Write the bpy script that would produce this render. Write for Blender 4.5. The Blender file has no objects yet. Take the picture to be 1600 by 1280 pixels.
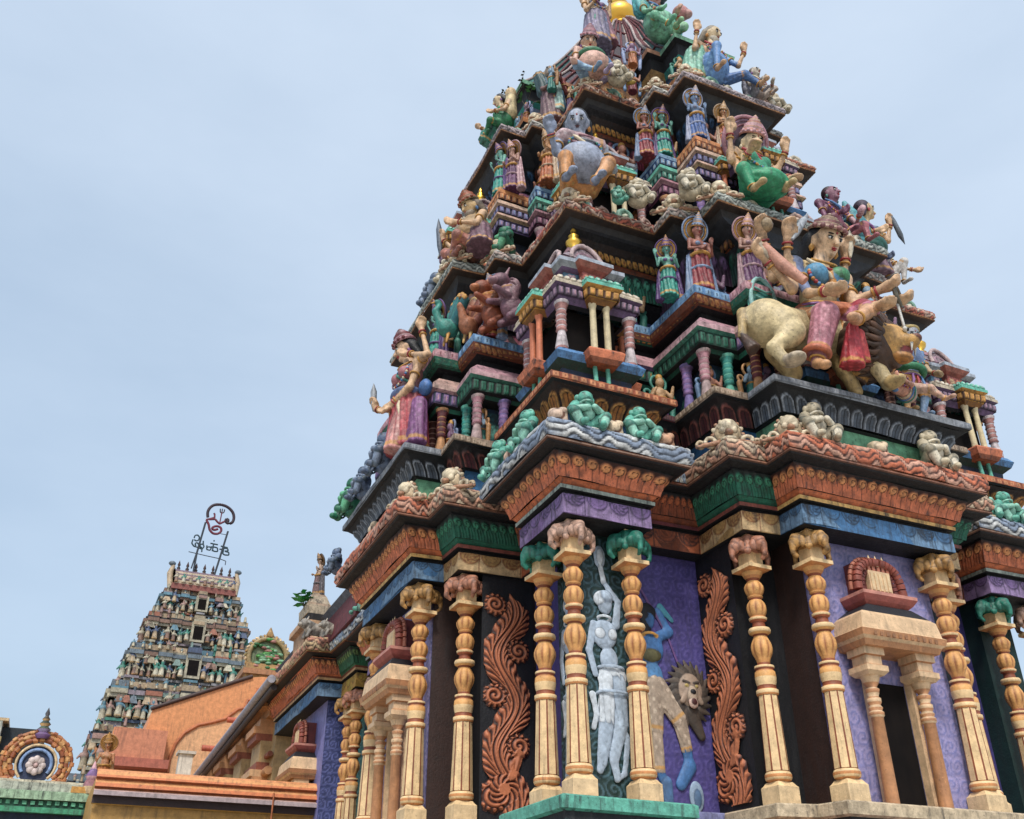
import bpy, math, random
import numpy as np
from mathutils import Vector
sc = bpy.context.scene
COL = sc.collection
R = math.radians
# ------------------------------------------------------------------ camera, world, sun
cam = bpy.data.objects.new('camera', bpy.data.cameras.new('camera')); COL.objects.link(cam)
cam.location = (-4.6065, -8.9563, -1.4842)
cam.rotation_euler = (R(90 + 30.10), 0, R(-23.926))
cam.data.sensor_width = 36; cam.data.lens = 36 * 1517.75 / 1600
cam.data.clip_start = 0.1; cam.data.clip_end = 3000
sc.camera = cam
SUN_EL, SUN_AZ = 52, 208            # degrees, azimuth clockwise from +Y
w = bpy.data.worlds.new('World'); sc.world = w; w.use_nodes = True
nt = w.node_tree; nt.nodes.clear()
def N(t, k, **kw):
    n = t.nodes.new(k)
    for a, b in kw.items(): setattr(n, a, b)
    return n
out = N(nt, 'ShaderNodeOutputWorld'); bg = N(nt, 'ShaderNodeBackground'); bg2 = N(nt, 'ShaderNodeBackground')
sky = N(nt, 'ShaderNodeTexSky', sky_type='NISHITA', sun_disc=False)
sky.sun_elevation = R(SUN_EL); sky.sun_rotation = R(SUN_AZ); sky.dust_density = 4; sky.air_density = 1.2
bg.inputs['Strength'].default_value = 0.06
nt.links.new(sky.outputs[0], bg.inputs['Color'])
# thin overcast veil: pale cloud layer with faint structure, added over the sky
tc = N(nt, 'ShaderNodeTexCoord'); mp = N(nt, 'ShaderNodeMapping'); mp.inputs['Scale'].default_value = (1.2, 1.2, 3)
no = N(nt, 'ShaderNodeTexNoise'); no.inputs['Scale'].default_value = 2.1; no.inputs['Detail'].default_value = 5; no.inputs['Roughness'].default_value = .55
sep = N(nt, 'ShaderNodeSeparateXYZ'); cr = N(nt, 'ShaderNodeValToRGB'); add = N(nt, 'ShaderNodeMath', operation='MULTIPLY_ADD')
nt.links.new(tc.outputs['Generated'], mp.inputs[0]); nt.links.new(mp.outputs[0], no.inputs['Vector'])
nt.links.new(tc.outputs['Generated'], sep.inputs[0])
nt.links.new(no.outputs['Fac'], add.inputs[0]); add.inputs[1].default_value = .85
ax_ = N(nt, 'ShaderNodeMath', operation='MULTIPLY_ADD'); ax_.inputs[1].default_value = .42; nt.links.new(sep.outputs['X'], ax_.inputs[0]); nt.links.new(sep.outputs['Z'], ax_.inputs[2])
nt.links.new(ax_.outputs[0], add.inputs[2]); mr = N(nt, 'ShaderNodeMapRange'); mr.inputs[1].default_value = .55; mr.inputs[2].default_value = 1.75; nt.links.new(add.outputs[0], mr.inputs[0]); nt.links.new(mr.outputs[0], cr.inputs[0])
cr.color_ramp.elements[0].position = 0; cr.color_ramp.elements[0].color = (.318, .412, .520, 1)
cr.color_ramp.elements[1].position = 1; add.inputs[1].default_value = 1.0; cr.color_ramp.elements[1].color = (.585, .670, .765, 1)
nt.links.new(cr.outputs[0], bg2.inputs['Color']); bg2.inputs['Strength'].default_value = .985
ash = N(nt, 'ShaderNodeAddShader'); nt.links.new(bg.outputs[0], ash.inputs[0]); nt.links.new(bg2.outputs[0], ash.inputs[1])
nt.links.new(ash.outputs[0], out.inputs['Surface'])
sun = bpy.data.objects.new('sun', bpy.data.lights.new('sun', 'SUN')); COL.objects.link(sun)
sun.data.energy = 2.6; sun.data.angle = R(10); sun.data.color = (1, .95, .87)
_a, _e = R(SUN_AZ), R(SUN_EL)
_d = Vector((math.sin(_a) * math.cos(_e), math.cos(_a) * math.cos(_e), math.sin(_e)))
sun.rotation_euler = _d.to_track_quat('Z', 'Y').to_euler(); sun.location = _d * 60
sc.view_settings.view_transform = 'Standard'; sc.view_settings.look = 'None'
sc.view_settings.exposure = 0.1; sc.view_settings.gamma = 1
# ------------------------------------------------------------------ paint and materials
def hx(s, k=1.0):
    s = s.lstrip('#'); v = [int(s[i:i + 2], 16) / 255 for i in (0, 2, 4)]
    return np.array([(c / 12.92 if c <= .04045 else ((c + .055) / 1.055) ** 2.4) * k for c in v])
ORANGE = hx('c8693a'); ORG2 = hx('d58a4e'); GOLD = hx('c9933f'); CREAM = hx('d9bd92'); BONE = hx('c9bda6'); TAN = hx('b08a52')
PURPLE = hx('86679c'); LAV = hx('8f93c6'); BLUE = hx('3f74a6'); LBLUE = hx('7fa6c8'); NAVY = hx('1e2f4c'); TEAL = hx('2b8f86')
LTEAL = hx('63b9a4'); GREEN = hx('1d6b55'); DKG = hx('123a36'); MAROON = hx('6b2b33'); RED = hx('a8323a'); PINK = hx('c99aa2')
ROSE = hx('b4808c'); BROWN = hx('7a3f25'); RUST = hx('8e4526'); DARK = hx('14161d'); SLATE = hx('5c6472'); GREY = hx('9aa0a8')
WHITE = hx('d8d8d2'); SKIN = hx('d0a57e'); SKINP = hx('d9b0a0'); SKINY = hx('cdb381'); BSKIN = hx('8793ab'); DBROWN = hx('33201c')
def plaster(name, rough=.72, grime=.8, bump=.35, sc_=1.0, lo=.42):
    m = bpy.data.materials.new(name); m.use_nodes = True; t = m.node_tree; b = t.nodes['Principled BSDF']
    at = N(t, 'ShaderNodeAttribute', attribute_name='paint'); geo = N(t, 'ShaderNodeNewGeometry')
    n1 = N(t, 'ShaderNodeTexNoise'); n1.inputs['Scale'].default_value = 9 * sc_; n1.inputs['Detail'].default_value = 6; n1.inputs['Roughness'].default_value = .65
    m2 = N(t, 'ShaderNodeMapping'); m2.inputs['Scale'].default_value = (17 * sc_, 17 * sc_, 2.0 * sc_)
    n2 = N(t, 'ShaderNodeTexNoise'); n2.inputs['Scale'].default_value = 1; n2.inputs['Detail'].default_value = 5; n2.inputs['Roughness'].default_value = .6
    t.links.new(geo.outputs['Position'], n1.inputs['Vector']); t.links.new(geo.outputs['Position'], m2.inputs[0]); t.links.new(m2.outputs[0], n2.inputs['Vector'])
    r1 = N(t, 'ShaderNodeMapRange'); r1.inputs[1].default_value = .3; r1.inputs[2].default_value = .7; r1.inputs[3].default_value = lo; r1.inputs[4].default_value = 1.16
    r2 = N(t, 'ShaderNodeMapRange'); r2.inputs[1].default_value = .50; r2.inputs[2].default_value = .74; r2.inputs[3].default_value = 0; r2.inputs[4].default_value = grime
    t.links.new(n1.outputs['Fac'], r1.inputs[0]); t.links.new(n2.outputs['Fac'], r2.inputs[0])
    # mould gathers in broad patches, other stretches stay clean
    n6 = N(t, 'ShaderNodeTexNoise'); n6.inputs['Scale'].default_value = 1.1; n6.inputs['Detail'].default_value = 3; t.links.new(geo.outputs['Position'], n6.inputs['Vector'])
    r6 = N(t, 'ShaderNodeMapRange'); r6.inputs[1].default_value = .4; r6.inputs[2].default_value = .62; r6.inputs[3].default_value = .25; r6.inputs[4].default_value = 1.5; t.links.new(n6.outputs['Fac'], r6.inputs[0])
    q6 = N(t, 'ShaderNodeMath', operation='MULTIPLY', use_clamp=True); t.links.new(r2.outputs[0], q6.inputs[0]); t.links.new(r6.outputs[0], q6.inputs[1])
    v = N(t, 'ShaderNodeVectorMath', operation='SCALE'); hs = N(t, 'ShaderNodeHueSaturation'); hs.inputs['Saturation'].default_value = .96; t.links.new(at.outputs['Color'], hs.inputs['Color']); t.links.new(hs.outputs[0], v.inputs[0]); t.links.new(r1.outputs[0], v.inputs['Scale'])
    mx = N(t, 'ShaderNodeMix', data_type='RGBA'); t.links.new(q6.outputs[0], mx.inputs[0]); t.links.new(v.outputs[0], mx.inputs[6])
    mx.inputs[7].default_value = (.026, .027, .030, 1)
    t.links.new(mx.outputs[2], b.inputs['Base Color']); b.inputs['Roughness'].default_value = rough
    # fine black mildew specks and worn pale chips
    n4 = N(t, 'ShaderNodeTexNoise'); n4.inputs['Scale'].default_value = 30 * sc_; n4.inputs['Detail'].default_value = 5; n4.inputs['Roughness'].default_value = .75; t.links.new(geo.outputs['Position'], n4.inputs['Vector'])
    r4 = N(t, 'ShaderNodeMapRange'); r4.inputs[1].default_value = .60; r4.inputs[2].default_value = .66; r4.inputs[4].default_value = min(1, grime * 1.1); t.links.new(n4.outputs['Fac'], r4.inputs[0])
    r5 = N(t, 'ShaderNodeMapRange'); r5.inputs[1].default_value = .385; r5.inputs[2].default_value = .33; r5.inputs[4].default_value = .5; t.links.new(n4.outputs['Fac'], r5.inputs[0])
    m4 = N(t, 'ShaderNodeMix', data_type='RGBA'); t.links.new(r4.outputs[0], m4.inputs[0]); t.links.new(mx.outputs[2], m4.inputs[6]); m4.inputs[7].default_value = (.03, .03, .035, 1)
    m5 = N(t, 'ShaderNodeMix', data_type='RGBA'); t.links.new(r5.outputs[0], m5.inputs[0]); t.links.new(m4.outputs[2], m5.inputs[6]); v5 = N(t, 'ShaderNodeVectorMath', operation='MULTIPLY_ADD'); t.links.new(at.outputs['Color'], v5.inputs[0]); v5.inputs[1].default_value = (1.5, 1.5, 1.5); v5.inputs[2].default_value = (.02, .02, .02); t.links.new(v5.outputs[0], m5.inputs[7])
    t.links.new(m5.outputs[2], b.inputs['Base Color'])
    bp = N(t, 'ShaderNodeBump'); bp.inputs['Strength'].default_value = bump; bp.inputs['Distance'].default_value = .02
    n3 = N(t, 'ShaderNodeTexNoise'); n3.inputs['Scale'].default_value = 38 * sc_; n3.inputs['Detail'].default_value = 4
    t.links.new(geo.outputs['Position'], n3.inputs['Vector']); t.links.new(n3.outputs['Fac'], bp.inputs['Height']); t.links.new(bp.outputs[0], b.inputs['Normal'])
    return m
MP = plaster('painted_plaster')
MC = plaster('clean_paint', .6, .38, .25, 1.0, .70)
MS = plaster('statue_paint', .55, .6, .4, .9, .52)
MK = bpy.data.materials.new('dark_interior'); MK.use_nodes = True; _b = MK.node_tree.nodes['Principled BSDF']; _b.inputs['Roughness'].default_value = .95; _b.inputs['Specular IOR Level'].default_value = .1  # near-black colour standing in for shade inside doors, niches and windows
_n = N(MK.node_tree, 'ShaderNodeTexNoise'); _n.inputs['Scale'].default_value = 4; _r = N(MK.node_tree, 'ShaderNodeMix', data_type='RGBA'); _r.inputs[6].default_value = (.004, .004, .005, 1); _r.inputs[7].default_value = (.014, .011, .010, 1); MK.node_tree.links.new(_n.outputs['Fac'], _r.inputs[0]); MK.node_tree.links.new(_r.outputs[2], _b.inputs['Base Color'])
MG = bpy.data.materials.new('gilded_metal'); MG.use_nodes = True
_b = MG.node_tree.nodes['Principled BSDF']; _b.inputs['Base Color'].default_value = (.85, .5, .09, 1); _b.inputs['Metallic'].default_value = 1; _b.inputs['Roughness'].default_value = .32
_n = N(MG.node_tree, 'ShaderNodeTexNoise'); _n.inputs['Scale'].default_value = 12; _r = N(MG.node_tree, 'ShaderNodeMapRange'); _r.inputs[3].default_value = .2; _r.inputs[4].default_value = .55
MG.node_tree.links.new(_n.outputs['Fac'], _r.inputs[0]); MG.node_tree.links.new(_r.outputs[0], _b.inputs['Roughness'])
# ------------------------------------------------------------------ mesh builder
class MB:
    def __init__(s): s.b = []; s.n = 0
    def add(s, V, F, C, smooth=False, vc=False):
        V = np.asarray(V, float).reshape(-1, 3); F = np.asarray(F, int)
        if len(F) == 0: return s
        C = np.asarray(C, float); k = F.shape[1]
        if vc: L = C[F.ravel()]
        elif C.ndim == 1: L = np.tile(C, (F.size, 1))
        elif len(C) == len(V) and len(C) != len(F): L = C[F.ravel()]
        else: L = np.repeat(C, k, axis=0)
        s.b.append((V, F + s.n, L, smooth)); s.n += len(V); return s
    def build(s, name, parent=None, mat=None, loc=None, T=None):
        me = bpy.data.meshes.new(name)
        V = np.concatenate([b[0] for b in s.b])
        if T is not None: V = T(V)
        if mat in (None, MP) and parent is not None:      # hand-made plaster: edges wander a few millimetres
            x, y, z = V.T; V = V + .008 * np.stack([np.sin(y * 3.1 + z * 2.3) + .6 * np.sin(z * 9.1 + y * 7), np.sin(x * 2.9 + z * 2.7 + 1) + .6 * np.sin(x * 8.3 + z * 6.1), np.sin(x * 2.3 + y * 2.1 + 2) + .7 * np.sin(x * 6.7 - y * 7.3)], 1)
        me.vertices.add(len(V)); me.vertices.foreach_set('co', V.ravel())
        idx = np.concatenate([b[1].ravel() for b in s.b]); tot = np.concatenate([np.full(len(b[1]), b[1].shape[1]) for b in s.b])
        st = np.concatenate([[0], np.cumsum(tot)[:-1]])
        me.loops.add(len(idx)); me.loops.foreach_set('vertex_index', idx.astype(np.int32))
        me.polygons.add(len(tot)); me.polygons.foreach_set('loop_start', st.astype(np.int32)); me.polygons.foreach_set('loop_total', tot.astype(np.int32))
        me.polygons.foreach_set('use_smooth', np.concatenate([np.full(len(b[1]), b[3]) for b in s.b]))
        me.update(calc_edges=True)
        a = me.color_attributes.new('paint', 'FLOAT_COLOR', 'CORNER')
        L = np.concatenate([b[2] for b in s.b]); L4 = np.ones((len(L), 4), np.float32); L4[:, :3] = L
        a.data.foreach_set('color', L4.ravel()); me.validate()
        me.materials.append(mat or MP)
        o = bpy.data.objects.new(name, me); COL.objects.link(o)
        if parent is not None: o.parent = parent
        if loc is not None: o.location = loc
        return o
def thing(name, label, cat, loc=(0, 0, 0), group=None):
    o = bpy.data.objects.new(name, None); COL.objects.link(o); o.location = loc; o.empty_display_size = .2
    return tag(o, label, cat, group)
def tag(o, label=None, cat=None, group=None, kind=None):
    for k, v in (('label', label), ('category', cat), ('group', group), ('kind', kind)):
        if v: o[k] = v
    return o
def copy_tree(o, parent=None):
    c = o.copy(); COL.objects.link(c)
    if parent is not None: c.parent = parent
    for ch in list(o.children): copy_tree(ch, c)
    return c
BF = np.array([[0, 3, 2, 1], [4, 5, 6, 7], [0, 1, 5, 4], [1, 2, 6, 5], [2, 3, 7, 6], [3, 0, 4, 7]])
def box(mb, x0, x1, y0, y1, z0, z1, c):
    mb.add([[x0, y0, z0], [x1, y0, z0], [x1, y1, z0], [x0, y1, z0], [x0, y0, z1], [x1, y0, z1], [x1, y1, z1], [x0, y1, z1]], BF, c)
def frustum(mb, cx, cy, z0, z1, a0, b0, a1, b1, c):
    V = [[cx + sx * a, cy + sy * b, z] for z, a, b in ((z0, a0, b0), (z1, a1, b1)) for sx, sy in ((-1, -1), (1, -1), (1, 1), (-1, 1))]
    mb.add(V, BF, c)
def stack(mb, cx, cy, lay):   # [(z, ax, ay, col)] rectangular moulded block
    for (z0, a0, b0, c0), (z1, a1, b1, _) in zip(lay[:-1], lay[1:]): 
        if z1 > z0 + 1e-6: frustum(mb, cx, cy, z0, z1, a0, b0, a1, b1, c0)
def lathe(mb, cx, cy, prof, n=16, smooth=True, rot=0.0, squash=1.0):    # prof [(r,z,col)]
    a = np.arange(n) * 2 * math.pi / n + rot; m = len(prof)
    V = np.concatenate([np.stack([cx + r * np.cos(a), cy + r * squash * np.sin(a), np.full(n, z)], 1) for r, z, c in prof])
    i = np.arange(n); j = (i + 1) % n; F = []; C = []
    for k in range(m - 1):
        F.append(np.stack([k * n + i, k * n + j, (k + 1) * n + j, (k + 1) * n + i], 1)); C.append(np.tile(prof[k][2], (n, 1)))
    mb.add(V, np.concatenate(F), np.concatenate(C), smooth)
    if prof[-1][0] > 1e-3: mb.add(np.vstack([V[-n:], V[-n:].mean(0)]), np.stack([i, j, np.full(n, n)], 1), prof[-1][2])
def tube(mb, pts, rad, c, n=6, smooth=True):
    P = np.array(pts, float); rad = np.broadcast_to(np.asarray(rad, float), (len(P),)); T = np.gradient(P, axis=0); T /= np.linalg.norm(T, axis=1)[:, None] + 1e-9
    ref = np.array([0.123, .31, .94]) if abs(T[0][2]) < .9 else np.array([1, .1, 0.]); a = np.arange(n) * 2 * math.pi / n; V = []
    for p, t, r in zip(P, T, rad):
        u = np.cross(t, ref); u /= np.linalg.norm(u) + 1e-9; v = np.cross(t, u); V.append(p + r * (np.cos(a)[:, None] * u + np.sin(a)[:, None] * v))
    V = np.concatenate(V); i = np.arange(n); j = (i + 1) % n
    F = np.concatenate([np.stack([k * n + i, (k + 1) * n + i, (k + 1) * n + j, k * n + j], 1) for k in range(len(P) - 1)])
    mb.add(V, F, c, smooth)
    mb.add(V[:n], [list(range(n))], c); mb.add(V[-n:], [list(range(n))[::-1]], c)
def ball(mb, c, r, col, n=10, m=7):
    r = np.broadcast_to(np.asarray(r, float), (3,)); th = np.linspace(0, math.pi, m); a = np.arange(n) * 2 * math.pi / n
    V = np.array([[math.sin(t) * math.cos(p), math.sin(t) * math.sin(p), math.cos(t)] for t in th for p in a]) * r + np.array(c)
    i = np.arange(n); j = (i + 1) % n
    F = np.concatenate([np.stack([k * n + i, (k + 1) * n + i, (k + 1) * n + j, k * n + j], 1) for k in range(m - 1)])
    mb.add(V, F, col, True)
# ------------------------------------------------------------------ redented plans and mouldings
CT = 3.82
def plan(s, A, r, B, g, C_, q, c=CT):
    if r is None: f = [(s, s), (B, s), (B, g), (C_, g), (C_, q), (2 * c - C_, q), (2 * c - C_, g), (2 * c - B, g), (2 * c - B, s)]; cat = 'KGGCCCGGK'
    else:
        f = [(s, s), (A, s), (A, r), (B, r), (B, g), (C_, g), (C_, q), (2 * c - C_, q), (2 * c - C_, g), (2 * c - B, g), (2 * c - B, r), (2 * c - A, r), (2 * c - A, s)]; cat = 'KKRGGCCCGGRKK'
    P = []; 
    for k in range(4):
        P += f; f = [(2 * c - y, x) for x, y in f]
    return np.array(P, float), cat * 4
def normals(P):
    d = np.roll(P, -1, 0) - P; d /= np.linalg.norm(d, axis=1)[:, None]
    return np.stack([d[:, 1], -d[:, 0]], 1)
def off(P, o):
    n = normals(P); return P + o * (n + np.roll(n, 1, 0))
def ring(mb, pl, prof, cols):          # prof [(o,z)], cols per segment: colour or dict by bay letter
    P, cat = pl; m = len(P); V = np.concatenate([np.c_[off(P, o), np.full(m, z)] for o, z in prof]); i = np.arange(m); j = (i + 1) % m
    for k, c in enumerate(cols):
        C = np.array([c[x] for x in cat]) if isinstance(c, dict) else np.tile(c, (m, 1))
        mb.add(V, np.stack([k * m + i, k * m + j, (k + 1) * m + j, (k + 1) * m + i], 1), C)
def ncell(P, i, per):
    L = np.linalg.norm(P[(i + 1) % len(P)] - P[i]); return max(1, int(round(L / per)))
def edge_relief(mb, pl, prof, func, per, amp, cols, edges=None, rx=12, rt=12):
    """displaced ornament following a moulding; func(c, t, W, H) -> (height 0..1, colour index float array (n,3))"""
    P, cat = pl; m = len(P); n = normals(P); prof = np.array(prof, float)
    seg = np.r_[0, np.cumsum(np.linalg.norm(np.diff(prof, axis=0), axis=1))]; H = seg[-1]
    tt = np.linspace(0, 1, rt + 1); o = np.interp(tt * H, seg, prof[:, 0]); z = np.interp(tt * H, seg, prof[:, 1])
    do = np.gradient(o); dz = np.gradient(z); l = np.hypot(do, dz) + 1e-9; nh = dz / l; nz = -do / l
    for i in (edges if edges is not None else range(m)):
        j = (i + 1) % m; nc = ncell(P, i, per); n0 = n[i] + n[i - 1]; n1 = n[i] + n[j]
        c = np.linspace(0, nc, nc * rx + 1); s = c / nc
        A = P[i][None] + o[:, None] * n0; B = P[j][None] + o[:, None] * n1
        X = A[:, None] * (1 - s)[None, :, None] + B[:, None] * s[None, :, None]
        c2, t2 = np.meshgrid(c, tt)
        W = np.linalg.norm(P[j] - P[i]) / nc
        h, C = func(c2, t2, W, H, cols[cat[i]] if isinstance(cols, dict) else cols)
        d = h * amp
        rp = .35 * min(1, nc / 2); e0 = np.clip(1 - c / rp, 0, 1)[None, :, None]; e1 = np.clip(1 - (nc - c) / rp, 0, 1)[None, :, None]
        nn = n[i] * (1 - e0 - e1) + n0 * e0 + n1 * e1
        V = np.dstack([X[..., 0] + nn[..., 0] * d * nh[:, None], X[..., 1] + nn[..., 1] * d * nh[:, None], z[:, None] + d * nz[:, None]])
        a, b = V.shape[:2]; id_ = np.arange(a * b).reshape(a, b)
        F = np.stack([id_[:-1, :-1], id_[:-1, 1:], id_[1:, 1:], id_[1:, :-1]], -1).reshape(-1, 4)
        mb.add(V.reshape(-1, 3), F, C.reshape(-1, 3), True, True)
def panel_relief(mb, O, U, Vv, Wd, Ht, func, cols, res=.012, amp=.03, mask=False):
    """flat relief panel at O spanned by unit vectors U,Vv; normal = U x V"""
    O, U, Vv = map(np.array, (O, U, Vv)); Nn = np.cross(U, Vv); nx = int(Wd / res) + 1; ny = int(Ht / res) + 1
    u, v = np.meshgrid(np.linspace(0, Wd, nx), np.linspace(0, Ht, ny)); h, C = func(u, v, Wd, Ht, cols)[:2]
    X = O + u[..., None] * U + v[..., None] * Vv + (h * amp)[..., None] * Nn
    id_ = np.arange(nx * ny).reshape(ny, nx); F = np.stack([id_[:-1, :-1], id_[:-1, 1:], id_[1:, 1:], id_[1:, :-1]], -1).reshape(-1, 4)
    if mask:
        k = (h > .02).ravel(); F = F[k[F].all(1)]
    mb.add(X.reshape(-1, 3), F, C.reshape(-1, 3), True, True)
def mixc(a, b, m): return a * (1 - m[..., None]) + b * m[..., None]
def sstep(a, b, x): t = np.clip((x - a) / (b - a), 0, 1); return t * t * (3 - 2 * t)
def wob(a, b, k=0): return np.sin(a * 7.3 + b * 3.1 + k) * .5 + np.sin(a * 17.7 - b * 11.3 + k * 2.3) * .3 + np.sin(b * 23 + a * 5 + k) * .2
# ornament patterns: cols = (base, dark, accent)
def f_tongue(c, t, W, H, cols):
    x = (c % 1) - .5; y = (t - .70) * H / W; r = np.hypot(x, y); th = np.arctan2(y, x)
    lobe = sstep(.52, .30, r); spi = np.cos(th + r * 17 + 1.2)
    low = sstep(.62, .5, t); flu = np.abs(np.sin(x * math.pi * 3))
    h = lobe * .8 * (1 - .55 * sstep(.3, .9, spi)) + (1 - lobe) * low * (.25 + .3 * flu) + .1
    dark = np.maximum(sstep(.45, .9, spi) * sstep(.5, .42, r) * (r > .1), sstep(.16, .0, flu) * low * (1 - lobe) * .75)
    dark = np.maximum(dark, sstep(.44, .5, np.abs(x)) * (t > .35) * .9); dark = np.maximum(dark, (1 - lobe) * sstep(.62, .8, t))
    C = mixc(mixc(cols[0], cols[2], lobe * .8), cols[1], np.clip(dark, 0, 1)); return h, C
def f_wave(c, t, W, H, cols):
    f = t * 3.3 + .5 * np.sin(2 * math.pi * c) + .2 * np.sin(4 * math.pi * c + 1.3 + 1.7 * np.sin(c * .9)) + .08 * np.sin(c * 11.0)
    s = f % 1; k = np.floor(f); h = np.sqrt(np.clip(s, 0, 1)) * sstep(1, .8, s) * .9 + .05 * wob(c, t)
    dark = np.maximum(sstep(.38, .2, s), sstep(.88, .96, s)); acc = np.clip(np.sin(k * 2.1 + c * 1.1) * 2, 0, 1)
    return h, mixc(mixc(cols[0], cols[2], acc), cols[1], dark * .92)
def f_drape(c, t, W, H, cols):
    x = (c % 1); y = (1 - t); xx = (x - .5) * W; yy = y * H; r = np.hypot(xx, yy) / (W * .5)
    ins = sstep(1.02, .96, r); ringl = np.exp(-((r - .93) / .06) ** 2) + np.exp(-((r - .6) / .04) ** 2) * .7
    odd = (np.floor(c) % 2 == 0); ros = (np.sin(np.arctan2(yy, xx) * 9 + r * 16) > .1) * (r < .9) * odd
    lace = np.clip(ringl, 0, 1) + ros * .8 + (np.abs(x - .98) < .03) * 1.0 * odd
    h = ins * .5 + ringl * .3 + .2; dark = np.clip(lace, 0, 1) * (.8 + .25 * wob(c * 3, t * 9))
    return h, mixc(mixc(cols[0], cols[2], (1 - ins) * .6), cols[1], np.clip(dark, 0, 1))
def f_petal(c, t, W, H, cols):
    x = (c % 1) - .5; y = (t - .45) * H / W; r = np.hypot(x * 1.05, np.maximum(y, 0)); a = sstep(.46, .40, r)
    ri = sstep(.30, .25, r); rim = a * (1 - ri); h = a * .6 + rim * .3 * (1 - ri) + .05
    dk = np.maximum(1 - a, np.exp(-((r - .29) / .035) ** 2)); dk = np.maximum(dk, (np.abs(x) < .035) * (t < .6) * (r < .25))
    return h, mixc(mixc(cols[0], cols[2], rim), cols[1], np.clip(dk, 0, 1))
def f_dent(c, t, W, H, cols):
    x = (c % 1) - .5; a = (np.abs(x) < .3) & (t > .15) & (t < .85); hole = (np.abs(x) < .12) & (np.abs(t - .5) < .18)
    return a * .8, mixc(mixc(np.broadcast_to(cols[1], c.shape + (3,)), cols[0], a * 1.0), cols[2], hole * 1.0)
def f_bead(c, t, W, H, cols):
    x = (c % 1) - .5; y = (t - .5); r = np.hypot(x, y * .9); a = sstep(.46, .38, r)
    return a * .9, mixc(mixc(np.broadcast_to(cols[1], c.shape + (3,)), cols[0], a), cols[2], sstep(.2, .1, r))
def f_rosette(c, t, W, H, cols):
    x = ((c % 1) - .5); y = (t - .5) * H / W; r = np.hypot(x, y); th = np.arctan2(y, x)
    pe = sstep(0, .15, .40 + .05 * np.cos(th * 6) - r); ln = np.exp(-((r - .30) / .03) ** 2) + np.exp(-((r - .15) / .03) ** 2) + (np.abs(np.sin(th * 3 + r * 6)) < .2) * (r < .38)
    sw = (np.sin(x * 20 + np.sin(y * 16) * 2) > .6) * (1 - pe) * .6
    return pe * .5 + .1, mixc(mixc(cols[0], cols[2], pe * .7), cols[1], np.clip(ln * pe + sw, 0, 1) * .85)
def f_vine(u, v, W, H, cols):
    """painted scrollwork: light spirals on a darker ground"""
    P = .21; a = u / P + .3 * np.sin(v * 5); b = v / P; par = np.floor(b) % 2; x = ((a + par * .5) % 1) - .5; y = (b % 1) - .5
    r = np.hypot(x, y); th = np.arctan2(y, x * (1 - 2 * par) + 1e-9); s = np.cos(th + r * 20); ln = sstep(.1, .7, s) * sstep(.56, .48, r)
    out_ = sstep(.47, .53, r) * (np.sin(th * 5) > 0); m = np.clip(ln + out_ * .6, 0, 1) * (.75 + .25 * wob(a, b))
    return m * .6, mixc(np.broadcast_to(cols[0], u.shape + (3,)), cols[1], m * .8)
# ------------------------------------------------------------------ implicit sculpting: blended shapes -> one continuous surface
def cap(a, b, r0, r1, c, fold=0): return ('c', np.array(a, float), np.array(b, float), r0, r1, c, fold)
def ell(c, r, col, rot=None, fold=0): return ('e', np.array(c, float), np.array(r, float), rot, None, col, fold)
def rbox(c, h, rr, col, rot=None, fold=0): return ('b', np.array(c, float), np.array(h, float), rr, rot, col, fold)
def tor(c, ax, Rr, r, col, fold=0): return ('t', np.array(c, float), np.array(ax, float) / np.linalg.norm(ax), Rr, r, col, fold)
def rotm(ax, deg):
    a = np.array(ax, float); a /= np.linalg.norm(a); t = R(deg); K = np.array([[0, -a[2], a[1]], [a[2], 0, -a[0]], [-a[1], a[0], 0]])
    return np.eye(3) + math.sin(t) * K + (1 - math.cos(t)) * K @ K
def pdist(p, X):
    k = p[0]
    if k == 'c':
        a, b, r0, r1 = p[1:5]; ba = b - a; t = np.clip((X - a) @ ba / (ba @ ba + 1e-12), 0, 1); d = np.linalg.norm(X - a - t[..., None] * ba, axis=-1) - (r0 + (r1 - r0) * t)
    elif k == 'e':
        q = X - p[1]
        if p[3] is not None: q = q @ p[3]
        k0 = np.linalg.norm(q / p[2], axis=-1); k1 = np.linalg.norm(q / p[2] ** 2, axis=-1) + 1e-9; d = k0 * (k0 - 1) / k1
    elif k == 'b':
        q = X - p[1]
        if p[4] is not None: q = q @ p[4]
        q = np.abs(q) - p[2] + p[3]; d = np.linalg.norm(np.maximum(q, 0), axis=-1) + np.minimum(q.max(-1), 0) - p[3]
    else:
        q = X - p[1]; y = q @ p[2]; xz = np.sqrt(np.maximum((q ** 2).sum(-1) - y * y, 0)); d = np.hypot(xz - p[3], y) - p[4]
    if p[6] and k == 'c':      # pleated cloth, flat at the hem
        L2 = ba @ ba; tu = ((X - a) @ ba) / (L2 + 1e-12); e1 = np.cross(ba, (.31, .9, .2)); e1 /= np.linalg.norm(e1); e2 = np.cross(ba, e1); e2 /= np.linalg.norm(e2); q = X - a; th = np.arctan2(q @ e2, q @ e1)
        n = max(4, int(math.pi * 2 * max(r0, r1) / .11)); d = d + min(p[6] * 1.9, .03) * (1 - np.abs(np.sin(n * th / 2 + 1.3 * tu + .5 * np.sin(4 * tu + th * 2)))) ** 1.3
        d = np.maximum(d, (tu - 1.03) * math.sqrt(L2))
    elif p[6]:
        s_ = X[..., 2] * .8 + X[..., 0] * .5 - X[..., 1] * .3; d = d + min(p[6] * 1.5, .028) * (1 - np.abs(np.sin(s_ * 24 + 2 * np.sin(X[..., 0] * 7 + X[..., 1] * 5)))) ** 1.5
    return d
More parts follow.
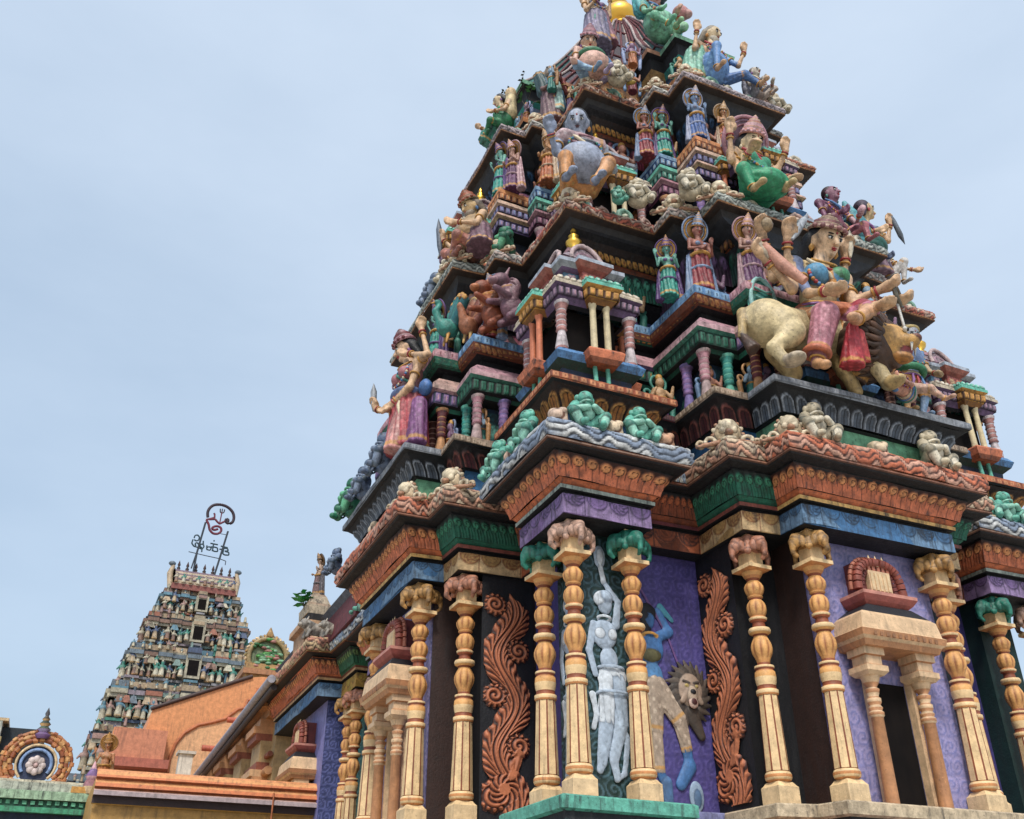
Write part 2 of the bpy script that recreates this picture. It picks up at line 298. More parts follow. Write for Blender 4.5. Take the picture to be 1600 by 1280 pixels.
def pbound(p):
    if p[0] == 'c': lo = np.minimum(p[1] - p[3], p[2] - p[4]); hi = np.maximum(p[1] + p[3], p[2] + p[4]); lo = np.minimum(lo, np.minimum(p[1], p[2]) - max(p[3], p[4])); hi = np.maximum(hi, np.maximum(p[1], p[2]) + max(p[3], p[4]))
    elif p[0] == 't': lo = p[1] - p[3] - p[4]; hi = p[1] + p[3] + p[4]
    else:
        r = p[2] if (p[3] if p[0] == 'e' else p[4]) is None else np.full(3, np.linalg.norm(p[2])); lo = p[1] - r; hi = p[1] + r
    return lo - abs(p[6]), hi + abs(p[6])
def sculpt(mb, prims, h=.02, k=.03, outline=.35, noise=0, S=1.0, ocol=DARK, sc_bright=1.0, motif=True):
    B = [pbound(p) for p in prims]; lo = np.min([b[0] for b in B], 0) - 3 * h; hi = np.max([b[1] for b in B], 0) + 3 * h
    n = np.ceil((hi - lo) / h).astype(int) + 1; F = np.full(n, 1.0); mg = k + 2.5 * h
    ax = [lo[i] + h * np.arange(n[i]) for i in range(3)]
    for p, (a, b) in zip(prims, B):
        i0 = np.maximum(((a - mg - lo) / h).astype(int), 0); i1 = np.minimum(((b + mg - lo) / h).astype(int) + 2, n)
        g = np.stack(np.meshgrid(*[ax[i][i0[i]:i1[i]] for i in range(3)], indexing='ij'), -1); d = pdist(p, g)
        if noise: d = d + noise * (np.sin(g[..., 0] * 41) * np.sin(g[..., 1] * 37 + 1) * np.sin(g[..., 2] * 43 + 2))
        sl = tuple(slice(i0[i], i1[i]) for i in range(3)); f = F[sl]; hh = np.maximum(k - np.abs(f - d), 0) / k
        F[sl] = np.minimum(f, d) - hh * hh * k * .25
    s = F < 0; nx, ny, nz = n - 1
    cn = [s[a:nx + a, b:ny + b, c:nz + c] for a in (0, 1) for b in (0, 1) for c in (0, 1)]; sm = sum(x.astype(np.int8) for x in cn)
    act = np.argwhere((sm > 0) & (sm < 8)); 
    if len(act) == 0: return
    acc = np.zeros((len(act), 3)); cnt = np.zeros(len(act))
    cor = [np.array(x) for x in ((0, 0, 0), (0, 0, 1), (0, 1, 0), (0, 1, 1), (1, 0, 0), (1, 0, 1), (1, 1, 0), (1, 1, 1))]
    for a in range(8):
        for b in range(a + 1, 8):
            if abs(cor[a] - cor[b]).sum() != 1: continue
            fa = F[tuple((act + cor[a]).T)]; fb = F[tuple((act + cor[b]).T)]; m = (fa < 0) != (fb < 0)
            t = np.where(m, fa / np.where(m, fa - fb, 1), 0); acc += np.where(m[:, None], cor[a] + t[:, None] * (cor[b] - cor[a]), 0); cnt += m
    V = lo + (act + acc / cnt[:, None]) * h
    idx = np.full((nx, ny, nz), -1); idx[tuple(act.T)] = np.arange(len(act)); Q = []
    for d in range(3):
        e = [0, 0, 0]; e[d] = 1; a = s[:-1, :-1, :-1]; b = s[e[0]:nx + e[0], e[1]:ny + e[1], e[2]:nz + e[2]]
        P = np.argwhere(a != b); P = P[(P[:, (d + 1) % 3] > 0) & (P[:, (d + 2) % 3] > 0)]
        u = np.zeros(3, int); u[(d + 1) % 3] = 1; v = np.zeros(3, int); v[(d + 2) % 3] = 1
        q = np.stack([idx[tuple((P - u - v).T)], idx[tuple((P - v).T)], idx[tuple(P.T)], idx[tuple((P - u).T)]], 1)
        fl = ~a[tuple(P.T)]; q[fl] = q[fl][:, ::-1]; Q.append(q)
    Q = np.concatenate(Q); Q = Q[(Q >= 0).all(1)]
    for _ in range(2):      # relax the surface so no voxel steps remain
        cn_ = V[Q].mean(1); S_ = np.zeros_like(V); k_ = np.zeros(len(V))
        for c in range(4): np.add.at(S_, Q[:, c], cn_); np.add.at(k_, Q[:, c], 1)
        V = V + .45 * (S_ / np.maximum(k_, 1)[:, None] - V) * (k_ > 0)[:, None]
    D = np.full((len(V), len(prims)), 9.0)
    for i, p in enumerate(prims):
        a, b = B[i]; m = ((V > a - .1) & (V < b + .1)).all(1)
        if m.any(): D[m, i] = pdist(p, V[m])
    cols = np.array([p[5] for p in prims]); o = np.argsort(D, 1)[:, :2] if len(prims) > 1 else np.zeros((len(V), 2), int)
    C = cols[o[:, 0]]
    if outline:
        x_, y_, z_ = V.T; mot = .5 * np.sin(x_ * 31 + 2 * np.sin(z_ * 13)) * np.sin(y_ * 29 + 1) * np.sin(z_ * 33) + .5 * np.sin(x_ * 83) * np.sin(y_ * 79 + z_ * 20) * np.sin(z_ * 71); C = C * (1 + .28 * mot)[:, None]
        for i, p in enumerate(prims):
            if motif and p[6] and p[0] == 'c' and p[3] > .05:
                mk_ = o[:, 0] == i
                if mk_.any():
                    q = V[mk_] - p[1]; ba = p[2] - p[1]; tu = q @ ba / (ba @ ba); hem = sstep(.86, .88, tu) * (1 - sstep(.95, .97, tu)); dots = (np.sin(q[:, 0] * 46) * np.sin(q[:, 1] * 46) * np.sin(q[:, 2] * 46) > .35) * .5
                    C[mk_] = mixc(mixc(C[mk_], np.clip(C[mk_] * 1.9 + .05, 0, .8), dots), np.broadcast_to(GOLD, C[mk_].shape), hem * .75)
    if outline and len(prims) > 1:
        diff = np.abs(cols[o[:, 0]] - cols[o[:, 1]]).sum(1) > .04; gap = D[np.arange(len(V)), o[:, 1]] - D[np.arange(len(V)), o[:, 0]]
        m = outline * sstep(1.2 * h, .1 * h, gap) * diff; C = mixc(C, np.broadcast_to(ocol, C.shape), m)
    # concave creases of the carving are mixed towards the outline colour
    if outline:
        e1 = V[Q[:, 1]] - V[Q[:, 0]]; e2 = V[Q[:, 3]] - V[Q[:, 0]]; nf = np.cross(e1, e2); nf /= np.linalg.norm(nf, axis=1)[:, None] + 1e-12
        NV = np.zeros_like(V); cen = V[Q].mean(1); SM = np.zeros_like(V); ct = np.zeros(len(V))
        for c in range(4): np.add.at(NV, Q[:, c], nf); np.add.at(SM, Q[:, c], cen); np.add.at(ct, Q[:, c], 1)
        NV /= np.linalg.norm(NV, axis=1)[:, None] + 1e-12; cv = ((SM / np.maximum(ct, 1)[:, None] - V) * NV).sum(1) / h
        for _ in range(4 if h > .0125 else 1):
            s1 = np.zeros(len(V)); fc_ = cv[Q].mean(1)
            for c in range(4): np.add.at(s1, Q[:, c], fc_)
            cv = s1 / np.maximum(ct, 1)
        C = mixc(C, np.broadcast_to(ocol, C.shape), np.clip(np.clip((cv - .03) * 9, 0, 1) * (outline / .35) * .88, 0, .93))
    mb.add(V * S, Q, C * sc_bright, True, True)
def unit(v): v = np.array(v, float); return v / (np.linalg.norm(v) + 1e-9)
def hand(pr, w, d, nrm, s, col, curl=.6, side=1):
    """palm with five separate fingers; d = pointing direction, nrm = palm normal, s = hand length"""
    d = unit(d); nrm = unit(np.array(nrm, float) - d * np.dot(nrm, d)); x = np.cross(d, nrm) * side; w = np.array(w, float)
    pr.append(cap(w, w + d * s * .42, s * .17, s * .2, col)); pr.append(ell(w + d * s * .38, (s * .22,) * 3, col))
    for i, (o, L) in enumerate(((-.24, .44), (-.08, .52), (.08, .48), (.23, .38))):
        b = w + d * s * .5 + x * s * o; m = b + (d * math.cos(curl * .5) + nrm * math.sin(curl * .5)) * s * L * .5
        e = m + (d * math.cos(curl * 1.5) + nrm * math.sin(curl * 1.5)) * s * L * .5
        pr.append(cap(b, m, s * .075, s * .065, col)); pr.append(cap(m, e, s * .065, s * .05, col))
    b = w + d * s * .18 - x * s * .18; m = b + (d * .6 - x * .6 + nrm * .3) * s * .26; pr.append(cap(b, m, s * .085, s * .075, col)); pr.append(cap(m, m + (d + nrm * .5) * s * .2, s * .07, s * .055, col))
class Fig:
    """a sculpted figure facing -Y: body is one blended surface; crown, face paint, ornaments are children"""
    def __init__(f, hh=.25): f.h = hh; f.b = []; f.ex = {}
    def part(f, n): return f.ex.setdefault(n, MB())
    def new(f, n): return f.ex.setdefault((n, len(f.ex)), MB())
    plain = False
    def torso(f, pel, chest, col, cloth, belly=0, bust=0, bustcol=None, side=(1, 0, 0)):
        h = f.h; f.pel = np.array(pel, float); f.ch = np.array(chest, float); f.side = unit(side); u = unit(f.ch - f.pel); fw = unit(np.cross(u, f.side)) * -1
        if fw[1] > .5 and abs(f.side[0]) > .5: fw = -fw
        f.fw = fw; f.up = u; rm = np.stack([f.side, fw, u], 1)
        f.b += [ell(f.pel, (h * .66, h * .46, h * .46), cloth, rm), ell(f.pel + (f.ch - f.pel) * .5, (h * .48, h * .36, h * .6), col, rm), ell(f.ch, (h * .70, h * .42, h * .52), col, rm), cap(f.ch + f.side * h * -.6 + u * h * .3, f.ch + f.side * h * .6 + u * h * .3, h * .2, h * .2, col)]
        if belly: f.b.append(ell(f.pel + u * h * .62 + fw * h * .3 * belly, (h * .9 * belly, h * .75 * belly, h * .78 * belly), col, rm))
        if bust:
            for s in (-1, 1): f.b.append(ell(f.ch + f.side * s * h * .33 + fw * h * .38 - u * h * .06, (h * .25 * bust, h * .22 * bust, h * .25 * bust), bustcol if bustcol is not None else col))
    def head(f, c, col, fwd=(0, -1, 0), hair=DARK, long_hair=0, mous=False, beard=None, ears=True, lips=RED, up=(0, 0, 1)):
        h = f.h; c = np.array(c, float); f.hc = c; F_ = unit(fwd); up = unit(up); r = unit(np.cross(F_, up)); u = np.cross(r, F_); f.hr = (F_, r, u); rm = np.stack([r, F_, u], 1)
        f.b += [cap(f.ch + f.up * h * .3, c - u * h * .2, h * .26, h * .2, col), ell(c + u * h * .08, (h * .38, h * .42, h * .46), col, rm), ell(c - u * h * .24 + F_ * h * .1, (h * .27, h * .28, h * .27), col, rm),
                cap(c + F_ * h * .4 + u * h * .1, c + F_ * h * .52 - u * h * .1, h * .045, h * .075, col), ell(c + F_ * h * .36 - u * h * .36, (h * .1, h * .09, h * .08), col, rm)]
        if ears:
            for s in (-1, 1): f.b.append(cap(c + r * s * h * .4 + u * h * .04, c + r * s * h * .4 - u * h * .16, h * .07, h * .06, col))
        hb = f.part('hair'); P = [ell(c + u * h * .16 - F_ * h * .08, (h * .43, h * .44, h * .45), hair, rm)]
        if long_hair: P += [cap(c - F_ * h * .25 + r * s * h * .3, c - F_ * h * .4 - u * h * (.5 + long_hair) + r * s * h * .42, h * .26, h * .16, hair, .008) for s in (-1, 0, 1)]
        # keep the face clear
        P = [p for p in P]; P[0] = ell(c + u * h * .2 - F_ * h * .13, (h * .42, h * .40, h * .42), hair, rm)
        sculpt(hb, P, h * .075, h * .08, 0)
        fp = f.part('face_paint')
        def patch(x, y, z, rr, cc): ball(fp, c + r * x * h + F_ * y * h + u * z * h, 1, cc) if False else f._el(fp, c + r * x * h + F_ * y * h + u * z * h, np.array(rr) * h, cc, rm)
        for s in (-1, 1):
            patch(s * .155, .385, .06, (.085, .05, .042), WHITE); patch(s * .155, .415, .06, (.036, .034, .038), DARK)
            patch(s * .16, .385, .105, (.1, .045, .016), DARK); patch(s * .16, .375, .185, (.11, .05, .018), DARK)
        patch(0, .43, -.2, (.1, .05, .022), lips); patch(0, .42, -.245, (.075, .05, .022), lips)
        if mous:
            for s in (-1, 1): tube(fp, [c + F_ * h * .47 - u * h * .145 + r * s * h * .02, c + F_ * h * .45 - u * h * .16 + r * s * h * .13, c + F_ * h * .36 - u * h * .12 + r * s * h * .26], [h * .04, h * .045, h * .012], DARK, 6)
        if beard is not None: sculpt(hb, [cap(c + F_ * h * .25 - u * h * .36, c + F_ * h * .38 - u * h * .95, h * .27, h * .08, beard, .006), ell(c - u * h * .3 + F_ * h * .16, (h * .32, h * .27, h * .2), beard, rm)], h * .075, h * .06, 0)
        patch(0, .41, .22, (.03, .03, .045), RED)
    def _el(f, mb, c, r, col, rm):
        n, m = 8, 6; th = np.linspace(0, math.pi, m); a = np.arange(n) * 2 * math.pi / n
        V = np.array([[math.sin(t) * math.cos(p), math.sin(t) * math.sin(p), math.cos(t)] for t in th for p in a]) * r @ rm.T + c
        i = np.arange(n); j = (i + 1) % n; mb.add(V, np.concatenate([np.stack([k * n + i, (k + 1) * n + i, (k + 1) * n + j, k * n + j], 1) for k in range(m - 1)]), col, True)
    def crown(f, hgt=1.1, cols=(GOLD, ROSE), wide=1.0):
        h = f.h; F_, r, u = f.hr; rm = np.stack([r, F_, u], 1); b = MB()
        pf = [(.46, 0), (.52, .06), (.50, .13), (.44, .16), (.46, .26), (.40, .34), (.42, .38), (.36, .44), (.38, .58), (.27, .66), (.29, .72), (.20, .8), (.22, .86), (.10, .95), (.12, 1.0), (.02, 1.12)]
        lathe(b, 0, 0, [(q * h * wide, z * h * hgt, cols[k % len(cols)]) for k, (q, z) in enumerate(pf)], 14, True)
        for k in range(7):
            a = math.pi * (k + .5) / 7; ball(b, (.5 * h * math.cos(a) * wide, .5 * h * math.sin(a) * wide, .12 * h * hgt), h * .08, cols[1], 6, 5)
        o = f.hc + u * h * .3 - F_ * h * .06
        for V, Fc, L, s in b.b: b2 = V @ rm.T + o; mb = f.part('crown'); mb.b.append((b2, Fc - 0 + mb.n, L, s))
        f.part('crown').n += b.n
    def halo(f, rad=1.2, cols=(TEAL, GOLD)):
        F_, r, u = f.hr; c = f.hc - F_ * f.h * .45 + u * f.h * .2; mb = f.part('halo'); a = np.linspace(0, 2 * math.pi, 33)
        for k, (q, cc, t) in enumerate(((1, cols[0], .09), (.86, cols[1], .05), (.7, cols[0], .05))):
            tube(mb, [c + (r * math.cos(x) + u * math.sin(x)) * f.h * rad * q for x in a], f.h * t, cc, 5)
        n = 32; V = [c + F_ * .0 ] + [c + (r * math.cos(x) + u * math.sin(x)) * f.h * rad for x in a[:-1]]; V2 = [v - F_ * f.h * .07 for v in V]
        F = [[0, 1 + i, 1 + (i + 1) % n] for i in range(n)]; mb.add(V + V2, F + [[33 + x for x in q[::-1]] for q in F], cols[1] * .6)
    def arm(f, s, el, ha, col, sleeve=None, hd=None, nrm=(0, -1, 0), curl=.7, bangle=GOLD, sh=None):
        h = f.h; S = f.ch + f.side * s * h * .82 + f.up * h * .28 if sh is None else np.array(sh, float); el = np.array(el, float); ha = np.array(ha, float)
        f.b += [ell(S, (h * .23,) * 3, sleeve if sleeve is not None else col), cap(S, el, h * .18, h * .125, sleeve if sleeve is not None else col), cap(el, ha, h * .13, h * .08, col)]
        hand(f.b, ha, unit(ha - el) if hd is None else hd, nrm, h * .66, col, curl, s)
        t = unit(ha - el)
        if f.plain: return
        for q, cc in ((.78, bangle), (.9, RED)): f._ring(f.new('bangle'), el + (ha - el) * q, t, h * .125, h * .03, cc)
        f._ring(f.new('armlet'), S + (el - S) * .5, unit(el - S), h * .19, h * .035, bangle)
    def _ring(f, mb, c, ax, Rr, r, col):
        ax = unit(ax); u = unit(np.cross(ax, (.3, .8, .52))); v = np.cross(ax, u); tube(mb, [c + (u * math.cos(a) + v * math.sin(a)) * Rr for a in np.linspace(0, 2 * math.pi, 15)], r, col, 5)
    def necklace(f, cols=(GOLD, RED)):
        h = f.h
        for k, (q, z) in enumerate(((.34, .5), (.46, .32), (.55, .12))):
            j = f.new('necklace'); P = [f.ch + f.side * math.sin(a) * h * q + f.fw * (math.cos(a) * h * .3 + h * .22) + f.up * h * (z - (math.cos(a)) * .22) for a in np.linspace(-1.9, 1.9, 13)]; tube(j, P, h * .04, cols[k % 2], 5)
    def leg(f, s, kn, an, col, calf=None, toe=None, hip=None, foot=None, fold=0.006):
        h = f.h; H = f.pel + f.side * s * h * .36 - f.up * h * .08 if hip is None else np.array(hip, float); kn = np.array(kn, float); an = np.array(an, float); cc = calf if calf is not None else col
        f.b += [cap(H, kn, h * .36, h * .24, col, fold), ell(kn, (h * .24,) * 3, col), cap(kn, an, h * .22, h * .13, cc, fold if calf is None else 0)]
        to = an + np.array(toe if toe is not None else (0, -h * .55, -h * .1)); fc = foot if foot is not None else cc
        f.b += [cap(an, to, h * .13, h * .1, fc), ell(to, (h * .15, h * .15, h * .09), fc)]
        f._ring(f.new('anklet'), an + (kn - an) * .08, unit(kn - an), h * .17, h * .035, GOLD)
    def ornaments(f, seed=0):
        h = f.h; rnd = random.Random(seed); pal = [GOLD, hx('a8323a'), hx('3f8a7a'), hx('d8c8a8'), hx('8a5a9a'), hx('c98a3c'), hx('4a7ab0')]; rnd.shuffle(pal); p, c, s, w, u = f.pel, f.ch, f.side, f.fw, f.up
        for k, (z, rx_, ry_) in enumerate(((.34, .52, .42), (.24, .6, .5), (.12, .66, .52))):
            mb = f.new('belt'); tube(mb, [p + u * h * z + s * math.cos(a) * h * rx_ + w * math.sin(a) * h * ry_ for a in np.linspace(0, 2 * math.pi, 19)], h * .045, pal[k], 5)
        mb = f.new('sash'); tube(mb, [c + s * h * q * .62 + u * h * (.38 - .9 * t) + w * h * (.3 + .22 * math.sin(math.pi * t)) for t, q in ((0, -1), (.25, -.55), (.5, -.1), (.75, .35), (1, .75))], [h * .05, h * .07, h * .07, h * .07, h * .05], pal[3], 6)
        mb = f.new('garland'); P = [c + s * math.sin(a) * h * .62 + w * (h * .44 + h * .1 * math.cos(a)) + u * h * (.3 - .85 * (math.cos(a) * .5 + .5)) for a in np.linspace(-2.3, 2.3, 23)]; tube(mb, P, h * .035, pal[4], 5)
        for k, q in enumerate(P): ball(mb, q, h * .062, pal[4 + k % 3], 6, 5)
        if hasattr(f, 'hr'):
            F_, r, uu = f.hr
            for sg in (-1, 1): mb = f.new('earring'); tube(mb, [f.hc + r * sg * h * .42 - uu * h * q for q in (.14, .24, .34)], [h * .04, h * .085, h * .03], pal[0], 6)
        for sg in (-1, 1): mb = f.new('shoulder_ornament'); ball(mb, c + s * sg * h * .72 + u * h * .42, (h * .17, h * .15, h * .1), pal[1], 8, 6)
        for k in range(3 if f.pel[2] > 2.0 * h else 0): mb = f.new('hanging_ribbon'); q = (k - 1) * .3; tube(mb, [p + w * h * .5 + s * h * q + u * h * .1, p + w * h * .62 + s * h * (q * 1.2) - u * h * .35, p + w * h * .58 + s * h * (q * 1.4) - u * h * .85], [h * .05, h * .08, h * .03], pal[(k + 2) % 7], 6)
    def make(f, name, label, loc, rz=0, S=1.0, vox=None, k=None, extra=None, cat='statue', group=None, mat=None):
        if not f.plain: f.ornaments(int(abs(loc[0] * 100) + abs(loc[2]) * 7))
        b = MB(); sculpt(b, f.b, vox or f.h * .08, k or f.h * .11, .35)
        root = thing(name, label, cat, loc, group); root.rotation_euler.z = R(rz); root.scale = (S,) * 3
        b.build('body', root, mat or MS)
        for n, mb in f.ex.items():
            n = n[0] if isinstance(n, tuple) else n
            if mb.b: mb.build(n, root, mat or MS)
        return root
# ------------------------------------------------------------------ ground
g = MB(); g.add([[-400, -400, -3.1], [400, -400, -3.1], [400, 600, -3.1], [-400, 600, -3.1]], [[0, 1, 2, 3]], hx('c4bcae'))
tag(g.build('ground', mat=MP), kind='structure')
# ------------------------------------------------------------------ the temple tower
TW = thing('temple_tower', 'tall stepped temple tower covered in brightly painted sculpture, filling the right half of the view', 'temple tower', (0, 0, 0))
def part(mb, name, mat=None, parent=None): return mb.build(name, parent or TW, mat or MP)
P0 = plan(0, 1.14, .45, 2.13, -.44, 2.67, -.87)
VIS = list(range(0, 14)) + list(range(39, 52))
VIS9 = list(range(0, 10)) + list(range(27, 36))
def loft(mb, rows, cols):       # rows [(plan, o, z)]
    P, cat = rows[0][0]; m = len(P); V = np.concatenate([np.c_[off(p[0], o), np.full(m, z)] for p, o, z in rows]); i = np.arange(m); j = (i + 1) % m
    for k, c in enumerate(cols):
        C = np.array([c[x] for x in cat]) if isinstance(c, dict) else np.tile(c, (m, 1))
        mb.add(V, np.stack([k * m + i, k * m + j, (k + 1) * m + j, (k + 1) * m + i], 1), C)
def D(k, r, g_, c): return {'K': k, 'R': r, 'G': g_, 'C': c}
# platform and plinth
m = MB(); pp = plan(-.16, 1.3, .3, 1.98, -.6, 2.5, -1.04)
CRM = hx('cdb99a')
ring(m, pp, [(-.9, -.001), (0, -.012), (.03, -.03), (.03, -.14), (-.02, -.16), (-.02, -.24), (.04, -.28), (.04, -.36), (-.1, -.42), (-.1, -.9), (.1, -1.0), (.1, -1.3), (-.05, -1.4), (-.05, -2.6), (.2, -2.8), (.2, -3.2)],
     [CRM] + [D(LTEAL * .9, LAV * .8, CRM, CRM * .95)] * 3 + [DARK] + [D(TEAL, LAV, ORG2, PINK)] * 3 + [DKG, ORANGE, RUST, CREAM, BROWN, TAN, MAROON])
part(m, 'platform')
# ground-storey walls (edge by edge)
CORE = plan(.42, 1.02, .68, 2.2, .02, 2.86, -.5); Pc = CORE[0]; m = MB()
MURALG = hx('10302e'); PWALL = hx('40397a'); VWALL = hx('7f7db8')
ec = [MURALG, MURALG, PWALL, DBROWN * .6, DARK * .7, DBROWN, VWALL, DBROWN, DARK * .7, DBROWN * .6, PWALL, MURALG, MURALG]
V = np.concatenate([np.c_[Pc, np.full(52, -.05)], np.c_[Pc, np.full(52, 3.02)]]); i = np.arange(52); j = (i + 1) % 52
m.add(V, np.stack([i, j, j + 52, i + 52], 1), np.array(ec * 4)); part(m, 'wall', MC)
# architrave + strip + cove + eave
m = MB(); AR = D(PURPLE, RUST * .6, TAN, BLUE)
ring(m, P0, [(-.5, 3.0), (0, 3.0), (0, 3.24), (-.03, 3.25), (-.03, 3.29)], [DARK, AR, D(WHITE * .6, BROWN, BROWN, TAN), DARK]); part(m, 'architrave_core')
m = MB(); edge_relief(m, P0, [(.004, 3.005), (.004, 3.235)], f_drape, .285, .014, D((hx('7f649a'), hx('1e1636'), hx('a48cb8')), (RUST, DARK, ORANGE), (TAN, BROWN, CREAM), (hx('46729c'), hx('0f2440'), hx('7a9cbc'))), VIS, 20, 18); part(m, 'architrave')
m = MB(); ring(m, P0, [(-.03, 3.285), (.05, 3.285), (.055, 3.33), (.03, 3.345), (.06, 3.37), (.085, 3.40)], [DARK, D(hx('9aa59c'), MAROON, hx('8d4a3e'), hx('d8ab62')), BROWN, D(ORANGE, RUST, GREEN, ORANGE), D(ORANGE, RUST, GREEN, ORANGE)]); part(m, 'string_course')
cv = [(.085, 3.40), (.10, 3.46), (.13, 3.53), (.18, 3.60), (.225, 3.645)]
OC = (hx('d4744a'), hx('34140e'), hx('e8a060')); GC = (hx('1d6a54'), hx('04201f'), hx('3a9474'))
m = MB(); edge_relief(m, P0, cv, f_tongue, .135, .034, D(OC, (RUST, DARK, ORANGE), GC, OC), VIS, 14, 18); part(m, 'leaf_frieze')
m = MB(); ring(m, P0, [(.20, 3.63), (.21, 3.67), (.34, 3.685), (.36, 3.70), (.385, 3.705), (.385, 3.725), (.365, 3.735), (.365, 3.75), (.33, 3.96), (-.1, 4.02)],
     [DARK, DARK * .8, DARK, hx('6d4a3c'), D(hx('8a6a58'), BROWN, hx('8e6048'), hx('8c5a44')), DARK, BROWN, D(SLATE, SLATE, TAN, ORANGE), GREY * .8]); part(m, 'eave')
wv = [(.372, 3.742), (.395, 3.80), (.39, 3.87), (.365, 3.94), (.30, 3.99)]
m = MB(); edge_relief(m, P0, wv, f_wave, .26, .03, D((hx('8c9cb4'), hx('151c28'), hx('d4d6d6')), (hx('9fb4cc'), DARK, WHITE), (hx('cdb79c'), hx('3a2418'), hx('d9a184')), (hx('cc6f4a'), hx('331712'), hx('d9a48c'))), VIS, 16, 16); part(m, 'eave_scrollwork')
# columns
def make_column(capc, name='column'):
    A = hx('e3c28f'); O_ = hx('c8854a'); Rr = hx('84401f'); A2 = hx('daa05a'); m = MB()
    def lobed(z0, z1, rs, n=48, L=8):
        zz = np.linspace(z0, z1, len(rs)); a = np.arange(n) * 2 * math.pi / n; g_ = np.abs(np.cos(L * a / 2)) ** 7; V = []; C = []
        for z, r in zip(zz, rs):
            q = (z - z0) / (z1 - z0); k_ = math.sin(math.pi * q); V.append(np.c_[r * (1 - .10 * g_ * k_) * np.cos(a), r * (1 - .10 * g_ * k_) * np.sin(a), np.full(n, z)]); C.append(mixc(np.broadcast_to(A2, (n, 3)), np.broadcast_to(Rr, (n, 3)), np.clip(g_ * k_ * .9 + .35 * (q < .12), 0, 1)))
        V = np.concatenate(V); i = np.arange(n); j = (i + 1) % n; m.add(V, np.concatenate([np.stack([k * n + i, k * n + j, (k + 1) * n + j, (k + 1) * n + i], 1) for k in range(len(rs) - 1)]), np.concatenate(C), True)
    def fl(z0, r0, z1, r1, c1=A, c2=Rr):
        a = []; 
        for q in range(8): a += [q * 45 - 4.5 + 22.5, q * 45 + 4.5 + 22.5]
        a = np.radians(a); rr = np.ones(16); V = np.concatenate([np.c_[r * np.cos(a), r * np.sin(a), np.full(16, z)] for z, r in ((z0, r0), (z1, r1))])
        i = np.arange(16); j = (i + 1) % 16; m.add(V, np.stack([i, j, j + 16, i + 16], 1), np.array([c2 if x % 2 == 0 else c1 for x in range(16)]))
    def la(pr, n=24): lathe(m, 0, 0, [(r, z, c) for z, r, c in pr], n)
    la([(.235, .10, O_), (.255, .135, A), (.28, .145, O_), (.31, .145, A), (.335, .13, O_), (.345, .115, A)]); fl(.345, .13, 1.13, .108)
    la([(1.13, .112, O_), (1.15, .124, A), (1.19, .124, O_), (1.2, .106, Rr), (1.24, .104, A), (1.27, .114, A), (1.33, .12, A2), (1.39, .114, O_), (1.41, .095, Rr), (1.43, .112, A), (1.455, .112, O_), (1.465, .08, Rr), (1.49, .072, A2)])
    lobed(1.49, 1.79, [.072, .08, .098, .117, .125, .124, .112, .094, .076]); la([(1.79, .076, Rr), (1.81, .088, A2), (1.83, .122, A), (1.855, .13, A), (1.88, .12, O_), (1.89, .078, Rr), (1.96, .07, hx('a85a30')), (1.975, .098, A), (2.0, .106, O_), (2.02, .085, A2)])
    lobed(2.02, 2.21, [.085, .105, .116, .116, .104, .075]); la([(2.21, .075, Rr), (2.235, .07, O_), (2.245, .088, A2), (2.26, .09, A2)]); lobed(2.26, 2.44, [.075, .1, .116, .118, .1, .07]); la([(2.44, .07, Rr), (2.47, .08, O_), (2.50, .105, A2), (2.545, .125, A)])
    c = m.build(name, TW, MC)
    m = MB(); stack(m, 0, 0, [(-.02, .14, .14, CREAM), (.185, .14, .14, A), (.2, .125, .125, A), (.235, .1, .1, A)]); m.build('plinth', c, MC)
    m = MB(); stack(m, 0, 0, [(2.545, .115, .115, O_), (2.565, .165, .165, A), (2.61, .165, .165, A), (2.615, .15, .15, O_), (2.64, .1, .1, A), (2.99, .1, .1, A)]); m.build('abacus', c, MC)
    m = MB(); pr = [rbox((0, 0, 2.88), (.12, .12, .11), .03, capc)]
    for q in range(4):
        dx, dy = math.cos(q * math.pi / 2), math.sin(q * math.pi / 2)
        def L(r, z, w=0): return (dx * r - dy * w, dy * r + dx * w, z)
        pr += [cap(L(.08, 2.9), L(.2, 2.87), .085, .075, capc), ell(L(.22, 2.83), (.075, .075, .075), capc * 1.1), cap(L(.26, 2.82), L(.27, 2.7), .045, .03, capc), cap(L(.27, 2.7), L(.22, 2.66), .03, .025, capc * 1.1),
               ell(L(.17, 2.83, .07), (.05, .05, .07), capc * .9), ell(L(.17, 2.83, -.07), (.05, .05, .07), capc * .9)]
        a = (q + .5) * math.pi / 2; pr += [cap((math.cos(a) * .1, math.sin(a) * .1, 2.92), (math.cos(a) * .17, math.sin(a) * .17, 2.8), .06, .04, capc), ell((math.cos(a) * .18, math.sin(a) * .18, 2.76), (.04, .04, .04), capc * 1.15)]
    sculpt(m, pr, .011, .008, .5, .009, 1.0, DARK, .95, False); m.build('capital', c, MS); return c
c1 = make_column(hx('c9a08a')); c2 = make_column(hx('1f7a68')); c3 = make_column(hx('b98a4a')); c4 = make_column(hx('b87a5e'))
cpos = {0: [(.2, .2)], 1: [(.95, .2), (.2, .95), (2 * CT - .95, .2), (.2, 2 * CT - .95)], 2: [(2.87, -.67), (2 * CT - 2.87, -.67), (-.67, 2.87), (-.67, 2 * CT - 2.87)],
        3: [(2.32, -.25), (-.25, 2.32), (2 * CT - 2.32, -.25), (-.25, 2 * CT - 2.32)]}
cpos[0] += [(2 * CT - .2, .2), (.2, 2 * CT - .2)]
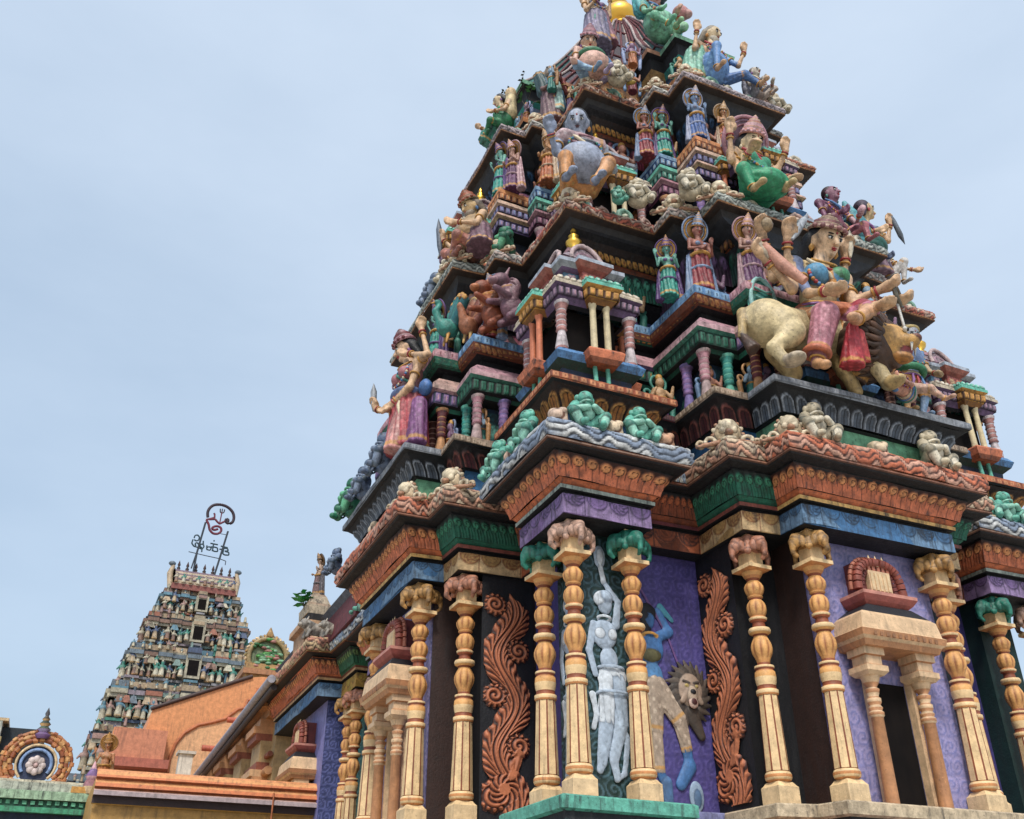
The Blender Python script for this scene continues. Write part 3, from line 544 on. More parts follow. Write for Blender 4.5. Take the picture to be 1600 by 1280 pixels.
for k, c in enumerate((c1, c2, c3, c4)):
    for n_, (x, y) in enumerate(cpos[k]):
        o = c if n_ == 0 else copy_tree(c, TW); o.location = (x, y, 0); o.rotation_euler.z = R((k * 37 + n_ * 53) % 7 - 3 + 90 * ((k + n_) % 4)); q_ = 1 + ((k * 5 + n_ * 3) % 5 - 2) * .012; o.scale = (q_, q_, 1)
# painted walls: lavender scrollwork beside the doors
for O_, U, nm in (((2.87, -.503, 0), (1, 0, 0), 0), ((-.503, 2 * CT - 2.87, 0), (0, -1, 0), 1)):
    m = MB(); panel_relief(m, O_, U, (0, 0, 1), 2 * CT - 5.74, 2.98, f_vine, (hx('9a94c4'), hx('5a68a8')), .02, .012); part(m, 'scroll_painted_wall', MC)
# scroll panels with a peacock at the foot
def f_scrollpanel(u, v, W, H, cols):
    x = (u - W / 2) / 1.12; ph = 2 * math.pi * v / 1.16 + .8; xc = .12 * np.sin(ph); sg = np.sign(np.cos(ph)) ; d = x - xc; ad = np.abs(d)
    tap = sstep(H, H - .35, v) * (.75 + .25 * sstep(0, .25, v)); wleaf = (.185 + .035 * np.abs(np.sin(v * 14 + 2 * np.sign(d)))) * tap; best = wleaf - ad
    ridg = np.sin(ad * 120 + .6 * np.sin(v * 12)); leaf = np.sin((v - ad * 1.7 + .03 * np.sin(ad * 40)) * 62) ; pat = np.where(ad < .075, ridg, leaf)
    for k in range(5):        # volutes in the hollows of the S
        vc = (k + .5) * .58 - .07; cx = -.16 * math.sin(2 * math.pi * vc / 1.16 + .8); r0 = .155 if k else .19; dx = (x - cx) * (1 if cx > 0 else -1); dy = v - vc; r = np.hypot(dx, dy); th = np.arctan2(dy, dx); dd = r0 + .01 * np.sin(th * 11) - r
        m_ = dd > 0; pat = np.where(m_, np.where(r < r0 * .72, np.sin(th + r * 92), np.sin(th * 13 + r * 30)), pat); pat = np.where(np.abs(dd - .012) < .008, -1, pat); best = np.maximum(best, dd)
    cx, cy = -.03, .30; r = np.hypot((x - cx) / 1.0, v - cy); dd = .17 - r; pat = np.where(dd > 0, np.where(r < .07, 1, np.sin(np.arctan2(v - cy, x - cx) * 10 + r * 70)), pat); best = np.maximum(best, dd); n_ = .05 - np.hypot(x - .06 - .08 * np.sin((v - .45) * 6), np.maximum(0, np.abs(v - .58) - .13)); pat = np.where(n_ > 0, 1, pat); best = np.maximum(best, n_)
    best = np.minimum(best, np.minimum(W / 2 - .005 - np.abs(u - W / 2), H - .01 - v)); h = np.where(best > 0, .3 + .4 * sstep(0, .06, best) + .2 * pat, 0); h = np.where(best > 0, np.maximum(h, .05), 0)
    C = mixc(np.broadcast_to(cols[0], u.shape + (3,)), cols[1], np.clip(pat * .55 + .4, 0, 1)); return h, mixc(C, hx('2a100a'), np.clip(sstep(-.25, -.8, pat) * .9, 0, 1))
for O_, U in (((2.196, .66, .08), (0, -1, 0)), ((-.06, 2.196, .08), (1, 0, 0))):
    m = MB(); panel_relief(m, O_, U, (0, 0, 1), .64, 2.75, f_scrollpanel, (hx('7f3a20'), hx('c4744a')), .008, .06, True); part(m, 'carved_scroll_panel', MC)
    for mm, col in ((1, DBROWN),):
        b = MB(); O3 = np.array(O_); U3 = np.array(U, float); Nn = np.cross(U3, (0, 0, 1)); V = [O3 - Nn * .0 + U3 * a + np.array((0, 0, z)) for a, z in ((-.02, -.1), (.7, -.1), (.7, 2.92), (-.02, 2.92))]; b.add(np.array(V) + Nn * .002, [[0, 1, 2, 3]], DARK); part(b, 'scroll_panel_ground', MC)
# cobra dancer reliefs on the corner bay
def cobra_lady(c1, c2):
    b = [cap((0, 0, 2.0), (0, 0, 1.9), .1, .07, c1), ell((0, 0, 1.93), (.09, .08, .12), c1), ell((-.02, 0, 1.99), (.12, .09, .1), c2),
         ell((-.02, 0, 1.58), (.155, .1, .17), c1), ell((-.08, -.06, 1.58), (.065, .06, .065), c2), ell((.06, -.06, 1.58), (.065, .06, .065), c2), ell((.02, 0, 1.3), (.11, .08, .14), c1),
         ell((.05, 0, 1.1), (.18, .1, .16), c2, None, .01), cap((.0, 0, 1.05), (-.05, 0, .62), .12, .1, c2, .01), cap((.1, 0, 1.05), (.12, 0, .6), .12, .1, c1, .01), cap((-.05, 0, .6), (-.12, 0, .2), .09, .06, c1), cap((.12, 0, .6), (.02, 0, .22), .09, .055, c1),
         cap((-.12, 0, .2), (-.15, -.02, .12), .05, .04, c1), cap((.02, 0, .22), (.05, -.02, .05), .05, .04, c1),
         cap((.13, 0, 1.7), (.17, 0, 1.98), .05, .04, c1), cap((.17, 0, 1.98), (.0, 0, 2.2), .04, .03, c1), cap((-.15, 0, 1.68), (-.22, 0, 1.38), .05, .04, c1), cap((-.22, 0, 1.38), (-.16, -.03, 1.12), .04, .035, c1),
         cap((.0, 0, 2.2), (-.04, 0, 2.42), .035, .03, c2), ell((-.04, 0, 2.5), (.075, .04, .14), c1), ell((-.04, -.03, 2.5), (.04, .03, .1), c2),
         cap((-.2, 0, .9), (-.16, 0, .7), .04, .03, c2), cap((-.16, 0, .7), (-.2, 0, .55), .03, .03, c2), cap((.2, 0, .45), (.14, 0, .1), .035, .03, c1), cap((.2, 0, .45), (.13, 0, .62), .035, .03, c1), cap((.14, 0, .1), (.04, 0, .03), .03, .025, c1),
         tor((-.02, -.02, 1.76), (0, .3, 1), .08, .018, c2), tor((.04, 0, 1.2), (0, .1, 1), .15, .02, c1), tor((.05, 0, .92), (0, .1, 1), .19, .018, c1)]
    m = MB(); sculpt(m, b, .010, .014, .5, .003, 1.0, hx('22344c'), 1.0, False); return m
for (x, y, rz) in ((.70, .40, 0), (.40, .70, -90)):
    m = cobra_lady(hx('a4b6ca'), hx('c8d2dc')); o = m.build('cobra_dancer_relief', TW, MC, (x, y, .22)); o.scale = (1.02, .38, 1); o.rotation_euler.z = R(rz)
for O_, U in (((.44, .417, .05), (1, 0, 0)), ((.417, 1.0, .05), (0, -1, 0))):
    m = MB(); panel_relief(m, O_, U, (0, 0, 1), .56, 2.9, f_vine, (MURALG, hx('4f7484')), .014, .014); part(m, 'vine_ground', MC)
# archer mural relief on the recess wall
def archer():
    S_ = hx('3a6ea8'); T_ = hx('a89684'); b = [ell((0, 0, 2.18), (.1, .08, .13), S_), ell((0, .02, 2.26), (.13, .09, .12), DARK), cap((-.02, .02, 2.2), (-.05, .03, 1.9), .1, .06, DARK), ell((.0, 0, 1.82), (.2, .1, .2), S_), ell((0, -.03, 1.74), (.15, .09, .09), hx('5d5a3a')),
        ell((.02, 0, 1.5), (.14, .09, .16), hx('4b83b8')), cap((.02, 0, 1.38), (.0, 0, .85), .14, .11, T_, .008), cap((.08, 0, 1.36), (.34, -.05, 1.0), .14, .11, T_, .008), cap((.34, -.05, 1.0), (.42, 0, .68), .1, .08, T_, .008), cap((.0, 0, .85), (.02, 0, .42), .1, .08, T_, .008),
        cap((.02, 0, .42), (.08, 0, .3), .06, .05, S_), cap((.42, 0, .68), (.44, 0, .5), .07, .06, S_), cap((.1, 0, 1.95), (.3, -.02, 2.05), .07, .06, S_), cap((.3, -.02, 2.05), (.16, 0, 2.3), .05, .04, S_), cap((-.2, 0, 1.9), (-.26, 0, 1.6), .06, .05, S_),
        cap((.22, 0, 2.1), (-.2, 0, 2.75), .02, .02, hx('6c4a86')), cap((.26, 0, 2.05), (.48, 0, 1.45), .018, .018, hx('6c4a86')), cap((.2, 0, 2.35), (.36, 0, 2.2), .05, .03, hx('3f8aa0')),
        cap((.44, 0, .5), (.3, 0, .3), .09, .07, S_), ell((.5, 0, .18), (.1, .05, .17), hx('8ba3bd')), ell((.5, -.03, .16), (.05, .05, .1), hx('4f6f94')), cap((.1, 0, .3), (.12, 0, .02), .08, .06, hx('4a6f9c')), tor((.0, -.02, 1.95), (0, .4, 1), .11, .02, GOLD)]
    m = MB(); sculpt(m, b, .013, .025, .3); return m
m = MB(); panel_relief(m, (1.03, .677, .0), (1, 0, 0), (0, 0, 1), 1.16, 2.99, f_vine, (PWALL, hx('5c5298')), .02, .008); part(m, 'painted_ground', MC)
o = archer().build('archer_relief', TW, MC, (1.42, .665, .02)); o.scale = (.95, .45, .98)
m = MB(); LM = hx('4a4038'); LF = hx('a08a78')
sculpt(m, [cap((math.cos(a) * .17, -.03, math.sin(a) * .22), (math.cos(a + .25) * .30, -.01, math.sin(a + .25) * .36), .05, .015, LM * (1.5 if k % 2 else .8)) for k, a in enumerate(np.linspace(0, 2 * math.pi, 22, endpoint=False))] + [ell((0, 0, 0), (.2, .06, .27), LM, None, .006), ell((0, -.05, .03), (.155, .10, .19), LF), ell((0, -.12, -.02), (.07, .07, .10), hx('b09c88')), tor((0, -.02, .0), (0, 1, 0), .2, .035, hx('2c241e')), cap((-.1, -.13, .12), (-.03, -.15, .1), .014, .01, LM), cap((.1, -.13, .12), (.03, -.15, .1), .014, .01, LM), cap((-.04, -.12, .02), (-.12, -.1, -.1), .04, .03, LF), cap((.04, -.12, .02), (.12, -.1, -.1), .04, .03, LF), ell((0, -.19, .0), (.035, .03, .025), DARK), ell((0, -.15, -.12), (.06, .05, .06), hx('d8b8a8')), ell((0, -.185, -.11), (.035, .03, .035), hx('4a1414')), ell((-.065, -.145, .07), (.024, .02, .014), hx('b09a5a')), ell((.065, -.145, .07), (.024, .02, .014), hx('b09a5a')), ell((-.12, -.02, .16), (.04, .04, .04), LM), ell((.12, -.02, .16), (.04, .04, .04), LM), cap((0, 0, -.2), (.12, 0, -.45), .1, .05, LM)], .010, .012, .4, 0, 1.0, DARK, 1.0, False)
o = m.build('lion_head_relief', TW, MC, (1.90, .65, 1.32)); o.scale = (1.05, .55, 1.05)
# door shrines between the central columns
def shrine(name='door_shrine'):
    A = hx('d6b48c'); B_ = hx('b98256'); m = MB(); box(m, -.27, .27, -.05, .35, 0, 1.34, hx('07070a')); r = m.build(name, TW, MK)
    for s in (-1, 1):
        m = MB(); pr = [(0, .075), (.9, .068), (.92, .085), (.95, .085), (.97, .065), (1.0, .08), (1.03, .06), (1.06, .078), (1.1, .078), (1.12, .055), (1.16, .07), (1.2, .08), (1.22, .05), (1.27, .085), (1.34, .11)]
        lathe(m, s * .37, -.22, [(q, z, A if k % 2 else B_) for k, (z, q) in enumerate(pr)], 12); stack(m, s * .37, -.22, [(1.34, .11, .11, A), (1.38, .15, .15, A), (1.44, .15, .15, B_), (1.46, .11, .11, A), (1.55, .11, .11, B_), (1.56, .14, .14, A), (1.64, .14, .14, A)])
        stack(m, s * .31, -.1, [(0, .03, .05, A), (1.6, .03, .05, A)]); m.build('colonette', r, MC)
    m = MB(); L = [(1.64, .54, .30, B_), (1.70, .56, .33, A), (1.73, .60, .36, B_), (1.80, .62, .38, A), (1.82, .58, .35, A), (1.99, .55, .33, A), (2.03, .5, .3, DARK), (2.15, .33, .22, DARK)]
    for (z0, a0, b0, c0), (z1, a1, b1, _) in zip(L[:-1], L[1:]): frustum(m, 0, -.12, z0, z1, a0, b0, a1, b1, c0)
    for k in range(11): box(m, -.45 + k * .088, -.41 + k * .088, -.495, -.47, 1.735, 1.79, B_ * .6)
    m.build('lintel', r, MC)
    PR = hx('a8554a'); m = MB(); stack(m, 0, -.1, [(2.15, .30, .2, PR), (2.2, .36, .26, PR), (2.26, .40, .3, hx('c08070')), (2.30, .40, .3, PR), (2.31, .34, .25, PR)]); n = 18
    for q, (rx_, rz_, t_, cc) in enumerate(((.33, .40, .06, hx('8f4434')), (.25, .31, .045, hx('6a2a24')), (.38, .46, .03, hx('a8624a')))):
        for k in range(n):
            a0 = math.pi * k / n; a1 = math.pi * (k + .8) / n
            tube(m, [(math.copysign(abs(math.cos(a)) ** .7, math.cos(a)) * rx_, -.26 + .03 * q, 2.31 + math.sin(a) ** .7 * rz_ if math.sin(a) > 0 else 2.31) for a in (a0, (a0 + a1) / 2, a1)], t_, cc * (1 if k % 2 else .8), 6)
    for k in range(7): box(m, -.22 + k * .07, -.18 + k * .07, -.28, -.24, 2.6, 2.66, hx('a8624a'))
    box(m, -.26, .26, -.22, .1, 2.3, 2.72, hx('70302c')); m.build('hood', r, MC)
    m = MB(); box(m, -.16, .16, -.285, -.2, 2.34, 2.6, A)
    for k in range(5): box(m, -.14 + k * .06, -.1 + k * .06, -.295, -.28, 2.36, 2.57, CREAM)
    for k in range(3): lathe(m, -.1 + k * .1, -.27, [(.02, 2.66, CREAM), (.025, 2.7, CREAM), (.01, 2.73, CREAM), (.016, 2.75, CREAM), (.002, 2.8, CREAM)], 8)
    m.build('tablet', r, MC); return r
s1 = shrine(); s1.location = (3.74, -.5, 0); s2 = copy_tree(s1, TW); s2.location = (-.5, 3.8, 0); s2.rotation_euler.z = R(-90)
# ------------------------------------------------------------------ first tier above the eave
B1 = plan(.05, 1.3, .42, 2.0, -.45, 2.5, -.98)
m = MB(); ring(m, B1, [(-.05, 3.9), (-.05, 4.38), (.0, 4.4)], [D(hx('2f5f86'), DARK, hx('2f6a9a'), hx('6fae86')), DARK])
ring(m, B1, [(.19, 4.635), (.24, 4.65), (.245, 4.745), (.2, 4.77), (-.9, 4.775)], [DARK, D(hx('b9663c'), MAROON, hx('b39a86'), hx('8f949c')), D(ORG2, MAROON, CREAM, GREY), D(ORG2 * .8, SLATE, TAN, GREY * .8)]); part(m, 'tier_ledge')
m = MB(); edge_relief(m, B1, [(.0, 4.40), (.03, 4.48), (.1, 4.57), (.19, 4.64)], f_petal, .2, .035, D((hx('b5702c'), hx('2a120c'), hx('d09040')), (MAROON, DARK, RUST), (hx('57212a'), hx('150a10'), hx('8a4a42')), (hx('56606e'), hx('10141c'), hx('9aa2ae'))), VIS, 16, 14); part(m, 'petal_frieze')
m = MB(); edge_relief(m, B1, [(.25, 4.66), (.25, 4.735)], f_dent, .09, .006, D((hx('cf8a5c'), hx('8e4526'), hx('8e4526')), (MAROON, DARK, DARK), (hx('b9a48e'), hx('8a7460'), hx('6a5240')), (hx('8f949c'), hx('777d88'), hx('6c7280'))), VIS, 8, 5); part(m, 'ledge_dentils')
B2 = plan(.72, None, None, 1.85, -.42, 2.42, -.78)
def body(z0, pl, wall, stackz, cols, rows, names='cornice'):
    pass
WD = hx('1a2333')
m = MB(); ring(m, B2, [(-.3, 4.75), (-.3, 5.48)], [D(hx('2a3f58'), DARK, hx('24405e'), hx('223450'))])
edge_relief(m, B2, [(-.297, 4.82), (-.297, 5.42)], f_rosette, .36, .05, D((hx('4a6a94'), DARK, PINK), 0, (hx('2f5f6a'), DARK, LTEAL), (hx('3a5a8a'), DARK, LTEAL)), VIS9, 20, 20)
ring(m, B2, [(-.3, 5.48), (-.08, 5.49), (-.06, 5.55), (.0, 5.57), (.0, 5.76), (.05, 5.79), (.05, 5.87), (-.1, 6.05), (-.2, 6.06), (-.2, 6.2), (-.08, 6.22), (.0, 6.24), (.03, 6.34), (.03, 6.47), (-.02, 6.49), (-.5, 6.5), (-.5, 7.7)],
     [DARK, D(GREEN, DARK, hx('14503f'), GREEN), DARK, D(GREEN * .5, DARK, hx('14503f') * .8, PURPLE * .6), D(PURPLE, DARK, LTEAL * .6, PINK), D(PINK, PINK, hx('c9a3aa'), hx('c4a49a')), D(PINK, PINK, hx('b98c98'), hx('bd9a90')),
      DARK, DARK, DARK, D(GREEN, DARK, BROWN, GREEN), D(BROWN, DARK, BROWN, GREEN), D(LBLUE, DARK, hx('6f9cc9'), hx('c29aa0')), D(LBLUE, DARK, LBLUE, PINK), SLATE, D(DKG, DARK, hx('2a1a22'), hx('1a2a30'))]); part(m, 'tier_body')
m = MB()
edge_relief(m, B2, [(.004, 5.58), (.004, 5.75)], f_dent, .12, .02, D((hx('1d6b55'), DARK, GOLD), (GREEN, DARK, GOLD), (hx('1f6a54'), hx('06201c'), hx('0a2c26')), (PURPLE, NAVY, PINK)), VIS9, 8, 6)
edge_relief(m, B2, [(.03, 6.345), (.03, 6.46)], f_dent, .15, .012, D((LBLUE, BLUE, NAVY), (GREEN, DARK, GOLD), (hx('86aed2'), hx('4f7fb0'), NAVY), (PINK, ROSE, MAROON)), VIS9, 8, 6)
edge_relief(m, B2, [(-.04, 6.225), (.02, 6.33)], f_bead, .09, .02, D((GOLD, DARK, RUST), (GREEN, DARK, GOLD), (hx('a8733c'), hx('3a1d12'), RUST), (hx('3f7a60'), DKG, GOLD)), VIS9, 8, 6)
part(m, 'dentil_course')
m = MB(); edge_relief(m, B2, [(-.46, 7.05), (-.42, 7.3), (-.3, 7.5)], f_tongue, .2, .05, D((GREEN, DARK, hx('2a7a66')), (GREEN, DARK, TEAL), (hx('4a2a4a'), DARK, PURPLE), (hx('1c4a44'), DARK, GREEN)), VIS9, 12, 12)
edge_relief(m, B2, [(-.497, 6.52), (-.497, 7.0)], f_rosette, .42, .05, D((hx('4c5f9c'), DARK, hx('a08ac0')), (GREEN, DARK, TEAL), (hx('8a4054'), hx('140c14'), hx('d09aa4')), (hx('3f6f9a'), DARK, LBLUE)), VIS9, 24, 24); part(m, 'niche_wall_carving')
P1 = plan(.36, None, None, 1.83, -.1, 2.28, -.63)
def eave(P, Pw, ow, z, cw, nm, per=.22, hgt=.14, fc=None):
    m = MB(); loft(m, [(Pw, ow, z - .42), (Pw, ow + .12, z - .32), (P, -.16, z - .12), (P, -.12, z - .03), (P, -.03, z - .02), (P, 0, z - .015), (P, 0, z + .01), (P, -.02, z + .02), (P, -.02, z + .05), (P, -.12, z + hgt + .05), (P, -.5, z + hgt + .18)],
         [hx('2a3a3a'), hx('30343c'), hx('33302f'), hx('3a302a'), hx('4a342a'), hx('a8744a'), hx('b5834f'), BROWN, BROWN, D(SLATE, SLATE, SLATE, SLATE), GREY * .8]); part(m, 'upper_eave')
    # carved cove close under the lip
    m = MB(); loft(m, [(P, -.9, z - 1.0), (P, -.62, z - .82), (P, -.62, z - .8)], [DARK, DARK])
    fcc = fc or D((hx('2a8a70'), hx('071c1a'), hx('5ab89c')), 0, (hx('84406e'), hx('150a14'), hx('b87a98')), (hx('2a8068'), hx('071c1a'), hx('5ab09a')))
    edge_relief(m, P, [(-.62, z - .8), (-.60, z - .6), (-.52, z - .42)], f_tongue, .17, .05, fcc, VIS9, 12, 14)
    edge_relief(m, P, [(-.48, z - .36), (-.40, z - .26)], f_bead, .1, .03, D((GOLD, DARK, RUST), 0, (hx('a8733c'), DARK, GOLD), (hx('8a5a3a'), DARK, GOLD)), VIS9, 8, 6); ring(m, P, [(-.53, z - .42), (-.5, z - .37), (-.48, z - .36)], [BROWN, RUST]); ring(m, P, [(-.40, z - .26), (-.32, z - .18), (-.17, z - .12)], [hx('2a1c18'), DARK]); part(m, 'carved_cove')
    m = MB(); edge_relief(m, P, [(-.02, z + .035), (.005, z + .08), (-.02, z + .03 + hgt), (-.1, z + .07 + hgt)], f_wave, per, .03, cw, VIS9, 14, 12); part(m, 'eave_scrollwork')
    m = MB(); edge_relief(m, P, [(-.002, z - .012), (.004, z + .012)], f_bead, .06, .012, (hx('b5834f'), hx('5a2c1c'), hx('b5834f')), VIS9, 4, 3); part(m, 'eave_beading')
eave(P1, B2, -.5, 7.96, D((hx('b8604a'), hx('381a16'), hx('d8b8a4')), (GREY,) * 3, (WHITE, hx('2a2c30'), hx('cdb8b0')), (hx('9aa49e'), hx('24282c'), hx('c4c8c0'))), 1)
# small spiral columns of the upper tiers
def small_col(c1, c2, H, name='baluster_column'):
    m = MB(); pr = []
    for k in range(9): z = H * (.42 + k * .055); pr += [(.075 - .01 * (k % 2), z, c1 if k % 2 else c2), (.062, z + H * .03, c2)]
    lathe(m, 0, 0, [(.085, 0, c2), (.085, H * .05, c1), (.09, H * .08, c1), (.055, H * .36, c1), (.05, H * .40, c2)] + pr + [(.09, H * .94, c1), (.1, H, c1)], 12); return m
CW = {}
def place_cols(lst, z, H, pals):
    for n_, (x, y) in enumerate(lst):
        k = (n_ * 7 + int(z * 3)) % len(pals); key = (k, H)
        if key not in CW: o = CW[key] = small_col(*pals[k], H).build('baluster_column', TW, MP)
        else: o = copy_tree(CW[key], TW)
        o.location = (x, y, z)
PALS = [(hx('c99a8a'), hx('6b3a30')), (LTEAL, TEAL), (hx('7a6aa8'), PURPLE), (hx('bf8a5a'), MAROON), (hx('b9a0a0'), ROSE)]
fr = [(1.95, -.30), (2.30, -.32), (2.52, -.62), (2.9, -.62), (1.95, .1)]
place_cols(fr + [(y, x) for x, y in fr] + [(2 * CT - x, y) for x, y in fr[:4]], 4.77, .74, PALS)
# corner pavilions
def pavilion():
    r = bpy.data.objects.new('corner_pavilion', None); COL.objects.link(r); r.parent = TW
    Bl = hx('4f86bd'); Cr = hx('cbbda6'); Pu = hx('6a5378'); Co = hx('c9714a')
    m = MB(); stack(m, 0, 0, [(0, .48, .48, NAVY), (.25, .5, .5, DKG), (.33, .6, .6, Bl * .8), (.42, .64, .64, Bl), (.5, .58, .58, LBLUE)])
    for dx, dy in ((0, -1), (-1, 0), (1, 0), (0, 1)):
        ax, ay = (.2, .13) if dx == 0 else (.13, .2); cx, cy = dx * .62, dy * .62
        stack(m, cx, cy, [(.3, ax * .9, ay * .9, Co * .5), (.36, ax * 1.15, ay * 1.15, Co), (.46, ax * 1.3, ay * 1.3, Co), (.5, ax * 1.1, ay * 1.1, Co)])
        for s in (-1, 1): lathe(m, cx + (s * .09 if dx == 0 else 0), cy + (s * .09 if dy == 0 else 0), [(.03, 0, LTEAL), (.03, .32, LTEAL)], 8)
    m.build('base', r, MP)
    m = MB(); box(m, -.36, .36, -.36, .36, .5, 1.26, hx('10131e')); m.build('cella', r, MK)
    for sx in (-1, 1):
        for sy in (-1, 1): o = small_col(hx('cfc4c8'), hx('b07c78'), .74, 'c').build('corner_column', r, MP); o.location = (sx * .5, sy * .5, .5)
    for dx, dy in ((0, -1), (-1, 0), (1, 0)):
        for s in (-1, 1):
            m = MB(); cc = hx('cfbf98') if dy else hx('c9714a'); lathe(m, dx * .62 + (s * .1 if dx == 0 else 0), dy * .62 + (s * .1 if dy == 0 else 0), [(.05, .5, cc), (.045, .6, cc), (.042, 1.18, cc), (.06, 1.26, cc)], 10); m.build('post', r, MC)
    Q = plan(-.60, None, None, -.24, -.74, -.21, -.75, 0)
    def sq(a, b, w_): return (np.array([(-a, -a), (-w_, -a), (-w_, -b), (w_, -b), (w_, -a), (a, -a), (a, -w_), (b, -w_), (b, w_), (a, w_), (a, a), (w_, a), (w_, b), (-w_, b), (-w_, a), (-a, a), (-a, w_), (-b, w_), (-b, -w_), (-a, -w_)], float), 'KCCCKKCCCKKCCCKKCCCK')
    q1 = sq(.6, .74, .22); m = MB()
    ring(m, q1, [(-.15, 1.22), (-.08, 1.24), (-.02, 1.3), (.0, 1.44), (.05, 1.47), (.05, 1.52), (-.02, 1.6), (-.25, 1.62)], [DARK, D(Pu, Pu, Pu, hx('8a5a20')), D(Pu, Pu, Pu, GOLD), D(Pu, 0, 0, GOLD), D(Cr, 0, 0, LTEAL), D(Cr, 0, 0, LTEAL), D(Cr, 0, 0, LTEAL * .7)])
    edge_relief(m, q1, [(-.0, 1.31), (.01, 1.43)], f_dent, .1, .03, D((hx('8f7590'), hx('22182c'), PINK), 0, 0, (GOLD, hx('4a2a10'), ORG2)), None, 8, 6)
    edge_relief(m, q1, [(.03, 1.52), (.0, 1.6)], f_bead, .09, .03, D((Cr, hx('6a5a50'), WHITE), 0, 0, (LTEAL, GREEN, WHITE)), None, 8, 6); m.build('entablature', r, MP)
    q2 = sq(.40, .50, .17); m = MB(); ring(m, q2, [(-.02, 1.6), (-.02, 1.88), (.04, 1.92), (.10, 1.98), (.10, 2.04), (.02, 2.1), (-.3, 2.11)], [D(MAROON, 0, 0, hx('8a3f38')), D(Pu, 0, 0, hx('a8554a')), D(GREY, 0, 0, hx('b0685a')), hx('a9b2c0'), D(hx('a9b2c0'), 0, 0, hx('d0b8b0')), SLATE])
    edge_relief(m, q2, [(-.01, 1.66), (-.01, 1.86)], f_rosette, .18, .03, D((hx('3f6a86'), DARK, PINK), 0, 0, (hx('a8554a'), DARK, CREAM)), None, 14, 14); m.build('attic', r, MP)
    m = MB()
    for z0, z1, a0, a1, c in ((2.1, 2.2, .36, .34, ROSE), (2.2, 2.32, .36, .27, hx('9d8f9a')), (2.32, 2.46, .27, .16, hx('8f8290')), (2.46, 2.52, .18, .18, PINK), (2.52, 2.6, .14, .08, ROSE)): frustum(m, 0, 0, z0, z1, a0, a0, a1, a1, c)
    for dx, dy in ((0, -1), (-1, 0), (1, 0), (0, 1)):
        u = np.array((-dy, dx, 0.)); n_ = np.array((dx, dy, 0.)); 
        for q, cc, t in ((1, hx('bfa8a8'), .035), (.6, hx('9a7a8a'), .03)): tube(m, [n_ * (.39 - .1 * math.sin(a)) + u * math.cos(a) * abs(math.cos(a)) ** .25 * .24 * q + np.array((0, 0, 2.14 + math.sin(a) ** 1 * .36 * q)) for a in np.linspace(0, math.pi, 13)], t, cc, 5)
        V = [n_ * (.37 - .1 * math.sin(a)) + u * math.cos(a) * .22 + np.array((0, 0, 2.14 + math.sin(a) * .33)) for a in np.linspace(math.pi, 0, 11)]; m.add(V, [list(range(11))], hx('b8a4ae')); m.add(V, [list(range(11))[::-1]], hx('b8a4ae'))
    m.build('roof', r, MP)
    m = MB(); lathe(m, 0, 0, [(.05, 2.58, GOLD), (.10, 2.62, GOLD), (.05, 2.66, GOLD), (.11, 2.74, GOLD), (.12, 2.79, GOLD), (.06, 2.86, GOLD), (.08, 2.9, GOLD), (.03, 2.95, GOLD), (.045, 3.0, GOLD), (.005, 3.1, GOLD)], 14); m.build('finial', r, MG)
    return r
pv = pavilion(); pv.location = (.60, .60, 4.77)
for x, y, z, s, rz in ((2 * CT - .60, .60, 4.77, 1, 0), (.60, 2 * CT - .60, 4.77, 1, 0), (1.75, 1.75, 8.3, .98, 0), (2 * CT - 1.75, 1.75, 8.3, .98, 0), (1.75, 2 * CT - 1.75, 8.3, .98, 0), (3.82, .42, 8.5, .9, 0), (.42, 3.82, 8.5, .9, 0), (3.82, -.15, 4.9, .98, 0), (-.15, 3.82, 4.9, .98, 0)):
    o = copy_tree(pv, TW); o.location = (x, y, z); o.scale = (s,) * 3
# ------------------------------------------------------------------ second tier
B4 = plan(1.75, None, None, 2.47, .93, 2.8, .36)
m = MB(); ring(m, B4, [(.2, 8.0), (.15, 8.42), (-.2, 8.43), (-.22, 9.45), (-.02, 9.5), (.0, 9.7), (.06, 9.73), (.05, 9.78), (-.12, 9.84), (-.02, 9.86), (.0, 9.98), (.05, 10.0), (.04, 10.08), (-.12, 10.14), (-.02, 10.17), (.02, 10.28), (.02, 10.36), (-.45, 10.38), (-.45, 11.5)],
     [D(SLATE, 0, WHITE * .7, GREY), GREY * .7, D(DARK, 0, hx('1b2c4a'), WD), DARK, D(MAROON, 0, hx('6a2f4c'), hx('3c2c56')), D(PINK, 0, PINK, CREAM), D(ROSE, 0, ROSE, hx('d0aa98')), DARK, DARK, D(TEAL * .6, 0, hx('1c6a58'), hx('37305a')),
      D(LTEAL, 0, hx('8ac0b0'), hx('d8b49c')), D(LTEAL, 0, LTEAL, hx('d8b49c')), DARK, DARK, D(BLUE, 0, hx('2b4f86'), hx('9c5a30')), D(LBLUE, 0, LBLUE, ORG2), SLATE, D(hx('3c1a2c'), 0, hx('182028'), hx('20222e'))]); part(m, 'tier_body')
m = MB()
for pz, cs in ((9.6, D((ROSE, MAROON, DARK), 0, (hx('a06a86'), hx('3c1a30'), PINK), (hx('8a80b0'), hx('241c3a'), PINK))), (9.92, D((LTEAL, DKG, DARK), 0, (hx('4fa08c'), hx('0f3a34'), WHITE), (hx('8a80b0'), hx('241c3a'), LBLUE))), (10.22, D((LBLUE, NAVY, DARK), 0, (LBLUE, hx('16284a'), WHITE), (ORG2, hx('5a2a18'), CREAM)))):
    edge_relief(m, B4, [(-.0, pz - .07), (.005, pz + .06)], f_dent, .11, .02, cs, VIS9, 8, 6)
part(m, 'dentil_course')
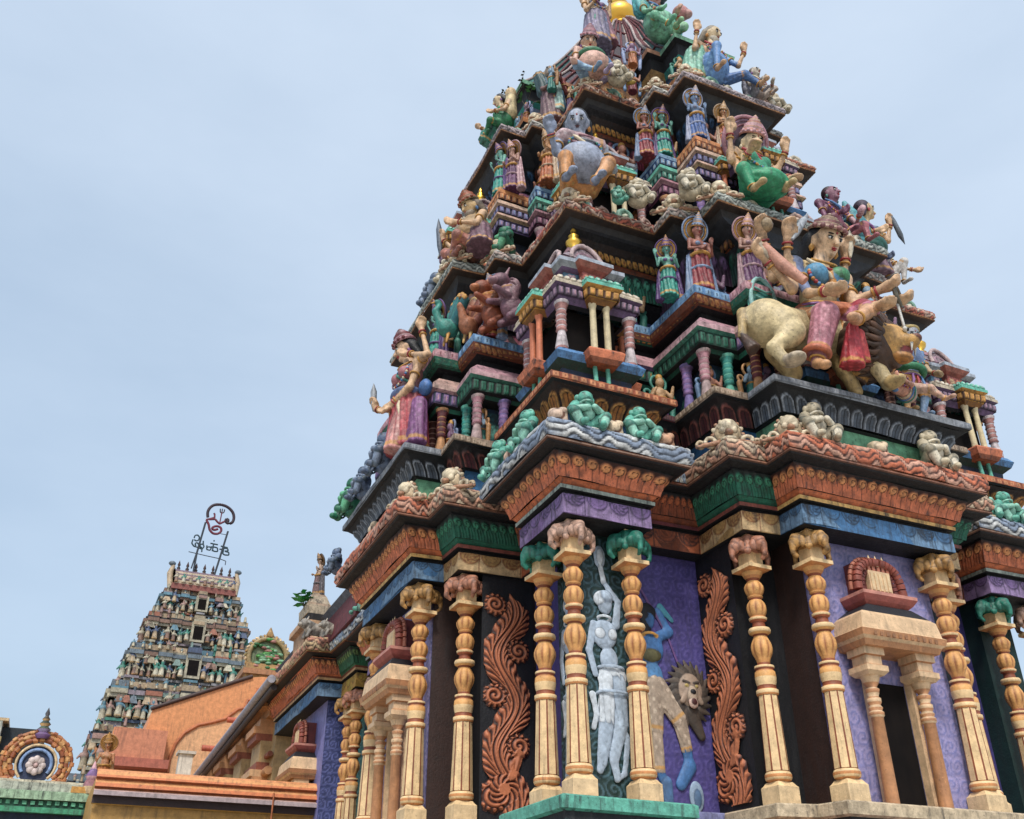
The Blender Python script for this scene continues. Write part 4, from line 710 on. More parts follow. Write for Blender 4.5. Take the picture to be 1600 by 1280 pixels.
m = MB(); edge_relief(m, B4, [(-.445, 10.42), (-.445, 10.9)], f_rosette, .42, .06, D((hx('8a3a68'), DARK, hx('d09aa4')), 0, (hx('4a64a0'), DARK, LTEAL), (hx('7a4a70'), DARK, ORANGE)), VIS9, 24, 24)
edge_relief(m, B4, [(-.43, 10.95), (-.35, 11.15), (-.2, 11.3)], f_tongue, .18, .05, D((hx('6b2340'), hx('1c0a14'), hx('9a4060')), 0, (RUST, DARK, BROWN), (NAVY, DARK, BLUE)), VIS9, 12, 12); part(m, 'niche_wall_carving')
P2 = plan(1.32, None, None, 2.46, .86, 2.76, .38)
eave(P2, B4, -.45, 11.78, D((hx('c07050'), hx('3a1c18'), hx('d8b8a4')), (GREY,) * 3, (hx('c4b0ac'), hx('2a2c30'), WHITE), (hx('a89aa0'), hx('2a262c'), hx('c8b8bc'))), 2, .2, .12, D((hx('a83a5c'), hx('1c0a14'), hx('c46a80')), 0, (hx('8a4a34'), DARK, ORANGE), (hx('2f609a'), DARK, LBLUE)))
fr = [(2.56, 1.02), (2.86, .5), (3.1, .5)]
place_cols(fr + [(y, x) for x, y in fr] + [(2 * CT - x, y) for x, y in fr], 8.43, 1.04, PALS[2:] + PALS[:1])
# ------------------------------------------------------------------ crown of the tower
P3 = plan(2.0, None, None, 2.87, 1.5, 3.15, 1.0)
m = MB(); ring(m, P3, [(-.1, 11.9), (-.05, 12.3), (.05, 12.33), (.05, 12.42), (-.1, 12.5), (-.1, 12.62), (.0, 12.65), (.02, 12.75), (-.22, 12.8), (-.25, 13.3), (-.15, 13.45), (-.1, 13.68)],
     [D(SLATE, 0, NAVY, NAVY), GREY, D(SLATE, 0, hx('4a5a78'), SLATE), GREY, DARK, DARK, D(TAN, 0, SLATE, ORG2), GREY, D(hx('7a4a28'), 0, hx('8a5a2c'), NAVY), D(hx('a87038'), 0, TAN, TEAL), DARK]); part(m, 'crown_body')
m = MB(); edge_relief(m, P3, [(-.225, 12.85), (-.225, 13.4)], f_rosette, .3, .05, D((hx('8a5a2c'), DARK, GOLD), 0, (hx('8a5a2c'), hx('2c1810'), GOLD), (hx('1d3a5c'), DARK, BLUE)), VIS9, 20, 20); edge_relief(m, P3, [(.052, 12.33), (.052, 12.42)], f_dent, .12, .01, (hx('6f86a8'), NAVY, GREY), VIS9, 6, 5); part(m, 'crown_frieze')
m = MB(); c = (CT, CT)
ring(m, P3, [(-.2, 13.65), (0, 13.7), (0.02, 13.78), (-.03, 13.83), (-.08, 13.84)], [DARK, D(hx('b07858'), 0, hx('b9866a'), hx('78b090')), D(hx('aeb4be'), 0, hx('c0a088'), LTEAL), SLATE]); part(m, 'crown_eave')
m = MB(); Pp, cat = P3; rows = [(1.0, 13.83), (.80, 14.5), (.62, 15.3), (.44, 16.2), (.26, 17.0), (.16, 17.35)]
Vs = [np.c_[CT + (off(Pp, -.08) - CT) * f, np.full(36, z)] for f, z in rows]; i = np.arange(36); j = (i + 1) % 36
for k in range(5): m.add(np.concatenate([Vs[k], Vs[k + 1]]), np.stack([i, j, j + 36, i + 36], 1), np.array([[hx('6a6470'), hx('544a52')][(q + k) % 2] if cat[q] != 'C' else hx('3f7a78') for q in range(36)]))
for q in list(range(10)) + list(range(27, 36)):
    for t in (0, .33, .66): tube(m, [V_[q] * (1 - t) + V_[(q + 1) % 36] * t + (0, 0, .02) for V_ in Vs], .03, hx('b8a8a4') if t == 0 else MAROON, 5)
for k in range(1, 5):
    for q in list(range(10)) + list(range(27, 36)): tube(m, [Vs[k][q] + (0, 0, .02), Vs[k][(q + 1) % 36] + (0, 0, .02)], .03, MAROON, 5)
part(m, 'crown_roof')
m = MB(); G = GOLD; lathe(m, CT, CT, [(.34, 17.3, G), (.4, 17.34, G), (.36, 17.4, G), (.2, 17.44, G), (.17, 17.5, G), (.3, 17.56, G), (.42, 17.7, G), (.44, 17.85, G), (.36, 18.02, G), (.2, 18.12, G), (.14, 18.18, G), (.24, 18.22, G), (.24, 18.27, G), (.13, 18.34, G), (.17, 18.45, G), (.12, 18.55, G), (.05, 18.62, G), (.08, 18.7, G), (.01, 19.0, G)], 28); part(m, 'gilded_pot_finial', MG)
# ------------------------------------------------------------------ statues
def disc_weapon(mb, c, ax, r, col): mb_ = mb; u = unit(np.cross(ax, (.3, .7, .6))); v = np.cross(unit(ax), u); tube(mb_, [np.array(c) + (u * math.cos(a) + v * math.sin(a)) * r for a in np.linspace(0, 2 * math.pi, 17)], r * .22, col, 5)
def blade(mb, a, b, w_, col):
    a, b = np.array(a, float), np.array(b, float); tube(mb, [a, a + (b - a) * .25, a + (b - a) * .7, b], [w_ * .4, w_, w_ * 1.1, w_ * .1], col, 6)
# goddess riding a lion (the largest group, right-hand ledge)
f = Fig(.50)
f.torso((.0, -.05, 1.12), (.09, -.12, 1.74), SKINY * 1.05, hx('b45c3a'), 0, 1.25, hx('4f8fb4'), (.93, -.0, .0)); f.b.append(ell((.09, -.12, 1.45), (.22, .17, .2), SKINY))
f.b += [ell((.26, -.36, 1.72), (.13, .13, .12), hx('3f8a5c')), rbox((.13, -.32, 1.62), (.05, .06, .17), .03, hx('c98a3c'))]
f.head((.24, -.25, 2.36), hx('dcb892'), (.02, -.85, -.5), DARK, .35); f.crown(.48, (hx('b9a08a'), hx('8a5a5a'), hx('c9b098')), 1.02); f.necklace((GOLD, RED))
PK = hx('b0707e'); f.leg(-1, (-.26, -.5, .86), (-.46, -.4, .14), hx('cf8f62'), PK, (-.03, -.16, -.12), None, hx('cf9a6a'), .012); f.b += [cap((-.27, -.5, .84), (-.44, -.42, .28), .18, .14, PK, .010), tor((-.44, -.41, .28), (.2, -.1, .9), .15, .035, hx('c06a4a')), ell((-.2, -.42, .95), (.17, .17, .12), hx('d8c8b8'))]
f.leg(1, (.36, -.62, 1.0), (.0, -.72, .72), hx('c9748a'), hx('d0a07a'), (-.14, -.08, -.06), None, None, .012)
f.b += [cap((.02, -.6, .66), (.0, -.5, .16), .08, .16, hx('a82430'), .016), cap((.12, -.62, .6), (.18, -.5, .26), .06, .11, hx('b8383a'), .016), cap((-.1, -.35, 1.1), (.32, -.4, 1.15), .1, .1, hx('b8622e'), .01), ell((.38, -.5, 1.08), (.17, .17, .18), hx('a02236'), None, .01)]
SK = hx('d2ab84')
for el, ha, nr in (((-.42, -.1, 1.62), (-.47, -.3, 2.14), (0, -1, .2)), ((-.5, .05, 1.75), (-.72, -.12, 2.24), (0, -1, .2)), ((-.5, -.25, 1.34), (-.84, -.25, 1.72), (0, -1, 0)), ((-.34, -.35, 1.26), (-.3, -.62, 1.12), (0, 0, 1))):
    f.arm(-1, el, ha, SK, hx('6f7fa6') if el[0] > -.45 else None, None, nr)
for el, ha, nr in (((.45, -.3, 1.4), (.62, -.62, 1.42), (0, -.3, 1)), ((.52, -.2, 1.3), (.80, -.6, 1.28), (0, -.3, 1)), ((.66, .0, 1.9), (.70, -.12, 2.36), (0, -1, .2)), ((.4, -.4, 1.2), (.36, -.75, 1.0), (0, 0, 1))): f.arm(1, el, ha, SK, None, None, nr)
blade(f.new('sword'), (-.45, -.36, 2.1), (-.02, -.3, 2.75), .05, GREY); blade(f.new('axe'), (-.84, -.3, 1.7), (-1.0, -.25, 2.0), .06, hx('b0a08a')); tube(f.new('conch'), [(-.9, -.3, 1.9), (-.7, -.35, 1.62), (-.5, -.5, 1.3)], [.06, .09, .06], hx('c98f7a'), 7); disc_weapon(f.new('discus'), (.84, -.7, 1.34), (.6, -1, 0), .14, hx('6d6a5e')); blade(f.new('dagger'), (.7, -.2, 2.3), (.78, -.22, 2.8), .045, BONE); tube(f.new('spear'), [(.78, -.7, 1.5), (.82, -.7, .75)], .02, WHITE, 5)
ball(f.new('drum'), (-.72, -.2, 2.38), .11, hx('a08a6a')); 
gd = f.make('goddess_statue', 'large many-armed goddess statue seated on the lion, in blue bodice and pink patterned leggings', (3.25, -1.0, 4.77), 0, 1.0, .02, .05)
def lion():
    T = hx('cbb78a'); T2 = hx('b79c68'); M_ = hx('4a3326')
    b = [ell((-.84, -.08, .82), (.33, .29, .33), T), cap((-.8, -.03, .86), (.4, -.05, .94), .26, .28, T), ell((-.74, -.3, .66), (.22, .17, .3), T), cap((-.70, -.36, .56), (-1.0, -.3, .28), .15, .085, T), cap((-1.0, -.3, .28), (-.93, -.38, .07), .08, .07, T), ell((-.86, -.46, .05), (.13, .17, .07), hx('b9a890')),
         cap((-.55, .1, .6), (-.4, .1, .3), .2, .12, T2), cap((-.4, .1, .3), (-.5, .05, .05), .1, .08, T2), cap((.42, -.32, .85), (.46, -.4, .42), .2, .12, T), cap((.46, -.4, .42), (.58, -.46, .08), .11, .085, T), ell((.6, -.54, .06), (.11, .17, .075), T2),
         cap((.34, .05, .8), (.28, -.1, .4), .17, .11, T2), cap((.28, -.1, .4), (.34, -.16, .06), .1, .08, T2), cap((-1.15, 0, .95), (-1.28, -.1, .5), .07, .05, T2), cap((-1.28, -.1, .5), (-1.22, -.2, .25), .05, .1, M_, .01)]
    F_ = unit((.5, -.8, -.25)); c = np.array((.62, -.47, .66)); r = unit(np.cross(F_, (0, 0, 1))); u = np.cross(r, F_); 
    m2 = MB(); sculpt(m2, [ell(c - F_ * .18, (.44, .36, .46), M_, None, .02), ell(c - F_ * .03, (.36, .26, .40), M_, None, .02), cap(c - F_ * .2, c - F_ * .3 - u * .5, .26, .14, M_, .02)], .02, .05, .5)
    for k in range(26):
        a = k * 2 * math.pi / 26
        for q, L in ((.33, .18), (.40, .16), (.27, .1)):
            p0 = c + F_ * (.04 - .9 * (q > .35) * .12) + (r * math.cos(a) + u * math.sin(a)) * (q - .05); tube(m2, [p0, p0 + (r * math.cos(a) + u * math.sin(a)) * L * .6 - F_ * .05, p0 + (r * math.cos(a + .4) + u * math.sin(a + .4)) * L - F_ * .16], [.05, .042, .01], M_ * (1.7 if k % 2 else .7), 5)
    rm = np.stack([r, F_, u], 1)
    b += [cap(c - F_ * .3, (.35, -.15, .9), .24, .3, T), ell(c + F_ * .08, (.25, .24, .26), hx('c99a55'), rm), ell(c + F_ * .28 + u * -.0, (.15, .17, .10), hx('c99a55'), rm), ell(c + F_ * .42 + u * .06, (.07, .06, .05), hx('6a3a2a'), rm), ell(c + F_ * .24 - u * .22, (.13, .16, .055), hx('b9803f'), rm), ell(c + F_ * .24 - u * .13, (.11, .14, .07), hx('7a1f22'), rm)]
    for s in (-1, 1): b += [ell(c + F_ * .2 + r * s * .1 - u * .04, (.075, .09, .07), hx('d8b878'), rm), ell(c + r * s * .2 + u * .17 + F_ * .04, (.06, .03, .07), hx('c99a55'), rm)]
    B_ = MB(); sculpt(B_, b, .02, .05, .35); root = thing('lion_statue', 'cream lion statue with dark curled mane and open red mouth, carrying the many-armed goddess', 'statue', (3.25, -1.0, 4.77)); B_.build('body', root, MS); m2.build('mane', root, MS)
    t = MB()
    for s in (-1, 1):
        Fig._el(None, t, c + F_ * .30 + r * s * .105 + u * .13, np.array((.055, .035, .035)), WHITE, rm); Fig._el(None, t, c + F_ * .328 + r * s * .105 + u * .13, np.array((.025, .022, .026)), DARK, rm)
        t.build('eye', root, MS)
        t = MB(); tube(t, [c + F_ * .38 + r * s * .08 - u * .05, c + F_ * .39 + r * s * .08 - u * .16], [.024, .005], WHITE, 5); t.build('fang', root, MS)
        t = MB()
lion()
# saddle cloth shield
m = MB(); n = 20; c_ = np.array((2.66, -.78, 6.16)); V = [c_ + (0, -.05, 0)] + [c_ + (math.cos(a) * .2, 0, math.sin(a) * .42) for a in np.linspace(0, 2 * math.pi, n, endpoint=False)] + [c_ + (math.cos(a) * .2, .07, math.sin(a) * .42) for a in np.linspace(0, 2 * math.pi, n, endpoint=False)]
m.add(V, [[0, 1 + (i + 1) % n, 1 + i][::-1] for i in range(n)], hx('1d6a62')); m.add(V, [[1 + i, 1 + (i + 1) % n, 21 + (i + 1) % n, 21 + i][::-1] for i in range(n)], LTEAL)
tube(m, [c_ + (math.cos(a) * .2, -.01, math.sin(a) * .42) for a in np.linspace(0, 2 * math.pi, 21)], .035, hx('8fc0bc'), 5)
for k in (-.22, -.08, .08, .22): tube(m, [c_ + (-.14, -.04, k), c_ + (0, -.07, k - .07), c_ + (.14, -.04, k)], .016, hx('6fb0a8'), 4)
tag(m.build('shield', None, MS), 'dark teal oval shield with pale rim leaning behind the lion and goddess', 'shield')
# demon under the lion's chin
f = Fig(.26); f.torso((.28, -.1, .16), (.02, -.16, .2), hx('c98f78'), hx('c0a090'), 0, 0, None, (0, .3, 1)); f.head((-.1, -.2, .44), hx('c9986a'), (.3, -.95, .0), DARK, 0, True, None, True); f.arm(1, (.1, -.35, .1), (-.15, -.42, .1), hx('c98f78')); f.leg(1, (.55, -.25, .2), (.72, -.3, .06), hx('c9a08a'))
f.make('demon_statue', 'small moustached demon statue crouching beneath the chin of the lion', (4.05, -1.2, 4.77), 0, .95, .015)
# moustached guard
f = Fig(.27); f.torso((.1, .06, .62), (.2, .06, 1.0), hx('7f8fae'), hx('c98a3e'), 0, 0, None, (.95, .1, 0)); f.b += [tor((.12, .06, .74), (.1, 0, 1), .19, .05, hx('2d7a52')), ell((.2, .03, 1.0), (.2, .14, .2), hx('6d83ac'))]
f.head((.3, .02, 1.36), hx('9aa0ab'), (-.25, -.85, -.42), hx('2a2622'), 0, True); hb = f.part('turban'); sculpt(hb, [ell((.31, .08, 1.47), (.14, .14, .1), hx('8a7a50')), tor((.305, .04, 1.44), (0, .2, 1), .11, .035, hx('b09a5c'))], .016, .02, .3)
f.leg(-1, (-.06, -.02, .42), (-.12, .0, .08), hx('cf9448'), hx('c9a06a')); f.leg(1, (.24, -.02, .38), (.16, .02, .08), hx('cf9448'), hx('6f8cae')); f.arm(-1, (-.14, -.02, .8), (-.24, -.22, .95), hx('b39a76')); f.arm(1, (.46, .0, .82), (.34, -.18, .66), hx('b39a76')); f.necklace((RUST, GOLD))
blade(f.part('club'), (-.24, -.28, .82), (-.18, -.2, 1.3), .05, hx('6a5a48')); f.make('guard_statue', 'standing statue with black moustache, blue chest and orange shorts on the right ledge', (4.68, -1.02, 4.77), 0, 1.02, .015)
# green seated goddess on the white eave
GR = hx('2f9a6c'); f = Fig(.40); f.torso((.04, .18, .36), (.04, .2, .96), SKINY, GR, 0, 1.1, hx('2f8f6a'), (.95, .1, 0)); f.b += [ell((.04, .16, .8), (.26, .2, .3), hx('3a9a74'), None, .008), ell((.0, -.1, .3), (.36, .3, .2), GR, None, .014)]
f.head((.16, .24, 1.50), hx('dcc49c'), (.0, -.88, -.48), DARK, .2); f.crown(.8, (hx('c98a78'), PINK, hx('d0a890'))); f.halo(1.0, (ROSE, hx('a88aa0'))); f.necklace()
f.leg(-1, (-.42, -.15, .42), (-.34, -.2, .02), GR, GR, None, None, SKINY, .012); f.leg(1, (.52, .0, .66), (.2, -.22, .2), GR, hx('58b088'), None, None, SKINY, .012)
f.arm(-1, (-.42, .08, .78), (-.48, -.05, 1.22), SK, None, (0, -.1, 1)); f.arm(-1, (-.3, .1, .66), (-.3, -.2, .76), SK); f.arm(1, (.5, .15, 1.0), (.56, -.05, 1.25), SK, None, (0, 0, 1)); f.arm(1, (.42, .1, .8), (.4, -.2, .5), SK)
f.make('green_goddess_statue', 'seated goddess statue in a bright green skirt with pink halo on the white upper eave', (3.12, -.62, 8.2), 0, 1.0, .018, .045)
# pot-bellied seated man on the corner eave
f = Fig(.42); BB = hx('8d99b2'); OR_ = hx('cf8f52'); f.torso((.04, .12, .42), (.06, .05, 1.1), BB, OR_, 0, 0, None, (.95, -.1, 0)); f.b += [ell((-.02, -.1, .66), (.37, .32, .33), hx('98a2b8')), cap((-.25, .0, 1.22), (.38, .0, 1.25), .13, .13, hx('b4989c'), .006)]
f.head((-.0, .02, 1.62), hx('9aa3b6'), (-.42, -.75, -.5), hx('1a1c22'), .1, False, None, True, hx('6a4a52')); f.leg(-1, (-.42, -.34, .42), (-.46, -.4, -.04), OR_, OR_, None, None, BB, .012); f.leg(1, (.26, -.4, .52), (-.02, -.44, .02), OR_, hx('d8a070'), None, None, BB, .012)
f.arm(-1, (-.42, -.05, .78), (-.58, -.2, .98), BB, None, (-.3, -.2, .9)); f.arm(1, (.5, -.02, .92), (.36, -.22, .62), hx('a9b0be'), None, (-.2, -.5, -.8)); f.necklace((ROSE, GREY))
f.make('potbellied_statue', 'pot-bellied grey-blue seated man statue in orange shorts at the tower corner', (.66, .42, 8.2), 0, 1.0, .018, .05)
# lady with a knife, left ledge
f = Fig(.38); RD = hx('a8434a'); f.torso((-.05, .42, .92), (-.05, .45, 1.42), hx('a87a7c'), hx('6f6a80'), 0, 1.15, hx('a86a72'), (.1, -.95, 0)); f.b += [cap((-.05, .42, .95), (-.05, .42, .16), .27, .33, RD, .02), cap((-.18, .3, .8), (-.26, .34, .1), .1, .16, hx('c98a84'), .012), cap((.0, .1, .8), (-.02, .08, .14), .12, .15, hx('7a4a7a'), .012), ell((-.1, .42, 1.06), (.24, .3, .1), hx('5f6f9a'))]
f.head((-.10, .60, 1.98), hx('d0ab8a'), (-.85, .2, -.35), DARK, .25); f.crown(.7, (ROSE, MAROON, hx('b09098'))); f.necklace((GOLD, BLUE))
f.arm(-1, (-.18, .92, 1.08), (-.34, 1.2, 1.2), SK, None, (-.1, .3, 1), (-1, 0, 0)); f.arm(1, (-.16, .12, 1.05), (-.34, .36, .86), SK, None, None, (-1, 0, 0)); f.arm(1, (-.02, -.12, 1.5), (-.16, .28, 1.72), SK); f.arm(1, (.05, .0, 1.6), (.0, .2, 2.15), SK, None, (0, .2, 1))
blade(f.part('knife'), (-.36, 1.26, 1.2), (-.40, 1.24, 1.68), .045, GREY); ball(f.part('pot'), (.05, .02, 1.04), (.1, .13, .13), hx('3f6fae')); f.make('lady_with_knife_statue', 'tall standing lady statue in a red skirt holding up a knife on the left ledge', (-.95, 2.45, 4.77), 0, 1.0, .018, .04)
# bearded seer, upper left
f = Fig(.30); f.torso((0, -.05, .18), (0, .0, .62), hx('b9a070'), hx('9a6a5a'), 0, 0, None, (.1, -.95, 0)); f.b += [ell((-.02, 0, .45), (.26, .3, .34), hx('a88a62'), None, .012), cap((.02, -.2, .4), (-.02, -.28, .05), .16, .2, hx('6a4a58'), .012)]
f.head((-.06, .02, .98), hx('c9a876'), (-.85, -.1, -.45), hx('6a5a48'), .1, False, hx('8a7a68')); f.crown(.7, (hx('a89878'), RUST)); f.leg(-1, (-.34, .22, .22), (-.3, -.05, .04), hx('a86a5a')); f.leg(1, (-.34, -.22, .22), (-.3, .1, .04), hx('a86a5a')); f.arm(-1, (-.16, .34, .42), (-.3, .46, .66), SK, None, (0, .1, 1), (-1, 0, 0)); f.arm(1, (-.12, -.36, .4), (-.34, -.2, .46), SK)
blade(f.part('staff'), (-.32, .5, .4), (-.36, .54, 1.1), .04, SLATE); f.make('bearded_seer_statue', 'bearded seer statue in tan and maroon robes on the left end of the middle eave', (-.25, 2.35, 8.2), 0, 1.15, .017)
# mother and child, top left eave
f = Fig(.27); f.torso((-.02, .05, .3), (0, 0, .62), hx('d0b48a'), hx('1f7a4a'), 0, .9, hx('1f7a4a'), (.1, -.95, 0)); f.b += [ell((0, .02, .36), (.22, .25, .24), hx('1f7348'), None, .01), cap((-.08, .1, .3), (-.24, .25, -.02), .18, .17, hx('2a7a66'), .012)]
f.head((-.04, .06, .98), hx('d8c09a'), (-.85, .3, -.35), DARK, .15); f.leg(-1, (-.28, .25, .2), (-.3, .3, .0), hx('2a7a66')); f.leg(1, (-.3, -.1, .22), (-.3, .12, .05), hx('1f7348')); f.arm(-1, (-.14, .3, .42), (-.26, .46, .56), SK, None, (-.3, .5, .8), (-1, 0, 0)); f.arm(1, (-.1, -.28, .42), (-.22, -.1, .5), SK)
f.b += [ell((.08, -.2, .98), (.11, .11, .14), hx('cdb083')), cap((.08, -.2, .85), (.08, -.16, .5), .1, .14, hx('cdb98a'))]; f.make('green_lady_statue', 'lady statue in dark green with a second head at her shoulder, top left', (.55, 3.1, 11.98), 0, 1.0, .016)
# crown figures
f = Fig(.33); f.torso((.05, .0, .3), (.06, .03, .82), hx('cda98c'), hx('7fa6cc'), 0, 0, None, (.95, 0, 0)); f.b += [ell((.03, -.14, .42), (.3, .26, .27), hx('d6a896')), ell((.2, -.2, .42), (.16, .16, .18), hx('5f95c8'), None, .008), tor((.05, .0, .72), (0, .1, 1), .23, .06, hx('3a7a58'))]
f.head((.04, .02, 1.2), hx('d8aa8a'), (-.2, -.85, -.5), hx('4a2a20'), .1); f.crown(.8, (hx('9a8a98'), ROSE)); f.leg(-1, (-.38, -.26, .12), (-.1, -.36, .04), hx('7fa0c0')); f.leg(1, (.34, -.3, .2), (.1, -.4, .04), hx('b0a0c0')); f.arm(-1, (-.3, -.05, .5), (-.44, -.25, .2), SKINP); f.arm(1, (.48, -.08, .62), (.62, -.25, .22), hx('c9aa4a'), hx('c9b060'))
f.make('pink_bellied_statue', 'round pink-bellied seated statue with a green collar on the topmost corner', (1.5, 1.42, 12.0), 0, 1.0, .016)
f = Fig(.27); f.torso((0, 0, .75), (0, 0, 1.12), hx('cdb08c'), hx('8a7a90'), 0, .8, hx('7a6a90'), (1, 0, 0)); f.b += [cap((0, 0, .8), (0, 0, .1), .2, .26, hx('77708a'), .012), cap((.12, -.05, 1.0), (.22, -.08, .2), .08, .14, hx('8a5a68'), .01)]
f.head((0, -.02, 1.48), hx('d0b08a'), (-.1, -.9, -.4), DARK, .1); f.crown(1.2, (hx('8a9a9a'), hx('b09a86'))); f.arm(-1, (-.22, -.08, .85), (-.1, -.24, 1.0), SK); f.arm(1, (.24, -.08, .9), (.2, -.2, 1.25), SK, None, (0, 0, 1)); f.make('robed_statue', 'tall crowned statue in a grey-violet robe standing just left of the gilded finial', (2.05, 2.0, 13.85), 0, 1.15, .016)
f = Fig(.26); f.torso((0, 0, .7), (0, 0, 1.05), hx('7a5a56'), hx('6a3f42'), 0, 0, None, (.7, -.7, 0)); f.b += [cap((0, 0, .75), (0, 0, .1), .2, .24, hx('6d5258'), .012), cap((.05, -.14, 1.0), (.05, -.18, .3), .07, .1, hx('8fb0a8'), .01), cap((.14, .12, .7), (.16, .16, 1.72), .2, .08, hx('4f7f9c'), .01), cap((-.12, .05, .9), (-.2, .1, 1.35), .14, .12, hx('2a4a4e'), .012)]
f.head((-.04, -.04, 1.36), hx('9a8a7a'), (-.5, -.85, 0), hx('2c4a50'), .1); f.arm(-1, (-.22, -.1, .8), (-.1, -.28, .85), hx('7a5a56')); f.arm(1, (.2, -.18, .8), (.05, -.3, .9), hx('8a3f3a')); f.make('winged_statue', 'narrow maroon statue with a tall blue wing at the left of the topmost eave', (1.32, 2.55, 12.0), 0, 1.05, .016)
f = Fig(.34); f.torso((.2, .05, .35), (.16, .05, .85), hx('7fbf9c'), hx('6fb894'), 0, 0, None, (.95, .1, 0)); f.b += [ell((.2, .0, .5), (.34, .26, .36), hx('78b898'), None, .012), cap((-.1, .1, .9), (-.24, .14, 1.5), .17, .06, hx('48a4a8'), .01), cap((.5, .1, .5), (.74, .1, .95), .2, .08, hx('4aa0a0'), .01)]
f.head((.1, -.02, 1.22), hx('c98a7a'), (.0, -.85, -.5), hx('16262e'), .0, True, None, True, RED); hb = f.part('hat'); sculpt(hb, [ell((.14, .06, 1.46), (.28, .27, .1), hx('1b2f3a'), None, .015), ell((.18, .1, 1.58), (.19, .19, .17), hx('1d3540'), None, .015), ell((.36, .1, 1.5), (.13, .13, .12), hx('24404a'), None, .015)], .018, .03, .3)
f.arm(-1, (-.2, -.1, .6), (-.05, -.3, .5), hx('78b898')); f.arm(1, (.5, -.05, .6), (.4, -.28, .62), hx('c0907a')); f.leg(-1, (-.12, -.3, .3), (.1, -.38, .1), hx('6fb894')); f.leg(1, (.5, -.3, .3), (.25, -.38, .1), hx('9ad0a0')); f.b += [ell((.62, -.1, .96), (.16, .15, .15), hx('c98a88')), ell((.72, -.18, .9), (.09, .09, .08), hx('d0a09a'))]
f.make('hatted_statue', 'pale green seated statue with a dark curly hat and snarling face at the very top', (2.9, 1.35, 13.84), 0, 1.05, .017)
f = Fig(.33); BL = hx('5f8cc4'); f.torso((.06, .06, .3), (.05, .05, .85), hx('c9a07e'), BL, 0, 0, None, (.95, .1, 0)); f.b += [ell((.05, .0, .5), (.26, .22, .3), BL, None, .012), cap((-.2, .15, .8), (-.3, .2, .2), .2, .22, hx('7fb8a0'), .012)]
f.head((.12, .02, 1.34), hx('cdb690'), (.35, -.8, -.4), hx('8a8070'), .2, False, hx('b0a898')); f.leg(-1, (-.1, -.3, .62), (-.16, -.3, .04), BL, BL, None, None, SK, .012); f.leg(1, (.5, -.2, .3), (.7, -.3, .06), hx('3f6aa4'), hx('3f6aa4'), None, None, SK, .012); f.arm(-1, (-.36, -.05, .72), (-.34, -.15, 1.08), SK, None, (0, 0, 1)); f.arm(1, (.48, -.1, .62), (.62, -.15, .98), SK, BL, (0, 0, 1)); f.make('blue_robed_statue', 'seated statue in a blue robe raising one hand on the right of the topmost eave', (3.5, .5, 12.0), 0, 1.05, .017)
# right-edge figures
f = Fig(.34); f.torso((0, 0, .6), (0, 0, 1.05), hx('cdae80'), hx('8a5a5a'), 0, .8, hx('5a6a80'), (1, 0, 0)); f.head((.05, -.04, 1.48), hx('d0b486'), (.95, -.3, 0), hx('3a2c3c'), .15); f.b += [cap((0, 0, .6), (0, 0, .05), .24, .3, hx('7a5f70'), .012)]; f.arm(1, (.42, -.05, .95), (.5, -.1, 1.3), SK, None, (0, 0, 1)); f.arm(-1, (-.3, -.1, .8), (-.1, -.3, .8), SK); blade(f.part('knife'), (.52, -.14, 1.5), (.74, -.1, .95), .045, hx('6a7480')); f.make('knife_bearer_statue', 'dark-haired statue in profile with a long knife at the right of the middle eave', (5.85, .1, 8.15), 0, 1.0, .017)
f = Fig(.3); f.torso((0, 0, .3), (-.03, 0, .72), hx('7a4a66'), hx('a88aa0'), 0, 0, None, (1, 0, 0)); f.head((-.02, -.04, 1.02), hx('8a5a70'), (.2, -.98, 0), hx('3a2430')); f.leg(-1, (-.3, -.25, .3), (-.1, -.3, .05), hx('7a3a50')); f.leg(1, (.3, -.25, .35), (.3, -.28, .05), hx('a8606a')); f.arm(-1, (-.3, -.1, .4), (-.2, -.3, .4), hx('7a4a66')); f.arm(1, (.32, -.1, .5), (.2, -.3, .5), hx('c9a0a8')); f.b += [ell((.5, .1, .55), (.24, .2, .4), hx('3f8a96'), None, .012), ell((.72, .05, .3), (.26, .2, .2), hx('1f5a50'), None, .012), cap((.45, .1, .9), (.4, .12, 1.15), .12, .04, hx('58a0aa'))]
f.make('kneeling_plum_statue', 'kneeling plum-coloured statue beside a teal bird, just right of the green goddess', (4.75, -.35, 8.15), 0, 1.0, .017)
f = Fig(.3); f.torso((0, 0, .25), (0, 0, .66), hx('c4b49a'), hx('b8b0a8'), 0, 0, None, (1, 0, 0)); f.head((-.05, -.02, .98), hx('c9b08a'), (.5, -.85, 0), hx('4a5468')); f.leg(-1, (-.2, -.3, .5), (-.1, -.2, .06), hx('b8b4b0')); f.leg(1, (.28, -.28, .5), (.24, -.2, .06), hx('c4c0bc')); f.arm(-1, (-.3, -.1, .4), (-.2, -.32, .4), hx('5a6a8a')); f.arm(1, (.36, -.1, .5), (.5, -.25, .4), SK)
f.make('crouching_pale_statue', 'pale statue with raised knees sitting at the far right of the middle eave', (6.05, .12, 8.1), 0, .9, .017)
